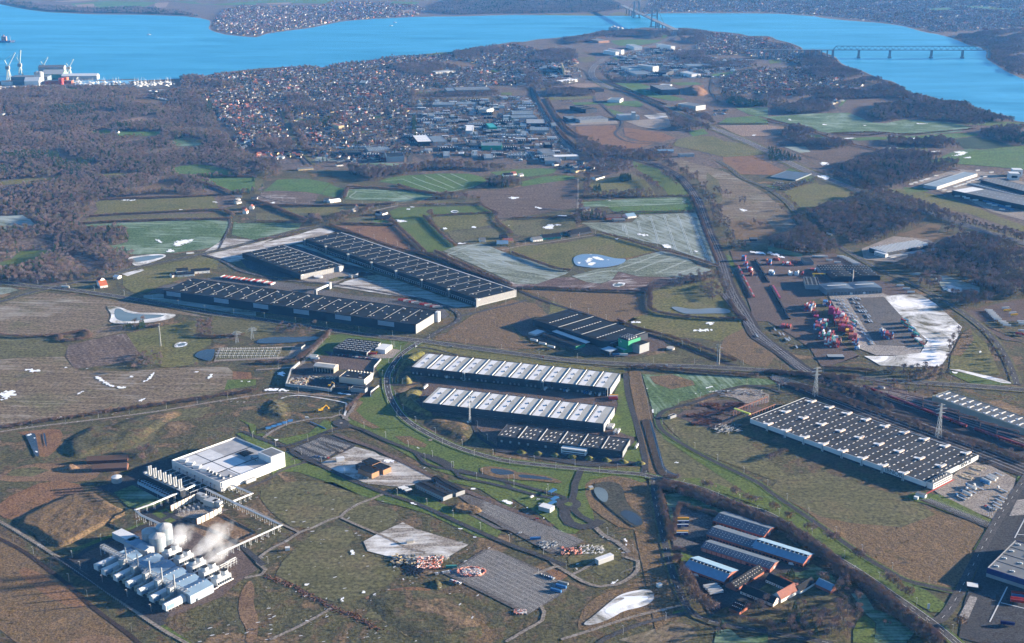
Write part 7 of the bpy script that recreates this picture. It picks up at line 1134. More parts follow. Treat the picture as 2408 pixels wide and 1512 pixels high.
for i,q in enumerate("1600,800 1640,805 1690,800 1660,860 1710,860 1720,905 1770,900 1755,950 1790,1000 1830,1010 1800,1040 1850,1060 1870,1090 1890,1045 1840,790 1870,780 1900,780 1940,790 1860,840 1920,850 1940,905 1980,900 1930,960 1970,965 2010,970 2030,960 2040,1020 2060,1050 2080,1030 2070,1110 2110,1110 1925,1145 1960,1210 1990,1225 1975,1270 2010,1290 2060,1370 2100,1395 2120,1430 460,1320 790,1290 840,1300 880,1370 910,1380 930,1360 720,1230 1030,1480".split()):
 w_=['in the left-hand column of chassis','in the right-hand column of chassis','beside the crane tracks'][0 if i<14 or 31<=i<39 else 1 if i<31 else 2];tk_(z4(q)[0],CA+math.pi/2+.35,'flat','empty dark flatbed %s on the container terminal'%w_,group='empty flatbeds '+w_)
for i,q in enumerate("1660,180 1700,190 1740,205 1765,220 1790,235 1815,250 1840,262 1865,275 1885,288 1300,180 1340,185 1390,180 1430,185 1500,235 1620,270".split()):tk_(z4(q)[0],-.1,'white','white trailer in the slanting row at the back of the container terminal',group='white trailers behind the terminal')
for i,(p,q,lab,c) in enumerate([("440,228","628,545",'long dark concrete retaining wall of the upper crane track',WK),("655,600","925,1075",'long dark wall of the lower crane track',WK)]):wr_('crane_track_wall',lab,z4(p+' '+q),3,2.2,c,panel=12)
def train(lab,pts,cols,n,h=3.6,wd=3):
 w_=[P(*q) for q in pts];A,B=w_[0],w_[-1];r=rt_('goods_train',lab,'train',(A.x,A.y,.9),math.atan2(B.y-A.y,B.x-A.x));L_=(B-A).length/n
 for k,c in enumerate(cols):
  me=MB().b(.4,L_-.4,-wd/2,wd/2,.9,h,0).b(1.2,3.4,-1,1,.1,.9,1).b(L_-3.4,L_-1.2,-1,1,.1,.9,1).mesh('wagon',[c,BP]);cp_('wagon',me,r,[(L_*i,0,0) for i in range(k,n,len(cols))])
train('red goods train along the left edge of the terminal',z4("190,310 420,765"),[RED,pn('container_red',(.30,.035,.03)),WG],16,2.4);train('red wagons on the lower crane track',z4("690,600 792,778"),[RED,PINK],8,2.4)
train('very long dark red train standing in the railway yard',d("2030,912 2273,1007"),[pn('train_crimson',(.16,.02,.03),.5)],22,4.0);train('short pale tank train at the head of the railway yard',d("2065,911 2080,917"),[WL],1,4)
train('dark red train parked farther along the railway yard',d("2290,1012 2425,1060"),[pn('train_crimson',(.16,.02,.03),.5)],9,4.0)
RV,RF=[],[]
for o_ in range(6):
 p_=d("1990,908 2408,1045") if 0 else[(1985+o_*7,905+o_*.8),(2150+o_*10,962-o_*3),(2300+o_*9,1010-o_*3),(2440,1062-o_*9)]
 c_=sp_(p_,14)
 for s_ in(-.75,.75):qa_(RV,RF,*rib(c_,.5,1.05,s_))
for o_ in range(5):
 c_=sp_([(1815,882+o_*2.5),(1950,922+o_*5),(2100,972+o_*7),(2300,1045+o_*7),(2440,1097+o_*8)],14)
 for s_ in(-.75,.75):qa_(RV,RF,*rib(c_,.5,1.05,s_))
for c_,w in[x for x in ROADS if abs(x[1]-24)<.1 or abs(x[1]-26)<.1 or abs(x[1]-14.0)<.1 and x[0][0].y>2000][:4]:
 for o_ in(-5,0,5):
  for s_ in(-.75,.75):qa_(RV,RF,*rib(c_,.3,1.1,o_+s_))
me=bpy.data.meshes.new('rails');me.from_pydata(RV,[],RF);me.materials.append(pn('rail_steel',(.42,.40,.40),.5,.3));lk('railway_tracks',me)['kind']='structure'
pm=MB()
for y in(-26,26):pm.b(-.4,.4,y-.4,y+.4,0,9)
pm.r((0,-26,9),(0,26,9),.7,1.0);pm.r((0,-26,8),(0,26,8),.4)
PM=pm.mesh('catenary_portal',pn('pinkish_steel',(.15,.10,.09),.7))
for i,q in enumerate(t(3,2,"1010,615 1145,675 1290,740 1455,795 1620,860 1790,925 1970,990 2170,1050 2330,1130")):o=lk('catenary_portal',PM,None,on(q,.8),1.15-1.57+1.35);tag(o,'brownish overhead-line portal spanning the railway yard','portal','overhead-line portals of the railway yard')
def pylon(q,h,lab,w=6):
 b=MB();n=7
 for i in range(n):
  z0,z1_=h*i/n,h*(i+1)/n;w0,w1=w/2*(1-.85*i/n),w/2*(1-.85*(i+1)/n)
  for sx in(-1,1):
   for sy in(-1,1):b.r((sx*w0,sy*w0,z0),(sx*w1,sy*w1,z1_),.35)
   b.r((sx*w0,-w0,z0),(sx*w1,w1,z1_),.2);b.r((-w0,sx*w0,z0),(w1,sx*w1,z1_),.2)
 for z,l in((.72,7),(.84,9),(.95,6)):b.r((-l,0,h*z),(l,0,h*z),.5);b.r((-l,0,h*z),(0,0,h*z+2),.25);b.r((l,0,h*z),(0,0,h*z+2),.25)
 v=P(*q);return tag(b.obj('lattice_pylon',pn('pylon_steel',(.50,.51,.50),.5,.3),None,(v.x,v.y,.2),.3),lab,'pylon')
pylon(t(3,2,"443,700")[0],46,'lattice pylon in the scrub behind the steel warehouse, left one');pylon(t(3,2,"1600,1090")[0],50,'lattice pylon in the scrub behind the steel warehouse, right one')
pylon(t(0,2,"2232,200")[0],20,'small lattice pylon at the substation, left one',5);pylon(t(0,2,"2375,165")[0],20,'small lattice pylon at the substation, right one',5)
for i,q in enumerate(t(2,2,"1930,405 1947,405")):tag(MB().c(0,0,0,34,.7,.4,n=6).r((-5,0,28),(5,0,28),.5).r((-3,0,33),(3,0,33),.4).obj('power_mast',pn('pylon_steel',(.50,.51,.50)),None,on(q,.2)),'slender white power mast beside the railway, '+['left','right'][i]+' of two','mast')
for i,q in enumerate(t(0,2,"1505,232 1515,232")):tag(MB().c(0,0,0,40,.5,.3,n=6).r((-4,0,38),(4,0,38),.4).obj('power_mast',SL_,None,on(q,.2)),'tall thin power mast on the olive meadow, '+['left','right'][i]+' of two','mast')
b=MB();h=42;cl=P(*t(1,2,"2010,952")[0])
for i in range(12):
 z0,z1_=h*i/12,h*(i+1)/12;w0,w1=1.9*(1-.6*i/12),1.9*(1-.6*(i+1)/12)
 for k in range(3):
  a0,a1=2.094*k,2.094*(k+1);b.r((w0*math.cos(a0),w0*math.sin(a0),z0),(w1*math.cos(a0),w1*math.sin(a0),z1_),.4);b.r((w0*math.cos(a0),w0*math.sin(a0),z0),(w1*math.cos(a1),w1*math.sin(a1),z1_),.22)
b.b(-2.2,-1.2,-.5,.5,h-5,h-1).b(1.2,2.2,-.5,.5,h-5,h-1).r((0,0,h),(0,0,h+4),.2);b.b(-4,-1.5,-3,-.5,0,2.6)
tag(b.obj('radio_mast',pn('mast_white',(.62,.62,.60),.5),None,(cl.x,cl.y,.4)),'tall pale lattice radio mast in front of the nearer white-roofed hall','radio mast')
sg=MB()
for x in(-3,0,3):sg.c(x,0,0,4,.15,n=5);sg.c(x,0,4,5.4,.35,.15,n=5)
sg.r((-4,0,4),(4,0,4),.3);SG=sg.mesh('switchgear_frame',pn('porcelain_white',(.62,.62,.60),.5))
for i in range(56):
 q=t(0,2,"%g,%g"%(2080+(i%14)*42+(i//14)*-10,275+(i//14)*24))[0];o=lk('switchgear_frame',SG,None,on(q,.5),.2);tag(o,'white switchgear frame standing in rows on the fenced green plot','switchgear','switchgear rows of the substation')
# ================================================================ STREET LAMPS
LM=MB().c(0,0,0,9,.16,.10,n=6).r((0,0,9),(1.4,0,9.3),.16).b(.9,2.0,-.22,.22,9.1,9.35).mesh('street_lamp',pn('lamp_grey',(.50,.51,.52),.5,.3))
NL=[0]
def lamps(c,off,step,lab,grp,start=0,zz=.5):
 acc=step*.5-start
 for i in range(1,len(c)):
  acc+=(c[i]-c[i-1]).length
  if acc>=step and NL[0]<290:
   acc=0;dd=(c[i]-c[i-1]).normalized();n_=Vector((-dd.y,dd.x,0));p_=c[i]+n_*off;x,y=unP(p_.x,p_.y)
   if-20<x<2430 and y<1530 and not(MASK[min(1511,max(0,int(y))),min(2407,max(0,int(x)))]==5):NL[0]+=1;o=lk('street_lamp',LM,None,(p_.x,p_.y,zz),math.atan2(-n_.y*off,-n_.x*off));tag(o,lab,'street lamp',grp)
RD={}
for c_,w in ROADS:RD.setdefault(w,[]).append(c_)
lamps(RD[16][0],11,62,'slim grey street lamp beside the straight main road','lamps along the main road')
lamps(RD[10][0],8,52,'slim grey street lamp beside the curved road past the white-roofed halls','lamps along the curved road');lamps(RD[10][0],-8,52,'slim grey street lamp beside the curved road past the white-roofed halls','lamps along the curved road',25)
lamps(RD[8][0] if RD.get(8) else RD[10][0],6,60,'slim grey street lamp by a side road of the park','lamps along the park side roads')
for w in(7,6,5.0,5):
 for c_ in RD.get(w,[]):
  if c_[0].y<3200:lamps(c_,w/2+2,42,'slim grey lamp post along a service road of the business park','lamps along the service roads')
for c_ in RD.get(4,[]):lamps(c_,4,55,'slim grey post beside a gravel track in the foreground','posts along the gravel tracks')
for c_ in RD.get(9,[])[:1]:lamps(c_,7,45,'slim grey street lamp between the dark warehouses','lamps between the dark warehouses')
# ================================================================ CARS
n_=0
for(q,a_,c,l) in[(t(3,3,"885,860")[0],-.65,'black','black car on the road beside the tree belt'),(t(1,2,"1240,550")[0],1.4,'black','black car on the curve beside the parked heaps'),(t(1,2,"1420,922")[0],-.8,'black','dark car on the curved road below the grass slope'),(t(1,2,"1165,145")[0],.2,'white','white-roofed car on the main road near the junction, left of two'),(t(1,2,"1265,162")[0],.2,'black','black car on the main road near the junction'),(t(1,2,"1505,240")[0],1,'white','white car waiting at the main junction'),(t(1,2,"1835,242")[0],-.1,'silver','silver car on the main road right of the junction'),(t(2,2,"288,340")[0],0,'red','red car on the main road below the black hall'),(t(2,2,"1452,418")[0],0,'white','white car on the main road right of the white halls'),(t(2,2,"1570,424")[0],0,'silver','silver car on the main road right of the white halls'),(t(2,3,"245,170")[0],.3,'white','white car on the small car park by the roundabout'),(t(2,3,"262,212")[0],.3,'silver','silver car on the lower edge of the small car park'),(t(2,3,"75,485")[0],.3,'white','white car on the edge of the wide worn car park'),(t(2,3,"235,350")[0],.3,'red','red car at the edge of the lawn beside the wide car park')]:car(q,a_,c,l)
tk_(t(0,1,"612,1197")[0],-.2,'white','white truck on the main road at the left junction','white');tk_(t(0,1,"1785,882")[0],.35,'white','white truck on the road behind the frosted pond','white');tk_(t(3,1,"572,700")[0],-1.0,'white','white truck on the old road between the two woods','white')
mw=RD[27][0]
for i in range(34):k=int(len(mw)*(.02+.96*rng.random()));p_=mw[k];dd=(mw[min(k+1,len(mw)-1)]-mw[k-1]).normalized();s_=rng.choice([-9,-5,5,9]);o=lk('car',car_mesh(CC[i%6]),None,(p_.x-dd.y*s_,p_.y+dd.x*s_,1.0),math.atan2(dd.y,dd.x));tag(o,CC[i%6]+' car driving on the motorway','car',CC[i%6]+' cars on the motorway')
def cr_(a,b,n,lab,grp,ang=0,miss=.15,jit=0):
 A,B=P(*a),P(*b)
 for i in range(n):
  if rng.random()<miss:continue
  p_=A+(B-A)*(i/(n-1));c=CC[int(rng.integers(6))];o=lk('car',car_mesh(c),None,(p_.x,p_.y,.75),gang(a,b)+math.pi/2+ang);tag(o,c+' '+lab,'car',c+' '+grp)
cr_(*t(1,2,"710,318 1000,330"),18,'car parked in front of the black hall by the recycling yard','cars in front of the black hall');cr_(*t(1,2,"880,335 1165,365"),20,'car in the scrap row on the recycling yard','cars of the scrap row')
for k in range(4):cr_(*t(3,1,"%d,%d %d,%d"%(70-k*14,205+k*17,250-k*10,225+k*17)),16,'car in the display rows between old road and motorway','cars in the display rows')
cr_(*t(3,1,"1130,905 1190,930"),5,'car in front of the factory between the woods','cars in front of the factory')
cr_(*t(1,3,"1690,870 1830,845"),9,'car on the upper edge of the wide striped car park','cars on the striped car park');cr_(*t(1,3,"1800,920 1920,960"),8,'car along the lower hedge of the striped car park','cars along the hedge');cr_(*t(2,3,"275,875 390,915"),6,'car on the right end of the striped car park','cars at the right end of the striped car park')
for k in range(2):cr_(*t(2,0,"%d,%d %d,%d"%(445,943+k*10,580,948+k*10)),14,'car in the far rows beside the poplars','cars in the far rows')
cr_(*t(3,3,"2045,230 2140,270"),5,'car near the three flagpoles','cars near the flagpoles');cr_(*t(1,2,"560,1275 680,1290"),5,'car on the dark striped car park','cars on the dark striped car park')
for i,s_ in enumerate("1345,230 1385,215 1440,200 1480,188 1500,180 1580,150 1970,100 2100,118 1760,255 1790,245 1820,235 1850,228 1885,210 1920,195 1960,185 2000,175 2040,160 1650,240 1740,200 1780,195 1830,180 1655,285 1700,300".split()):tk_(t(3,1,s_)[0],.35,'white','white trailer on the freight yard near the motorway',group='white trailers on the freight yard')
for i in range(13):tk_(t(3,1,"%g,%g"%(2045+i*20,390+i*6.5))[0],-.3,'blue','light blue trailer in the dense row behind the hedge, right edge',group='blue trailers in the dense row')
for i in range(16):tk_(t(3,1,"%g,%g"%(1930+i*29,232+i*7.5))[0],-.3,'white','white trailer in the row along the black-walled freight hall',group='white trailers along the freight hall')
for i,s_ in enumerate("1800,312 1830,320 1780,345 1850,350 1870,362 1950,380 1980,365 2010,372 2080,415 2130,430 2200,470 2260,440".split()):tk_(t(3,1,s_)[0],-.2,'white','white trailer scattered below the black-walled freight hall',group='white trailers below the freight hall')
for i in range(7):tk_(t(3,1,"%g,%g"%(2075+i*14,1420+i*14))[0],-.3,'white','white trailer in the slanting row by the round grove, right edge',group='white trailers by the grove')
for q,c in(("2235,1398",'white'),("2250,1420",'yellow'),("2300,1445",'white'),("2315,1462",'yellow')):tk_(t(3,1,q)[0],.2,c,c+(' tank trailer, upper' if q[:3] in('223','225') else ' tank trailer, lower')+' pair at the right edge')
for q in("2200,15","2220,30","2245,50","2380,15","2390,35","2390,100"):tk_(t(3,2,q)[0],-.35,'white','white trailer on the gravel yard at the right edge',group='white trailers on the gravel yard')
tk_(t(3,2,"2365,130")[0],-.6,'red','red truck at the right edge of the gravel yard','red')
for i,q in enumerate(t(3,1,"1243,1187 1300,1215 1345,1248")):tk_(q,.0,'white','white trailer on the pale yard edge beside the arched hall, '+['upper','middle','lower'][i]+' one')
for i,q in enumerate(t(3,3,"2350,1068 2350,1095 2340,1120 2340,1140 2250,1350")):tk_(q,-.25,['red','blue','red','red','navy'][i],['red','blue','red','dark red','navy'][i]+' trailer on the shaded yard, '+['top','second','third','lowest','near the lower corner'][i])
for i in range(5):q=t(1,2,"%g,%g"%(115+i*52,1012-i*17))[0];o=lk('shipping_container',cont_mesh('blue'),None,on(q,.6),.5);o.scale=(.6,1,1);tag(o,'short bright blue container, '+['first','second','third','fourth','fifth'][i]+' from the left in the row on the rough road','container')
for i,q in enumerate(t(2,3,"480,960 462,990 415,1030 220,540")):o=lk('shipping_container',cont_mesh(['grey','blue','blue','blue'][i]),None,on(q,.7),-.5 if i<3 else.1);tag(o,['grey container at the right end of the striped car park','blue container at the right end of the striped car park','second blue container at the right end of the striped car park','blue container between the two worn car parks'][i],'container')
tag(lk('shipping_container',cont_mesh('teal'),None,on(t(1,3,"1838,805")[0],.6),.1),'green container beside the upper edge of the striped car park','container')
v=P(*t(1,2,"610,845")[0]);r=rt_('excavator','yellow excavator with raised arm on the brown plot','excavator',(v.x,v.y,.3),.4)
MB().b(-2.4,2.4,-1.7,-1,0,1.1).b(-2.4,2.4,1,1.7,0,1.1).obj('tracks',BP,r);MB().b(-2.6,1.2,-1.5,1.5,1.2,2.8).b(.2,1.9,-1.5,-.2,1.2,3.6).obj('cabin',YELP,r);MB().r((1.5,.4,2),(5.5,.4,5.5),.7).r((5.5,.4,5.5),(8,.4,2.5),.5).b(7.4,8.6,-.3,1.1,1.2,2.5).obj('arm',YELP,r);r.scale=(1.5,1.5,1.5)
v=P(*t(1,2,"690,615")[0]);r=rt_('excavator','small orange excavator behind the concrete yard wall','excavator',(v.x,v.y,.5),0)
MB().b(-2.4,2.4,-1.7,1.7,0,1.1).obj('tracks',BP,r);MB().b(-2,1.2,-1.5,1.5,1.2,3).obj('cabin',YELP,r);MB().r((1.5,.4,2),(4.5,.4,7.5),.7).r((4.5,.4,7.5),(8,.4,4.5),.5).obj('arm',YELP,r)
o=lk('hose_line',MB().r((0,0,.4),(26,-26,.4),.8).mesh('hose_line',BLUE),None,on(t(1,2,"508,945")[0],.4));tag(o,'thin blue pipe line crossing the scrubby plot','pipe')
# ================================================================ CAR PARK LINES
def bays(a,b,depth,n,z=.6):
 """painted bay lines perpendicular to a..b"""
 A,B=P(*a),P(*b);u_=(B-A).normalized();nr=Vector((-u_.y,u_.x,0))
 for i in range(n+1):
  p_=A+(B-A)*i/n;q_=p_+nr*depth;s_=u_*.08;z_=z+.06
  qa_(MARKV,MARKF,[(p_.x-s_.x,p_.y-s_.y,z_),(p_.x+s_.x,p_.y+s_.y,z_),(q_.x+s_.x,q_.y+s_.y,z_),(q_.x-s_.x,q_.y-s_.y,z_)],[(0,1,2,3)])
E4=t(1,2,"380,1190 640,1085 920,1160 610,1300")
for k in range(7):
 f=(k+.6)/7.4;a=(E4[0][0]+(E4[1][0]-E4[0][0])*f,E4[0][1]+(E4[1][1]-E4[0][1])*f);b=(E4[3][0]+(E4[2][0]-E4[3][0])*f,E4[3][1]+(E4[2][1]-E4[3][1])*f);bays(a,b,10 if k%2 else-10,34,.75)
def park(c4,rows,n):
 for k in range(rows):
  f=(k+.5)/rows;a=(c4[0][0]+(c4[3][0]-c4[0][0])*f,c4[0][1]+(c4[3][1]-c4[0][1])*f);b=(c4[1][0]+(c4[2][0]-c4[1][0])*f,c4[1][1]+(c4[2][1]-c4[1][1])*f);bays(a,b,9,n,.6)
park(d("1135,1174 1368,1274 1302,1300 1128,1206"),4,110);park(d("1150,1293 1330,1385 1240,1445 1050,1352"),10,80);park(t(3,3,"1430,170 2080,430 2110,410 1520,165"),2,46)
for q in "1640,1120 570,1155 500,1190 680,1270 800,1225 840,1195 720,1240".split():sh_('kerb_island',[(x+dx,y+dy) for(x,y) in t(1,2,q) for dx,dy in((-5,2),(-3,-2),(6,-3),(4,1.5))],FM('gravel'),.45)
fv,ff=[],[]
for pg,n_ in((d("602,1170 900,1180 1150,1290 1040,1350 1100,1500 640,1500 620,1330"),420),(d("0,900 600,760 700,930 300,985 0,1010"),260),(d("1150,1130 1390,1240 1480,1300 1350,1350 1200,1200"),120),(d("1560,1010 2000,1140 2250,1260 2150,1380 1900,1220"),160),(d("900,1080 1000,1100 1060,1140 950,1130"),90),(d("790,1430 1000,1450 1000,1510 470,1510 500,1470"),140),(d("0,690 500,760 250,860 0,800"),90)):
 for k in range(int(n_*.45)):
  i_=int(rng.integers(len(pg)));j_=int(rng.integers(len(pg)));m_=int(rng.integers(len(pg)));w3=rng.dirichlet((1,1,1));x=sum(a*b[0] for a,b in zip(w3,(pg[i_],pg[j_],pg[m_])));y=sum(a*b[1] for a,b in zip(w3,(pg[i_],pg[j_],pg[m_])));p_=P(x,y);a_=rng.normal(.5,.5);l_=min(2.6,rng.exponential(1.1)+.4);w_=l_*rng.uniform(.15,.45);n5=len(fv)
  if MASK[min(1511,max(0,int(y))),min(2407,max(0,int(x)))]:continue
  fv+=[(p_.x+math.cos(a_)*l_*math.cos(q)-math.sin(a_)*w_*math.sin(q)+rng.normal(0,.15),p_.y+math.sin(a_)*l_*math.cos(q)+math.cos(a_)*w_*math.sin(q),.75) for q in np.linspace(0,6.28,8)[:-1]];ff.append(tuple(range(n5,n5+7)))
me=bpy.data.meshes.new('snow_flecks');me.from_pydata(fv,[],ff);me.materials.append(pn('thin_old_snow',(.46,.47,.49),.9,var=.25));lk('snow_flecks',me)['kind']='stuff'
me=bpy.data.meshes.new('road_markings');me.from_pydata([(v[0],v[1],v[2]+.02) for v in MARKV],[],MARKF);me.materials.append(pn('road_paint',(.62,.61,.58),.7));lk('road_markings',me)['kind']='structure'
# ================================================================ MOUNDS, HEAPS, DITCH BANKS
mound('earth_bank',t(0,3,"110,385 480,190 830,60 1010,190 1220,290 1050,370 900,450 600,620 490,600 350,480"),3,FM('tan'),.10,res=3)
mound('earth_bank',t(0,2,"580,1170 640,1080 900,960 960,1000 1400,850 1800,830 1500,1000 1300,1170 1000,1230 700,1310 590,1260"),3.5,FM('rough'),.35,res=5)
mound('earth_bank',t(1,2,"1340,590 1345,500 1400,430 1540,340 1600,300 1560,290 1440,330 1350,420 1310,520 1310,590"),5,FM('olive'),.5,res=3)
mound('earth_bank',t(1,2,"1340,580 1400,510 1470,540 1475,585 1400,600"),6,FM('olive'),.8,res=2)
mound('earth_bank',t(1,2,"1345,680 1420,650 1580,650 1560,700 1480,760 1700,880 1620,900 1400,800 1350,740"),5,FM('olive'),.6,res=3)
mound('earth_bank',t(1,2,"1540,950 1660,890 1950,920 2040,960 2080,1090 1990,1160 1850,1120 1650,1030"),3,FM('rough'),.7,res=4)
for i in range(8):x=20+i*160;mound('earth_bank',t(2,2,"%d,%d %d,%d %d,%d %d,%d"%(x,1225+i*15,x+60,1212+i*15,x+140,1240+i*15,x+70,1262+i*15)),4,FM('olive'),.8,res=3)
mound('spoil_heap',t(1,2,"0,860 100,730 220,730 320,790 330,920 200,930 60,900"),3.5,FM('rough'),.8,label='brown spoil heap beside the railway path',cat='spoil heap',kind=None);mound('spoil_heap',t(1,3,"1830,255 1920,195 2130,260 2120,290 2000,305 1870,285"),3.5,FM('tan'),.2,label='flat-topped tan platform of earth by the car park',cat='earth platform',kind=None)
mound('spoil_heap',t(0,2,"580,1400 620,1350 700,1345 770,1380 720,1420 620,1425"),5,FM('dirt'),.9,label='small pale rubble heap beside the old barns',cat='rubble heap',kind=None)
mound('spoil_heap',t(1,3,"1640,930 1700,915 1760,960 1740,1010 1680,1010"),2.5,FM('rough'),.8,label='small grassy mound below the striped car park',cat='mound',kind=None)
mound('earth_bank',t(1,3,"1000,1050 1300,990 1650,1010 1900,1090 2100,1260 2200,1512 1700,1600 1300,1400 1050,1200"),1.5,FM('rough'),.5,res=6)
mound('spoil_heap',t(2,0,"1590,850 1700,800 1830,840 1850,900 1700,910"),12,FM('orange'),.7,label='reddish spoil heap near the right town',cat='spoil heap',kind=None,res=8)
def jm_(nm,lab,q,n,rx,ry,mats,sz=(3,.8,.8),cat='heap',ang=0,seed=1,lev=1,ring=False):
 rg=np.random.default_rng(seed);b=MB();v=P(*q);rx*=.56;ry*=.6;n=int(n*.75);sz=[k*.8 for k in sz];lev*=.7
 for i in range(n):
  a=rg.random()*6.28;rr=math.sqrt(rg.random()) if not ring else.85+.15*rg.random();x,y=rx*rr*math.cos(a),ry*rr*math.sin(a)
  if not ring:x,y=(rg.random()*2-1)*rx,(rg.random()*2-1)*ry
  th_=ang+rg.normal(0,.5) if not ring else a+1.57;l=sz[0]*(.6+.6*rg.random());dz=rg.random()*lev
  b.r((x-l/2*math.cos(th_),y-l/2*math.sin(th_),dz+.3),(x+l/2*math.cos(th_),y+l/2*math.sin(th_),dz+.3+rg.normal(0,.2)),sz[1],sz[2],int(rg.integers(len(mats))))
 return tag(b.obj(nm,mats,None,(v.x,v.y,.6)),lab,cat,kind='stuff' if nm in('pipe_rows','scrap_heap') else None)
PW=[pn('barrier_salmon',(.60,.20,.13),.6),WW_,pn('barrier_pink',(.66,.38,.30),.6)]
jm_('barrier_heap','heap of red and white plastic barriers beside the frosty lot',t(1,3,"1635,765")[0],260,26,22,PW,(3,.9,.9),'barrier heap',.6,2,1.5);jm_('barrier_ring','oval pile of white barriers ringed with red ones on the striped car park',t(1,3,"2028,850")[0],110,29,17,[PW[0],PW[2]],(3.2,1,1.2),'barrier pile',0,3,1.6,True);jm_('barrier_pile','pale barriers heaped inside the red oval ring',t(1,3,"2028,850")[0],420,17,10,[WL,PW[2],WW_],(2.6,.8,.8),'barrier pile',.4,4,1.8)
jm_('concrete_heap','pale concrete blocks stacked right of the barrier heap',t(1,3,"1750,712")[0],70,13,10,[CONC,WL,YEL],(4,.8,.8),'block heap',.9,5);jm_('pipe_stack','dark steel pipes laid side by side at the lot corner',t(1,3,"1485,825")[0],60,10,14,[WK,RB],(20,.6,.6),'pipe stack',-.45,6,.4)
jm_('junk_heap','dark pile of machinery and tyres left of the barrier heap',t(1,3,"1385,740")[0],160,24,20,[WK,CONC,BG,YEL],(4,1.2,1.2),'junk heap',0,7,2);jm_('scrap_heap','pale jumble of building material between the two worn car parks',t(2,3,"340,595")[0],90,18,14,[WL,CONC,BG],(4,.8,.8),'scrap heap',.5,8);jm_('scrap_heap','red and dark barriers by the end of the upper worn car park',t(2,3,"555,650")[0],110,22,14,[PW[0],WK,PW[2]],(3.5,.8,.8),'barrier heap',.7,9)
jm_('plank_heap','white scattered boards in the fenced plot above the pale shed',t(2,3,"750,640")[0],120,24,18,[RS,WL,CONC],(5,.6,.4),'board heap',.8,10,.3);jm_('barrier_heap','red and white barriers at the lower corner of the striped car park',t(2,3,"80,1225")[0],70,12,7,PW,(3,.8,.8),'barrier heap',-.5,11)
rv=MB();rg=np.random.default_rng(5);cpts=sp_(t(1,3,"100,885 300,960 500,1060 700,1170 900,1250 1150,1385"),3)
for p_ in cpts:
 for k in range(5):q_=p_+Vector((rg.normal(0,2.2),rg.normal(0,2.2),.4));rv.r(q_-Vector((.8,0,0)),q_+Vector((.8,rg.normal(0,.5),.2)),.8,.8,int(k%2))
tag(rv.obj('rubble_line',[RUST,pn('brown_rubble',(.20,.10,.06),.9)]),'long line of brown rubble running along the foreground ditch','rubble line')
jm_('scrap_heap','scrap and cable drums inside the walled recycling yard, left side',t(1,2,"400,570")[0],190,26,26,[WL,CONC,YEL,RUST],(4,1,1),'scrap heap',.3,13,2);jm_('scrap_row','row of sorted scrap bays in the middle of the recycling yard',t(1,2,"620,535")[0],90,40,9,[WL,YEL,CONC],(3,1,1),'scrap row',0,14,2)
for i,(q,rx,ry) in enumerate((("1750,890",28,9),("1850,935",30,12),("1780,965",22,8),("1850,790",24,10),("1990,825",26,12),("2110,790",26,12),("1900,870",20,8))):jm_('beam_rows','rows of rusty steel beams on the brown storage field, '+['leftmost low row','long lower row','lowest row','upper left pile','middle pile','pile next to the crane bridge','short row in the middle'][i],t(2,2,q)[0],130,rx,ry,[RUST,pn('dark_rust',(.09,.035,.025),.9)],(9,.6,.8),'beam rows',-.2,20+i,2)
jm_('profile_rack','dense rack of grey steel profiles at the lower end of the crane bridge',t(2,2,"2030,1015")[0],150,32,20,[WL,CONC,WK],(14,.5,.6),'steel rack',.9,30,2);jm_('pipe_rows','short pale pipe bundles in rows on the upper storage field',t(2,2,"2160,680")[0],110,60,24,[WG,WK],(7,.8,.7),'pipe rows',.3,31,.8)
jm_('block_row','white concrete blocks along the storage field road',t(2,2,"1960,660")[0],16,30,3,[WW_],(5,1,1),'block row',.3,32,.3)
a,b=on(t(2,2,"2080,890")[0],.4),on(t(2,2,"2400,760")[0],.4);L_=(b-a).length;r=rt_('crane_bridge','rusty crane runway with a yellow beam beside the steel warehouse','crane runway',a,math.atan2(b.y-a.y,b.x-a.x));cp_('runway_post',MB().b(-.4,.4,-.4,.4,0,8).mesh('runway_post',RUST),r,[(L_*i/12,0,0) for i in range(13)]+[(L_*i/12,-26,0) for i in range(1,10)]);MB().b(0,L_,-.6,.6,8,9.4).obj('runway_beam',RUST,r);MB().b(0,L_*.8,-26.6,-25.4,8,9.4).obj('runway_beam',RUST,r);MB().b(2,4.5,-27,1,9.4,11).obj('crane_girder',pn('lime_yellow',(.50,.55,.10),.5),r)
v=P(*t(3,1,"520,1098")[0]);tag(MB().b(-22,22,-1.2,1.2,6,8).b(-20,-18,-3,3,0,6).b(16,19,-3,3,0,6).b(14,24,-2.5,2.5,5,9).obj('gantry_crane',YELP,None,(v.x,v.y,.6)),'yellow crane boom lying between the steep-sided and the black arched hall','crane')
for i,q in enumerate(t(2,3,"380,103 400,175 378,215")):tag(MB().b(-6,6,-3,3,2.8,3.1).b(-5.6,-5.4,-2.6,-2.4,0,2.8).b(5.4,5.6,2.4,2.6,0,2.8).b(-5.6,-5.4,2.4,2.6,0,2.8).b(5.4,5.6,-2.6,-2.4,0,2.8).obj('bus_shelter',BLUE,None,on(q,.8),.9),'blue-roofed shelter by the roundabout, '+['upper','middle','lower'][i]+' one','shelter')
a,b=on(t(1,1,"565,1262")[0],.6),on(t(1,1,"680,1210")[0],.6);L_=(b-a).length;r=rt_('footbridge','covered white footbridge with lift tower over the yard of the dark warehouses','footbridge',a,math.atan2(b.y-a.y,b.x-a.x));MB().b(0,L_,-1.8,1.8,7,10).obj('bridge_span',WW_,r);MB().b(-2,1,-2.5,2.5,0,10).obj('lift_tower',WG,r);MB().b(L_,L_+7,-3.5,3.5,0,13).obj('lift_tower',WG,r)
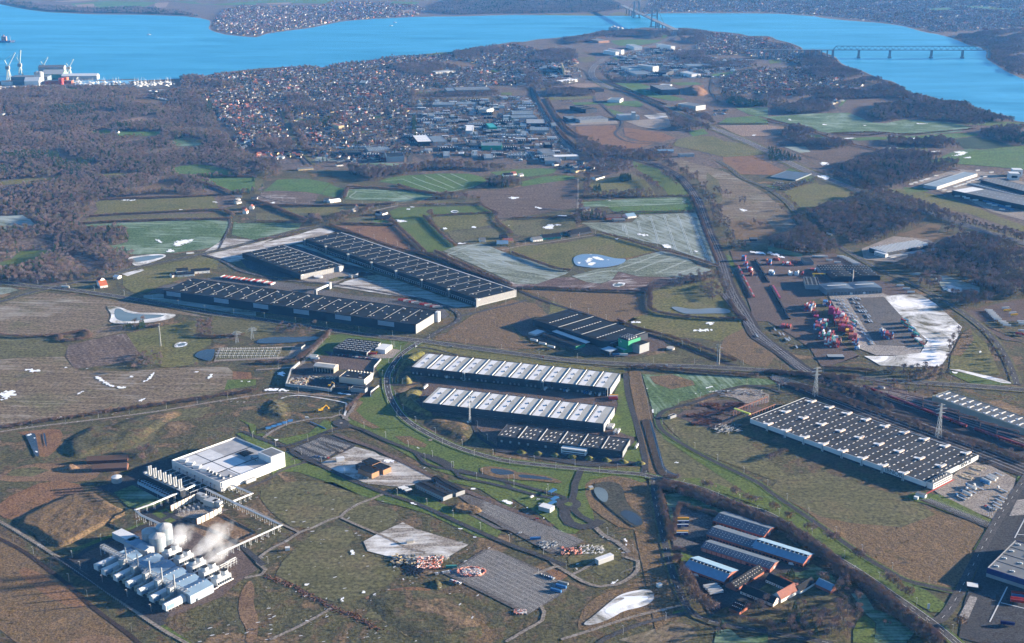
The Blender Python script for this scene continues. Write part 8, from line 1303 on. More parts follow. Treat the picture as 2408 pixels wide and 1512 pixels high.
tag(MB().b(-1.2,1.2,-.3,.3,.5,6).b(-1.3,1.3,-.35,.35,0,.5).obj('pylon_sign',WW_,None,on(t(3,3,"1508,1195")[0],.5)),'white upright sign board on the grass tip by the road junction','sign');
for i,q in enumerate(t(3,3,"2072,320 2092,325 2110,310")):tag(MB().c(0,0,0,14,.16,.08,n=6).c(0,0,0,.4,.5,n=8).obj('flagpole',WW_,None,on(q,.6)),'white flagpole near the car park of the steel warehouse, '+['left','middle','right'][i]+' of three','flagpole')
for i,q in enumerate(t(1,2,"1278,240 1292,242 1306,246")):tag(MB().c(0,0,0,11,.16,.08,n=6).obj('flagpole',WW_,None,on(q,.6)),'white flagpole on the lawn by the small white office, '+['left','middle','right'][i]+' of three','flagpole')
tag(MB().c(0,0,0,2.2,9,n=24).c(0,0,2.2,2.6,9.2,n=24,mi=1).obj('water_tank',[WG,WW_],None,on(t(1,1,"587,1100")[0],.6)),'round low water tank beside the smallest dark warehouse','tank');tag(MB().c(0,0,0,3,7,n=20).obj('water_tank',CONC,None,on(t(2,2,"1490,262")[0],.4)),'round concrete tank right of the green tower','tank')
for i in range(3):tag(MB().b(-.8,.8,-6,6,0,4.5).b(-.8,.8,-6.4,-6,0,6).obj('gate',WL,None,on(t(1,1,"890,1100 925,1095 940,1090")[i],.6),.6+i),'pale gate frame by the small planted island, '+['left','middle','right'][i],'gate')
def fence(lab,pts,h=2,step=4):
 w_=[P(*q) for q in pts];c=sp_(pts,step);o0=c[0];r=rt_('fence',lab,'fence',(o0.x,o0.y,.3));b=MB();p2=MB()
 for i,p_ in enumerate(c):
  x,y=p_.x-o0.x,p_.y-o0.y;p2.b(x-.08,x+.08,y-.08,y+.08,0,h)
  if i:a_=c[i-1];b.r((a_.x-o0.x,a_.y-o0.y,h),(x,y,h),.07);b.r((a_.x-o0.x,a_.y-o0.y,h*.5),(x,y,h*.5),.06)
 p2.obj('fence_posts',SL_,r)['kind']='stuff';b.obj('rail',SL_,r)
fence('wire fence along the boundary path in the lower left',d("0,1232 60,1268 120,1306 200,1360 300,1432 400,1500"));fence('wire fence along the right verge of the reed ditch',d("1507,880 1520,930 1530,985 1545,1040 1560,1103"),1.6,5);fence('wire fence round the gravel loop',d("1400,1265 1440,1262 1500,1300 1500,1330 1460,1350"),2,5)
# ================================================================ TREES, HEDGES, HOUSES
BARK=pn('bark',(.075,.058,.045),.9,var=.2,scale=.5)
def twig_mat(name,a,b):
 m=bpy.data.materials.new(name);m.use_nodes=True;nt=m.node_tree;L=nt.links;bs=nt.nodes['Principled BSDF'];bs.inputs['Roughness'].default_value=.9;bs.inputs['Specular IOR Level'].default_value=.1
 oi=nn(nt,'ShaderNodeObjectInfo');ge=nn(nt,'ShaderNodeNewGeometry');ad=nn(nt,'ShaderNodeMath',operation='ADD');L.new(oi.outputs['Random'],ad.inputs[0]);L.new(ge.outputs['Random Per Island'],ad.inputs[1]);ml=nn(nt,'ShaderNodeMath',operation='MULTIPLY');L.new(ad.outputs[0],ml.inputs[0]);ml.inputs[1].default_value=.5
 lo=nn(nt,'ShaderNodeTexNoise');lo.inputs['Scale'].default_value=.006;lo.inputs['Detail'].default_value=3;L.new(oi.outputs['Location'],lo.inputs['Vector']);lr_=nn(nt,'ShaderNodeMapRange');lr_.inputs[1].default_value=.35;lr_.inputs[2].default_value=.65;L.new(lo.outputs['Fac'],lr_.inputs[0]);m5=nn(nt,'ShaderNodeMixRGB');m5.inputs[0].default_value=.6;L.new(ml.outputs[0],m5.inputs[1]);L.new(lr_.outputs[0],m5.inputs[2]);mx=nn(nt,'ShaderNodeMixRGB');L.new(m5.outputs[0],mx.inputs[0]);mx.inputs[1].default_value=(*a,1);mx.inputs[2].default_value=(*b,1);L.new(mx.outputs[0],bs.inputs['Base Color']);return m
TW=[twig_mat('bare_twigs',(.18,.14,.13),(.34,.27,.24)),twig_mat('reddish_twigs',(.19,.13,.115),(.34,.24,.205)),twig_mat('olive_twigs',(.14,.12,.08),(.27,.225,.16))]
NEED=twig_mat('conifer_needles',(.025,.055,.03),(.07,.12,.055));HEDG=twig_mat('hedge_twigs',(.16,.11,.08),(.33,.23,.15))
def crown(seed,h,rw,base,n,size,conifer=False,shape=1.0):
 rg=np.random.default_rng(seed);b=MB();lob=[(rg.normal(0,.33,2)*rw,base+(h-base)*(.35+.45*rg.random()),rw*(.45+.25*rg.random())) for _ in range(7)]
 for i in range(n):
  if conifer:
   f=rg.random()**.7;z=h-(h-base)*f;r_=rw*f*(.6+.5*rg.random());a=rg.random()*6.283;c=np.array([r_*math.cos(a),r_*math.sin(a),z]);dd=np.array([math.cos(a),math.sin(a),-.3])
  else:
   (ox,oz,lr)=lob[i%7];v=rg.normal(0,1,3);v/=np.linalg.norm(v)+1e-6;v[2]=abs(v[2])*1.0-.15;rr=lr*(.72+.32*rg.random());c=np.array([ox[0]+v[0]*rr,ox[1]+v[1]*rr,oz+v[2]*rr*1.15]);dd=v+rg.normal(0,.25,3)
  dd=dd/(np.linalg.norm(dd)+1e-6);s1=np.cross(dd,rg.normal(0,1,3));s1/=np.linalg.norm(s1)+1e-6;L_=size*(.7+.7*rg.random());wd=L_*(.32 if not conifer else.5)
  b.add([c-s1*wd/2,c+s1*wd/2,c+dd*L_],[(0,1,2)],0)
  s2=np.cross(dd,s1);b.add([c-s2*wd/2,c+s2*wd/2,c+dd*L_*.9],[(0,1,2)],0)
 return b
def trunkmb(h,r_,seed=0,limbs=5,base=.4):
 rg=np.random.default_rng(seed);b=MB().p([(0,0,0),(rg.normal(0,.1),0,h*.4),(rg.normal(0,.3),rg.normal(0,.3),h*.85)],r_,5)
 for k in range(limbs):a=k*2.4;z=h*(base+.08*k);b.r((0,0,z),(math.cos(a)*h*.22,math.sin(a)*h*.22,z+h*.22),r_*.7)
 return b
DEC=[];
for i in range(6):
 h,rw=[13,15,12,16,11,14][i],[4.6,5.2,5.0,4.4,4.2,5.6][i];DEC.append((crown(i+1,h,rw,h*.28,230,1.6).mesh('crown',TW[i%3]),trunkmb(h,.32,i).mesh('trunk',BARK)))
CON=[(crown(30+i,15+2*i,3.2,1.5,240,1.7,True).mesh('crown',NEED),trunkmb(15+2*i,.3,i,0).mesh('trunk',BARK)) for i in range(2)]
BUSH=[(crown(50+i,4.2,2.9,.2,170,1.0).mesh('crown',HEDG if i<2 else TW[1]),trunkmb(3.0,.15,i,4,.1).mesh('trunk',BARK)) for i in range(3)]
def joined(cm,tm,name):
 b=MB()
 for me in(cm,tm):b.add([v.co[:] for v in me.vertices],[tuple(p.vertices) for p in me.polygons],0 if me is cm else 1)
 return b.mesh(name,[cm.materials[0],BARK])
DJ=[joined(c,tk,'bare_tree') for c,tk in DEC];CJ=[joined(c,tk,'conifer_tree') for c,tk in CON];BJ=[joined(c,tk,'bush') for c,tk in BUSH]
NT=[0]
def tree(q,kind,s_,lab,grp=None,z=.2):
 v=P(*q) if len(q)==2 else Vector(q);lst={'d':DEC,'c':CON,'b':BUSH}[kind];c,tk=lst[int(rng.integers(len(lst)))];nm={'d':'bare_tree','c':'conifer_tree','b':'bush'}[kind];cat={'d':'tree','c':'conifer','b':'bush'}[kind]
 r=rt_(nm,lab,cat,(v.x,v.y,z),float(rng.random()*6.28),grp);r.scale=(s_,s_,s_*(.9+.2*rng.random()));NT[0]+=1
 for n_,me in(('crown',c),('trunk',tk)):o=bpy.data.objects.new(n_,me);o.parent=r;C.objects.link(o)
 return r
def inpoly(px,py,pts):
 ins=np.zeros(px.shape,bool);n=len(pts)
 for i in range(n):
  ax,ay=pts[i];bx,by=pts[(i+1)%n]
  if ay!=by:ins^=((ay>py)!=(by>py))&(px<(bx-ax)*(py-ay)/(by-ay)+ax)
 return ins
def scatter(pts,dens,avoid=(1,2,3,5),jitter=True,noise=None):
 """ground points inside a surveyed outline, dens per 100 m2"""
 w=np.array([P(x,y)[:2] for x,y in pts]);mn,mx=w.min(0),w.max(0);st=10/math.sqrt(dens)
 gx,gy=np.meshgrid(np.arange(mn[0],mx[0],st),np.arange(mn[1],mx[1],st));gx=gx.ravel()+rng.uniform(-.5,.5,gx.size)*st;gy=gy.ravel()+rng.uniform(-.5,.5,gy.size)*st
 ok=inpoly(gx,gy,[tuple(q) for q in w]);gx,gy=gx[ok],gy[ok]
 dd=gy*CT+HC*ST;sx=(1204+FP*gx/dd).astype(int);sy=(756+FP*(HC*CT-gy*ST)/dd).astype(int);vis=(sx>-60)&(sx<2468)&(sy<1560)
 cx,cy=np.clip(sx,0,2407),np.clip(sy,0,1511);ok=vis&~np.isin(MASK[cy,cx],avoid)
 gx,gy=gx[ok],gy[ok]
 if noise:
  nz=np.sin(gx/noise*1.3+gy/noise*.7)+np.sin(gy/noise*1.9-gx/noise*.5+1)+rng.normal(0,.7,gx.size);gx,gy=gx[nz>-.6],gy[nz>-.6]
 return np.stack([gx,gy],1)
FORX,CONX,BUSX,HOUX=[],[],[],[]
def wood(pts,dens=.9,con=0.0,s0=.8,s1=1.25,avoid=(1,2,3,5)):
 p=scatter(pts,dens,avoid);wv=np.sin(p[:,0]/47+np.sin(p[:,1]/83)*2)+np.sin(p[:,1]/61+np.sin(p[:,0]/71)*2);g_=(wv>-1.55)|(dens<.5)|(len(p)<900);p,wv=p[g_],wv[g_];k=rng.random(len(p))<con*(1.6 if con<.1 else 1)*(1+(wv>1)*1.5);sc=rng.uniform(s0,s1,len(p))*(1+.13*wv)
 FORX.append(np.c_[p,sc][~k]);CONX.append(np.c_[p,sc][k])
wood(d("-60,212 0,212 150,203 305,200 340,230 420,212 470,225 500,262 515,300 555,345 600,372 640,385 600,400 560,425 640,455 560,460 400,455 240,468 220,490 185,525 200,540 240,545 290,540 302,560 290,570 235,580 240,572 290,575 318,600 312,630 250,655 160,668 60,664 -60,655"),1.0,.05,.62,.95)
for q in("560,600 900,520 1000,620 700,700","0,640 250,640 300,700 0,720","470,1010 640,1000 850,990 900,1080 560,1100","1060,1180 1230,1170 1230,1220 1080,1220","0,1470 250,1440 560,1440 560,1512 0,1512","1940,960 1990,960 1990,1060 1940,1060","350,1440 520,1430 500,1500 360,1500"):wood(t(0,0,q),.5,1.0,.8,1.1,(3,5))
for q in("480,0 900,0 760,120 640,130 500,60","0,50 120,80 60,150 0,180"):wood(t(0,1,q),.5,1.0,.8,1.1,(3,5))
def band(s,c,r_,dens=.8,con=0.0,**k):wood(t(c,r_,s),dens,con,**k)
band("440,375 620,355 780,325 900,308 1100,300 1300,300 1470,300 1490,345 1390,365 1340,365 1340,340 1250,350 1000,350 880,370 750,390 600,420 480,400",2,0);band("380,470 600,480 620,560 400,600 200,590 130,560",2,0,.5);band("1560,280 1640,285 1750,300 1900,315 1900,340 1830,330 1820,400 1730,420 1600,400 1560,330",2,0,.6)
band("820,640 880,720 950,760 1100,740 1300,740 1480,750 1500,780 1200,780 950,780 850,720",2,0,.7,.1);band("310,850 560,840 780,880 780,905 560,910 330,910",2,0,.8);band("1230,960 1400,980 1600,1040 1850,1100 1900,1180 1850,1240 1700,1240 1520,1200 1480,1080 1360,1010",2,0,.7);band("1970,880 2150,900 2200,960 2408,960 2408,1010 2100,1012 2000,960",2,0,.6,.4)
band("600,1290 900,1390 1150,1440 1500,1390 1500,1512 700,1512 620,1420",2,0,.6);band("1500,500 1800,480 1900,600 2300,590 2300,640 1800,650 1600,600",2,0,.35);band("80,640 300,750 700,790 250,850 150,820 60,700",2,0,.35)
band("350,490 470,500 640,600 720,650 850,690 950,740 1080,775 850,780 680,720 480,740 350,690 300,600",3,0,.75);band("1030,770 1160,800 1240,830 1310,880 1350,910 1480,925 1640,970 1300,950 1200,925 700,950 300,925 250,880 500,860 900,870 1000,830",3,0,.75)
band("1000,1040 1000,990 1250,980 1360,960 1650,970 1760,975 1860,985 1950,1040 2100,1085 2250,1120 2330,1160 1950,1195 1700,1150 1280,1125 1100,1155 900,1085",3,0,.85,.04);band("140,1010 300,960 560,985 650,1040 560,1065 300,1080 170,1075",3,0,.85);band("130,1240 280,1205 440,1255 640,1335 830,1372 560,1432 300,1395 130,1290",3,0,.85)
band("1130,1310 1400,1335 1650,1310 1810,1390 1500,1392 1130,1370",3,0,.85);band("1990,1260 2150,1200 2408,1175 2408,1230 2300,1260 2408,1290 2408,1380 2340,1350 2100,1310",3,0,.8,.25);band("900,1512 1060,1435 1250,1420 1600,1480 1850,1512",3,0,.85);band("0,860 120,880 200,1000 100,1030 0,1010",3,0,.5)
band("640,60 900,0 1100,-20 1750,-5 1800,50 1500,150 1250,245 1080,262 960,230 800,150",3,1,.8,.05);band("350,510 560,430 700,400 850,320 960,300 1080,340 1300,440 1500,575 1350,640 1200,700 1000,770 820,805 500,650",3,1,.8);band("0,600 250,545 400,600 500,700 700,860 600,900 350,885 100,835 0,790",3,1,.8)
band("1650,790 1900,700 2250,790 2408,880 2500,1000 2500,1290 2200,1290 1980,1200 1850,1090 1400,1050 1200,1010 1400,900",3,1,.8);band("1700,1260 1850,1240 2000,1290 2200,1300 2100,1330 1900,1400 1780,1380",3,1,.8);band("1400,1110 1480,1065 1600,1110 1630,1190 1540,1215 1420,1170",3,1,.7);band("1640,630 1800,640 1900,690 1850,720 1650,680",3,1,.5);band("1480,670 1560,650 1560,700 1480,700",3,1,.6)
band("560,75 700,150 900,215 1100,270 1300,350 1700,500 2000,600 2408,715 2500,760 2500,800 2300,740 2000,640 1600,560 1250,430 1050,340 860,270 640,160",3,1,1.0,0,s0=.6,s1=.9,avoid=(5,));band("150,270 300,210 450,180 460,200 300,260 160,290",3,1,1.0,0,s0=.5,s1=.8,avoid=(5,));band("0,1380 60,1395 340,1512 0,1512",3,0,.9,.9,s0=.5,s1=.7,avoid=(5,))
band("1690,440 1800,330 1900,330 2100,300 2408,290 2408,730 2280,690 2170,620 2100,560 2090,480 1900,430",3,0,.5,avoid=(3,5));band("1600,120 1650,60 1800,0 2408,0 2408,125 1900,140",1,0,.35,.15,avoid=(3,5));band("0,0 900,0 1100,80 860,115 0,130",2,0,.35,.1,avoid=(3,5));band("0,25 200,20 420,60 800,85 1300,75 1700,110 1900,160 1750,145 1300,128 850,122 450,105 250,80",0,0,.45,.3,avoid=(3,5))
band("870,90 1000,75 1300,60 1570,60 1560,110 1300,165 1250,190 1080,195 900,140",1,1,1.0,s0=.9,s1=1.2);band("1540,45 1700,35 2100,50 2300,60 2408,90 2408,130 2100,80 1560,95",1,1,.8);band("2150,200 2408,180 2408,250 2200,260",1,1,.8,.2);band("0,-20 200,20 240,110 180,170 130,120 0,80",1,1,.6);band("0,100 60,90 140,160 80,200 0,200",1,1,.3)
band("480,570 600,560 620,620 500,620",1,1,.8);band("640,570 800,530 1000,480 1100,470 1080,510 900,530 780,590 650,600",1,1,.8);band("1640,360 1800,330 2000,330 2110,370 2120,390 1980,360 1700,365",1,1,.9);band("1600,510 1660,500 1700,560 1640,560",1,1,1.2);band("2300,700 2408,720 2408,750 2300,730",1,1,.5)
band("680,150 740,130 740,340 680,350",2,1,1.0,0,s0=.8,s1=1.1,avoid=(5,));band("640,470 640,440 660,440 640,640 600,620 590,530",2,1,1.0,avoid=(5,));band("740,320 1300,290 1340,340 740,358",2,1,1.0,0,s0=.5,s1=.8,avoid=(5,));band("1140,140 1200,130 1330,200 1420,290 1340,270 1250,190",2,1,1.0,0,s0=.6,s1=.9,avoid=(5,));band("640,500 880,500 880,560 660,570",2,1,.7,.2,avoid=(5,));band("1400,100 1500,150 1600,240 1560,250 1420,140",2,1,.8,0,s0=.5,s1=.9,avoid=(5,))
band("1010,150 1100,150 1120,200 1030,210",2,1,1.5,1.0,s0=.8,s1=1.1,avoid=(5,));band("760,265 840,265 840,300 765,305",2,1,1.5,1.0,s0=.7,s1=.9,avoid=(5,));band("700,40 1000,20 1180,40 1180,90 1000,130 760,100",2,1,.5);band("0,180 40,190 120,240 0,260",2,1,.8)
for q in("1380,10 1500,10 1580,70 1500,90","1580,90 1640,90 1660,140 1590,130","1640,140 1740,130 1770,190 1660,200","1760,215 1840,215 1840,280 1760,275","1880,260 1980,270 2070,340 2040,355 1900,300","1780,320 1920,340 1920,410 1800,400","1860,420 1960,440 1990,520 2060,600 2040,640 1900,620 1880,520","1990,670 2100,700 2120,770 2020,770","2010,785 2190,780 2190,830 2070,850 2010,820","2130,370 2200,360 2200,415 2130,410","1480,1120 1700,1080 1900,1060 1990,1100 1980,1150 1760,1160 1600,1200 1490,1180","1750,1190 2040,1160 2060,1260 1900,1320 1800,1310 1750,1240","2250,560 2408,620 2408,660 2270,600","1280,1190 1320,1190 1320,1400 1300,1420"):band(q,2,1,.9,0,s0=.5,s1=.9,avoid=(5,))
band("300,520 560,520 1000,670 1180,830 1150,850 900,780 600,660 380,570",3,2,1.0,0,s0=.5,s1=.8,avoid=(3,5));band("1000,480 1300,440 1640,440 1700,500 1700,560 1400,550 1100,510",3,2,.8,0,s0=.5,s1=.9,avoid=(5,));band("1780,80 1840,80 1730,300 1700,400 1650,400 1690,250",3,2,1.0,0,s0=.5,s1=.8,avoid=(5,));band("1960,60 2060,160 2200,340 2310,560 2200,540 2150,400 2020,200",3,2,.7,0,s0=.5,s1=.8,avoid=(5,))
band("100,600 300,630 700,730 1100,870 1500,1010 1560,1100 1300,1010 900,860 500,720 150,650",3,2,.7,0,s0=.35,s1=.7,avoid=(5,));band("1600,1080 2000,1180 2408,1290 2408,1360 1950,1230 1650,1130",3,2,.7,0,s0=.35,s1=.7,avoid=(5,));band("720,540 1100,570 1500,600 1900,640 1500,650 1000,620",3,2,.5,0,s0=.3,s1=.6,avoid=(1,5));band("1150,600 1700,700 2100,900 1900,880 1500,750",3,2,.25,0,s0=.3,s1=.6,avoid=(5,))
band("180,30 560,30 560,100 200,130",1,2,.8,0,s0=.5,s1=.9);band("1250,1240 1480,1190 1530,1290 1300,1340 1250,1310",0,2,1.2,0,s0=.6,s1=.9,avoid=(5,));band("1270,330 1380,300 1520,320 1520,430 1280,440",0,2,1.2,0,s0=.6,s1=.9,avoid=(5,));band("1260,0 1380,0 1370,80 1280,90",0,2,1.2,.5,s0=.6,s1=.9,avoid=(5,));band("1860,10 2000,0 2040,100 1990,150 1850,140",0,2,.9,0,s0=.5,s1=.7,avoid=(5,));band("1140,40 1250,50 1240,100 1160,100",0,2,1.0,.7,s0=.5,s1=.7,avoid=(5,))
band("120,1210 300,1170 600,1190 700,1330 650,1512 400,1512 200,1400",3,3,1.1,.03,s0=.6,s1=.95,avoid=(5,));band("640,930 760,960 880,1150 900,1240 800,1360 760,1512 640,1512 660,1300 620,1100",3,3,1.1,0,s0=.6,s1=1.0,avoid=(5,));band("2200,1180 2408,1120 2408,1290 2230,1280",2,3,1.0,0,s0=.7,s1=.9,avoid=(5,));band("1800,1330 2000,1300 2100,1440 1900,1470",2,3,.8,.6,s0=.5,s1=.8,avoid=(5,));band("1060,1260 1160,1250 1200,1360 1080,1380",3,3,.9,0,s0=.5,s1=.7)
band("-20,1330 160,1360 120,1512 -20,1512",3,3,.9,.2,s0=.5,s1=.8,avoid=(5,))
TOWN=d("430,225 500,175 602,168 680,160 760,152 900,137 1030,125 1160,112 1210,106 1290,122 1340,135 1360,150 1240,200 1100,205 962,212 962,380 740,382 705,350 610,335 560,330 530,290 500,255")
T2=t(2,0,"1760,330 1950,320 2150,345 2408,365 2408,570 2200,520 1760,520 1740,430");T3=t(2,0,"1950,690 2200,660 2408,640 2408,880 2100,890 1960,850");T4=t(3,0,"0,400 180,420 320,480 320,600 0,560");T5=t(3,0,"0,660 300,640 480,700 700,740 900,790 850,830 500,860 200,900 0,880")
SB=t(1,0,"0,330 300,275 500,250 800,195 1100,170 1500,150 1600,100 1500,40 900,20 500,60 0,60")+t(0,0,"2300,50 2100,100 1990,220 2050,290 2300,335");MF=t(2,0,"1220,120 1400,110 2000,110 2408,112 2408,0 1300,0");MF2=t(3,0,"0,115 440,140 900,190 1250,230 1600,310 1900,290 2408,260 2408,0 0,0")
for pg,de in((TOWN,.34),(T2,.34),(T3,.34),(T4,.4),(T5,.4),(SB,.25),(MF,.22),(MF2,.24)):wood(pg,de,.06,.5,.9)
wood(t(1,0,"1250,640 1500,600 1900,610 1900,640 1600,720 1400,700"),.7);wood(t(1,0,"1860,490 2000,480 2130,430 2260,430 2330,500 2000,560 1870,560"),.5);wood(t(1,0,"1500,885 2270,845 2290,905 1500,915"),.9,0,.6,.8,(5,));wood(t(1,0,"1500,945 2260,930 2280,945 1660,960"),.9,0,.5,.7,(5,));wood(t(1,0,"1455,860 1500,880 1500,1000 1460,1000"),1.2,0,.8,1.1,(5,));wood(t(1,0,"1470,1110 1500,1110 1510,1340 1475,1345"),1.2,.8,.9,1.2,(5,));wood(t(1,0,"240,1010 280,1010 500,1380 440,1390 340,1220"),.9,0,.8,1.1,(1,5));wood(t(1,0,"280,900 600,960 820,1000 800,1080 500,1050 300,1000"),.5);wood(t(1,0,"360,1170 760,1100 820,1130 600,1200 400,1230"),.6,.2);wood(t(1,0,"0,1300 300,1320 460,1400 780,1440 560,1450 200,1420 0,1420"),.6);wood(t(0,0,"1700,700 1900,740 2200,820 1900,900 1700,900"),.5)
def hg_(pts,w,h=1.0,step=3.0,kind='b'):
 c=sp_(pts,step);out=[]
 for p_ in c:
  for k in range(max(1,int(w/2.5))):out.append((p_.x+rng.normal(0,w*.25),p_.y+rng.normal(0,w*.25),h*rng.uniform(.7,1.2)))
 (BUSX if kind=='b' else FORX).append(np.array(out))
for c,r_,w,s in[(0,1,5,"850,530 1080,512 1500,492 2060,470 2200,520"),(0,1,5,"740,600 1000,582 1400,566 2170,550"),(0,1,6,"940,370 1300,358 1700,345 2080,325"),(0,1,5,"1690,140 1840,155 2100,152 2408,160"),(0,1,8,"1680,150 1850,200 2050,255 2180,310"),(1,1,10,"0,380 150,430 300,500 470,560"),(1,1,5,"0,430 200,425 500,432 830,425 1100,420 1300,410"),(1,1,5,"860,270 830,350"),(1,1,5,"870,255 1250,268 1600,300 1720,325 1850,310"),(1,1,6,"1330,230 1500,290 1720,325"),(1,1,4,"0,575 250,580 460,585"),(1,1,5,"800,600 1090,603 1310,612"),(1,1,6,"1270,560 1400,680 1500,780 1590,860"),(1,1,7,"1590,530 1650,600 1750,700 1880,810"),(1,1,4,"1690,520 2240,495"),(1,1,4,"2110,410 2160,450 2260,500 2260,560 2408,690"),(1,1,3,"1600,420 2110,410"),(1,1,6,"700,610 1000,720 1300,830 1580,880 1800,950 2000,1040 2300,1150"),(1,1,7,"1680,860 1900,960 2100,1050 2400,1180"),(1,1,4,"400,700 250,720 0,760"),
(2,1,4,"0,545 300,545 580,535"),(2,1,5,"0,870 200,950 400,1020 540,1040"),(2,1,7,"50,1205 300,1205 700,1225 1260,1245"),(2,1,7,"1300,1190 1290,1300 1310,1400 1450,1450 1800,1490 2150,1500"),(2,1,4,"660,345 1000,350 1650,335"),(2,1,4,"950,495 1300,490 1700,480"),(2,1,4,"1690,340 1760,500 1830,700 1930,960"),(2,1,4,"860,690 1100,760 1380,840 1700,920 1930,1000"),(2,1,6,"2050,1320 2110,1440 2200,1512"),(2,2,6,"1000,0 1200,80 1500,160 1800,260 2100,380"),(2,2,7,"1100,440 1400,450 1800,490 2300,520"),(3,0,4,"0,1130 250,1190 460,1260 700,1340 1100,1430"),(3,0,3,"600,1260 1000,1250 1300,1270 1560,1250 1950,1215"),(3,0,4,"640,1265 900,1280 1100,1260"),(2,0,4,"1940,1165 2150,1172 2408,1170"),(2,0,5,"940,785 1100,850 1300,935 1450,990"),(3,1,4,"1440,60 1800,100"),
(0,2,6,"0,1010 250,970 450,940 800,890 1000,860 1180,835 1500,790 1700,760 1900,735 2100,700 2408,660"),(0,2,5,"570,140 600,190 830,155 800,100 570,140"),(0,2,5,"1380,60 1530,45"),(0,2,6,"1840,145 2050,155 2280,135"),(0,2,4,"0,130 250,155 560,135"),(1,2,7,"400,360 500,280 620,180 700,100"),(1,2,6,"0,390 200,395 380,385"),(1,2,4,"850,850 930,760 1000,700"),
(2,3,6,"1400,60 1400,150 1450,350 1490,560"),(2,3,5,"1570,220 1540,350 1510,480"),(2,3,5,"1590,220 1700,260 1920,320"),(2,3,9,"1540,640 1590,650"),(2,3,9,"1545,700 1550,740"),(2,3,4,"1990,1240 2150,1290 2408,1370"),(3,3,4,"0,1345 300,1400"),(2,2,3,"1430,1470 1560,1480"),(3,2,8,"600,540 900,690 1150,830"),(2,0,5,"200,830 260,960 420,1200 600,1400"),(2,0,6,"330,930 450,1130 560,1240 800,1380"),(2,0,6,"960,840 1100,880 1300,960 1500,1050")]:hg_(t(c,r_,s),w)
for c,r_,w,s in[(3,2,14,"0,480 200,500 500,520 800,540"),(3,2,6,"520,450 800,460 1000,480"),(3,2,6,"250,620 700,760 1200,900 1700,1090 2100,1200 2408,1330"),(3,2,6,"200,600 500,660 900,800")]:hg_(t(c,r_,s),w,1.0)
for off in(-8,-3,3,8):
 c=sp_(t(2,3,"1420,50 1600,90 1850,180 2100,270 2400,400")+t(3,3,"150,450 400,610 600,760 700,870 850,930 1000,1040 1200,1220 1400,1380 1600,1500"),3.2);o_=np.array([(p_.x+off*.55+rng.normal(0,1),p_.y+off*.85+rng.normal(0,1),rng.uniform(1.1,1.7)) for p_ in c]);BUSX.append(o_);o2=o_[::3].copy();o2[:,2]=.6;FORX.append(o2)
for pg,de in((d("602,860 840,930 830,1000 560,990 0,1010 0,1130 200,1180 400,1100"),.05),(d("1806,1150 2250,1240 2230,1400 2000,1300"),.06),(d("0,1270 300,1500 0,1512"),.04),(d("600,1100 880,1170 700,1240 600,1200"),.03),(d("620,1330 1200,1500 500,1512"),.04),(t(3,2,"1200,600 1600,690 2200,940 2400,1100 1800,880"),.15),(t(2,0,"100,1150 600,1190 700,1330 1000,1400 400,1300"),.2),(t(2,1,"1500,0 1950,0 2300,200 2408,300 2100,300 1700,150"),.04)):
 p=scatter(pg,de,(3,5));BUSX.append(np.c_[p,rng.uniform(.2,.6,len(p))])
for i,q in enumerate(t(3,3,"45,250 70,270 185,340 210,345 370,450 420,460 560,530 590,545 610,550 825,690 850,705 870,720 1110,930 1150,940 1180,960 1220,975 1250,1030 1290,1060 1330,1070 1780,1340 1830,1350")):tree(q,'b',1.9,'brown roadside bush in one of the clumps on the green verge','bush clumps on the verge')
for i,q in enumerate(t(2,3,"1795,40 1830,45 1870,55 2080,110 2110,120 2210,170 2250,185 2290,190")):tree(q,'b',1.9,'brown bush on the verge beside the upper part of the tree belt','upper bush clumps on the verge')
tb=sp_(t(2,3,"1420,50 1600,90 1850,180 2100,270 2400,400")+t(3,3,"150,450 400,610 600,760 700,870 850,930 1000,1040 1200,1220 1400,1380 1600,1500"),5.2)
for i,p_ in enumerate(tb):
 for k in range(2):tree((p_.x+rng.normal(0,3.5),p_.y+rng.normal(0,3.5),0),'b' if k else 'd',1.5 if k else.62,'%s in the %s third of the tree belt beside the lower right road'%(('leafless brown tree','undergrowth bush')[k],('upper','middle','lower')[min(2,i*3//len(tb))]),('trees','bushes')[k]+' in the %s third of the lower right belt'%('upper','middle','lower')[min(2,i*3//len(tb))])
for q in t(2,3,"1600,820 1620,860 1640,900 1680,940 1640,960 1700,980 1650,1020 1720,1040 1690,1080 1750,1090 1720,1130 1790,1130 1780,1170 1850,1180 1840,1210 1900,1210"):tree(q,'b',2.0,'rust-brown bush in the thicket between the road and the white trucks','thicket by the white trucks')
tree(t(0,2,"1262,470")[0],'d',.9,'single round tree standing clear below the dark thicket on the field edge');tree(t(0,2,"1845,420")[0],'b',1.3,'lone small tree on the field edge left of the substation')
for q in t(3,2,"10,1300 60,1280 110,1260 150,1245"):tree(q,'b',1.7,'brown bush in the clump on the frosty field in front of the steel warehouse','bush clump before the steel warehouse')
for q in t(3,1,"90,250 60,300 180,360 250,430 140,470"):tree(q,'b',2.0,'bush beside the old road below the display lot','bushes beside the old road')
for q in t(3,3,"540,940 500,900"):tree(q,'b',1.8,'round bush on the frosty lawn behind the farm','bushes on the frosty lawn')
for q in t(3,3,"210,900 190,885 240,910 220,870"):tree(q,'c',.5,'dark conifer by the farm lawn','conifers by the farm lawn')
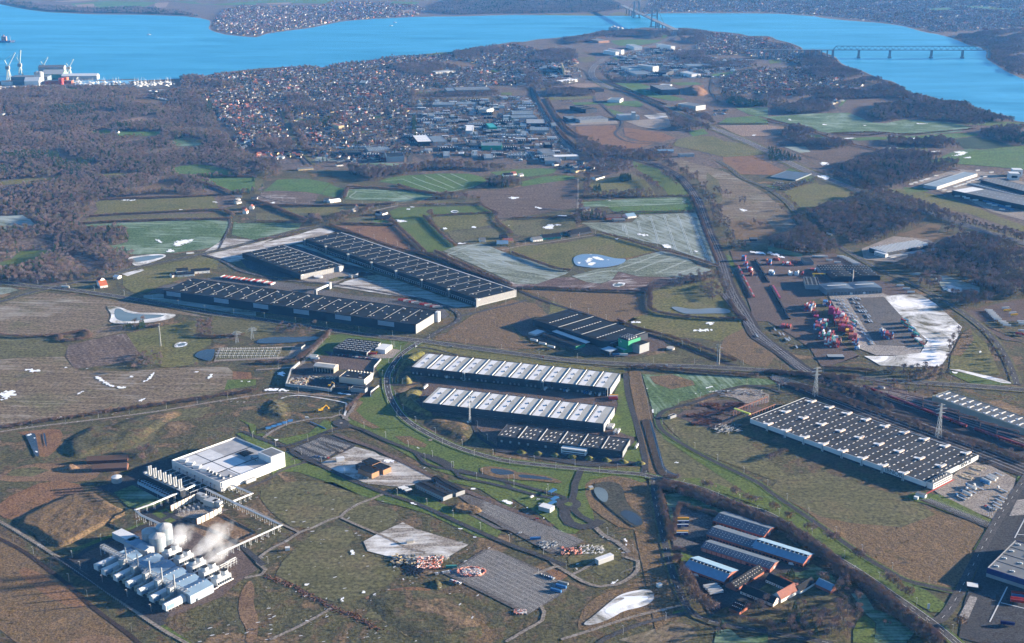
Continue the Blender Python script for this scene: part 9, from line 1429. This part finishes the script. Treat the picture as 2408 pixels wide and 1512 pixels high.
def house_mesh(i):
 HW=pn('rendered_house_wall',(.46,.43,.39),.8);wl2=[HW,HW,YEL,HW,BRICK,WL,HW,WM][i];rf=[RB,RG,RB,TILE,TILE,RS,BF,TILE][i];L_,W_,h1,h2=[(13,8,3,6.2),(16,9,3,6),(12,9,3,6),(11,8,4,8),(20,9,3,6.5),(18,10,3,4),(22,11,3.6,5.5),(14,9,5,9)][i]
 b=MB().g(L_,W_,h1,h2,0,1,x0=-L_/2,y0=-W_/2);b.b(L_*.15,L_*.15+.8,-.4,.4,h2-1,h2+.9,2)
 for k in range(3):b.b(-L_/2+L_*(k+.5)/3-.7,-L_/2+L_*(k+.5)/3+.7,-W_/2-.06,-W_/2,1,2.2,3)
 b.b(L_/2,L_/2+.06,-.9,.9,1,2.2,3)
 return b.mesh('house',[wl2,rf,BRICK,GLASS])
HM=[house_mesh(i) for i in range(8)]
def town(pg,dens,mix,ang0=0.0):
 p=scatter(pg,dens,(1,2,3,5));an=ang0+(rng.random(len(p))<.5)*math.pi/2+rng.normal(0,.25,len(p));HOUX.append(np.c_[p,rng.uniform(.9,1.2,len(p)),an,rng.choice(8,len(p),p=mix)])
m0=[.28,.27,.16,.07,.06,.06,.06,.04];mr=[.15,.15,.15,.15,.25,.05,.05,.05]
town(TOWN,.15,m0,.1);town(T2,.13,m0,.3);town(T3,.13,m0,.2);town(T4,.1,m0);town(T5,.10,m0,.2);town(SB,.075,[.15,.1,.2,.15,.1,.1,.1,.1]);town(MF,.06,m0);town(MF2,.055,m0);town(t(1,0,"-60,960 80,960 200,1000 200,1060 0,1060")+t(0,0,"2100,1060 2050,1000"),.2,mr)
town(t(1,0,"930,850 1100,850 1120,910 950,910"),.2,mr);town(t(1,0,"460,1250 640,1260 650,1320 560,1400"),.15,mr);town(t(1,0,"0,1430 500,1440 500,1500 0,1490"),.16,[.05,.05,.3,.2,.25,.05,.05,.05]);town(t(0,0,"2000,1050 2408,960 2408,1200 2100,1180"),.12,mr);town(t(0,0,"-30,970 120,980 130,1050 60,1090 -30,1090"),.12,m0);town(t(0,0,"960,1250 1100,1230 1100,1270 980,1280"),.15,m0);town(t(0,0,"2100,1300 2408,1260 2408,1400 2150,1400"),.13,m0)
town(t(2,1,"400,30 700,20 900,60 620,110 440,60"),.12,m0);town(t(0,1,"2250,290 2400,300 2408,520 2200,500"),.06,m0);town(t(0,0,"1360,860 1650,850 1670,930 1450,950"),.14,[0,.1,0,0,0,.5,.4,0]);town(t(0,0,"-60,810 620,812 620,830 130,850 -60,860"),.2,[.2,.2,0,0,0,.4,.2,0])
town(t(1,1,"500,500 650,500 700,560 560,560"),.1,m0);town(t(1,1,"820,430 1000,430 1100,470 900,480"),.08,m0);town(t(3,0,"540,945 700,945 680,990 560,980"),.15,m0);town(t(3,0,"560,1400 760,1390 760,1430 600,1425"),.1,m0);town(t(2,0,"1880,1050 2030,1030 2020,1090 1900,1090"),.1,m0)
HO=np.concatenate(HOUX)
IND=t(1,0,"1480,960 2408,900")+t(2,0,"150,930 250,980 420,1200 600,1420 500,1512 0,1512")+t(1,0,"1480,1450");I2=t(2,0,"0,600 250,600 620,640 680,700 600,760 300,790 0,760");I3=t(2,0,"880,600 1000,540 1300,470 1600,450 1700,540 2250,560 2200,640 1900,740 1500,740 1000,720 860,680");I4=t(1,0,"800,1400 1300,1370 1420,1360 1420,1512 1100,1512")
IM=[]
for i,(wl2,rf,hh) in enumerate(((WK,BF,7),(WL,RG,8),(WG,BF,6),(WW_,WL,8),(WK,RK,9),(BG,RS,6),(WL,BF,5))):
 L_,W_=[(40,22),(34,16),(60,24),(28,20),(46,30),(26,14),(70,18)][i];b=MB().b(-L_/2,L_/2,-W_/2,W_/2,0,hh,0).b(-L_/2-.2,L_/2+.2,-W_/2-.2,W_/2+.2,hh,hh+.4,1)
 for k in range(6):b.b(-L_/2+L_*(k+.5)/6-.8,-L_/2+L_*(k+.5)/6+.8,-W_*.3,W_*.3,hh+.4,hh+.9,2)
 for k in range(5):b.b(-L_/2+L_*(k+.5)/5-1.6,-L_/2+L_*(k+.5)/5+1.6,-W_/2-.1,-W_/2,0,3.6,3)
 IM.append(b.mesh('works_shed',[wl2,rf,SKYL,GLASS]))
ns=0
for pg,lab,de in((IND,'in the large works estate beyond the fields',.022),(I2,'in the works estate left of the motorway',.022),(I3,'in the works estate right of the motorway',.022),(I4,'by the avenue at the field edge',.02)):
 p=scatter(pg,de*1.5,(1,3,5));rng.shuffle(p)
 for x,y in p[:{0:110,1:30,2:60,3:14}[(IND,I2,I3,I4).index(pg)]]:
  ns+=1;k=int(rng.integers(7));o=lk('works_shed',IM[k],None,(x,y,.3),float(rng.choice([0,0,math.pi/2])+.05));s_=.8+.4*rng.random();o.scale=(s_,s_,1);tag(o,['dark','pale','grey','white','black','blue-grey','light'][k]+' flat-roofed works shed '+lab,'works shed',['dark','pale','grey','white','black','blue-grey','light'][k]+' sheds '+lab)
 wood(pg,.10,.1,.5,.9)
 p=scatter(pg,.05,(1,3,5));cl=rng.choice(4,len(p));CONTX=p
 pts_=np.c_[p,rng.uniform(.5,1.1,len(p))]
 HOUX.append(np.c_[pts_,rng.choice([0,math.pi/2],len(p)),rng.choice([5,6,1],len(p))])
HO=np.concatenate(HOUX)
order=np.argsort(HO[:,1]);near=HO[order[:290]];far=HO[order[290:]]
names_=['white house with black roof','white house with grey roof','yellow brick house with black roof','white house with red tiled roof','long red brick house with tiled roof','pale low building with snowy roof','wide white house with frosted roof','tall white house with red roof']
for x,y,s_,a_,k in near:o=lk('house',HM[int(k)],None,(x,y,.3),a_);o.scale=(s_,)*3;tag(o,names_[int(k)]+' on the near side of the town','house',names_[int(k)]+'s on the near side of the town')
def mass(name,label,objs,data,rot=True):
 """one object: points with scale and turn, a tree or house set on each"""
 me=bpy.data.meshes.new(name);n=len(data);me.vertices.add(n);co=np.zeros((n,3),np.float32);co[:,:2]=data[:,:2];co[:,2]=.2;me.vertices.foreach_set('co',co.ravel())
 a=me.attributes.new('sc','FLOAT','POINT');a.data.foreach_set('value',data[:,2].astype(np.float32));a=me.attributes.new('rt','FLOAT','POINT');a.data.foreach_set('value',(data[:,3] if data.shape[1]>3 else rng.random(n)*6.28).astype(np.float32));a=me.attributes.new('ix','INT','POINT');a.data.foreach_set('value',(data[:,4] if data.shape[1]>4 else rng.integers(0,len(objs),n)).astype(np.int32))
 o=lk(name,me);ng=bpy.data.node_groups.new(name,'GeometryNodeTree');ng.interface.new_socket('Geometry',in_out='INPUT',socket_type='NodeSocketGeometry');ng.interface.new_socket('Geometry',in_out='OUTPUT',socket_type='NodeSocketGeometry')
 gi=ng.nodes.new('NodeGroupInput');go=ng.nodes.new('NodeGroupOutput');jn=ng.nodes.new('GeometryNodeJoinGeometry')
 def attr(nm,ty):k=ng.nodes.new('GeometryNodeInputNamedAttribute');k.data_type=ty;k.inputs[0].default_value=nm;return k.outputs[0]
 sc,rt,ix=attr('sc','FLOAT'),attr('rt','FLOAT'),attr('ix','INT');cx=ng.nodes.new('ShaderNodeCombineXYZ');ng.links.new(rt,cx.inputs[2])
 for k,ob in enumerate(objs):
  cm=ng.nodes.new('FunctionNodeCompare');cm.data_type='INT';cm.operation='EQUAL';ng.links.new(ix,cm.inputs[2]);cm.inputs[3].default_value=k
  ip=ng.nodes.new('GeometryNodeInstanceOnPoints');oi=ng.nodes.new('GeometryNodeObjectInfo');oi.inputs[0].default_value=ob;oi.inputs[1].default_value=True;oi.transform_space='ORIGINAL'
  ng.links.new(gi.outputs[0],ip.inputs['Points']);ng.links.new(cm.outputs[0],ip.inputs['Selection']);ng.links.new(oi.outputs['Geometry'],ip.inputs['Instance']);ng.links.new(cx.outputs[0],ip.inputs['Rotation']);ng.links.new(sc,ip.inputs['Scale']);ng.links.new(ip.outputs[0],jn.inputs[0])
 ng.links.new(jn.outputs[0],go.inputs[0]);md=o.modifiers.new('scatter','NODES');md.node_group=ng;o['kind']='stuff';return o
def place_proto(me,q,lab,cat,s_=1.0):v=P(*q);o=lk(me.name.split('.')[0],me,None,(v.x,v.y,.2));o.scale=(s_,)*3;return tag(o,lab,cat)
DO=[place_proto(m,q,l,'tree') for m,q,l in zip(DJ,t(0,1,"1120,760 1080,640 1180,680 1000,1050 800,1080 620,1110"),['leafless tree at the lower right corner of the wood above the pond','leafless tree on the upper edge of the wood tip in the frosted field','leafless tree at the right tip of the wood in the frosted field','leafless tree at the roadside edge of the lower left wood','leafless tree in the front row of the lower left wood','leafless tree at the left part of the lower left wood front'])]
CO=[place_proto(m,q,l,'conifer') for m,q,l in zip(CJ,t(0,1,"1780,150 2380,200"),['dark conifer at the corner of the two upper green fields','dark conifer near the right end of the upper green field'])]
BO=[place_proto(m,q,l,'bush') for m,q,l in zip(BJ,t(0,2,"330,500 1040,830 1400,790"),['low bush in the wide stubble field','bush rising from the long hedge by the path','bush in the long hedge right of the middle'])]
HOo=[lk('house',HM[i],None,(*P(*q)[:2],.3),.2) for i,q in enumerate(t(2,1,"445,70 480,60 520,80 560,60 610,50 660,60 700,80 740,70"))]
for i,o in enumerate(HOo):tag(o,names_[i]+' at the scrap dealer above the ploughed field','house')
fx=np.concatenate(FORX);cx_=np.concatenate([c for c in CONX if len(c)]);bx_=np.concatenate(BUSX)
for nm,pts_,ob in(('forest',fx,DO),('conifer_forest',cx_,CO),('hedge_shrubs',bx_,BO)):mass(nm,'',ob,pts_)
mass('far_town_houses','',HOo,far)
print('TREES',len(fx),len(cx_),len(bx_),'HOUSES',len(HO),'individual trees',NT[0],'containers',NCONT[0],'lamps',NL[0])
# ================================================================ STEAM
sm=bpy.data.materials.new('steam');sm.use_nodes=True;nt=sm.node_tree;L=nt.links
for n in list(nt.nodes):
 if n.type=='BSDF_PRINCIPLED':nt.nodes.remove(n)
pv=nn(nt,'ShaderNodeVolumePrincipled');pv.inputs['Color'].default_value=(.95,.96,.98,1);pv.inputs['Anisotropy'].default_value=.2;tc=nn(nt,'ShaderNodeTexCoord');no=nn(nt,'ShaderNodeTexNoise');no.inputs['Scale'].default_value=2.2;no.inputs['Detail'].default_value=5;no.inputs['Roughness'].default_value=.6;no.inputs['Distortion'].default_value=.4;L.new(tc.outputs['Object'],no.inputs['Vector'])
ln=nn(nt,'ShaderNodeVectorMath',operation='LENGTH');L.new(tc.outputs['Object'],ln.inputs[0]);mr=nn(nt,'ShaderNodeMapRange');mr.inputs[1].default_value=.15;mr.inputs[2].default_value=1.0;mr.inputs[3].default_value=.22;mr.inputs[4].default_value=-.34;L.new(ln.outputs['Value'],mr.inputs[0])
ad=nn(nt,'ShaderNodeMath',operation='ADD');L.new(no.outputs['Fac'],ad.inputs[0]);L.new(mr.outputs[0],ad.inputs[1]);m2_=nn(nt,'ShaderNodeMapRange');m2_.inputs[1].default_value=.42;m2_.inputs[2].default_value=.80;m2_.inputs[4].default_value=.075;L.new(ad.outputs[0],m2_.inputs[0]);L.new(m2_.outputs[0],pv.inputs['Density']);L.new(pv.outputs[0],nt.nodes['Material Output'].inputs['Volume'])
for i,(q,sz,z) in enumerate((("1480,340",(15,11,14),20),("1530,240",(26,16,22),36),("1830,480",(22,11,12),18),("1970,390",(28,14,18),28),("2120,240",(30,15,24),42),("2020,610",(22,11,12),16),("2190,520",(32,14,16),24))):
 bm=bmesh.new();bmesh.ops.create_icosphere(bm,subdivisions=3,radius=1);me=bpy.data.meshes.new('steam_plume');bm.to_mesh(me);bm.free();me.materials.append(sm)
 hh_=z;x_,y_=z1(q)[0];g=P(x_,y_,hh_);o=lk('steam_plume',me,None,(g.x,g.y,hh_));o.scale=sz;o.rotation_euler=(0,-.5,.1*i);o['kind']='stuff'
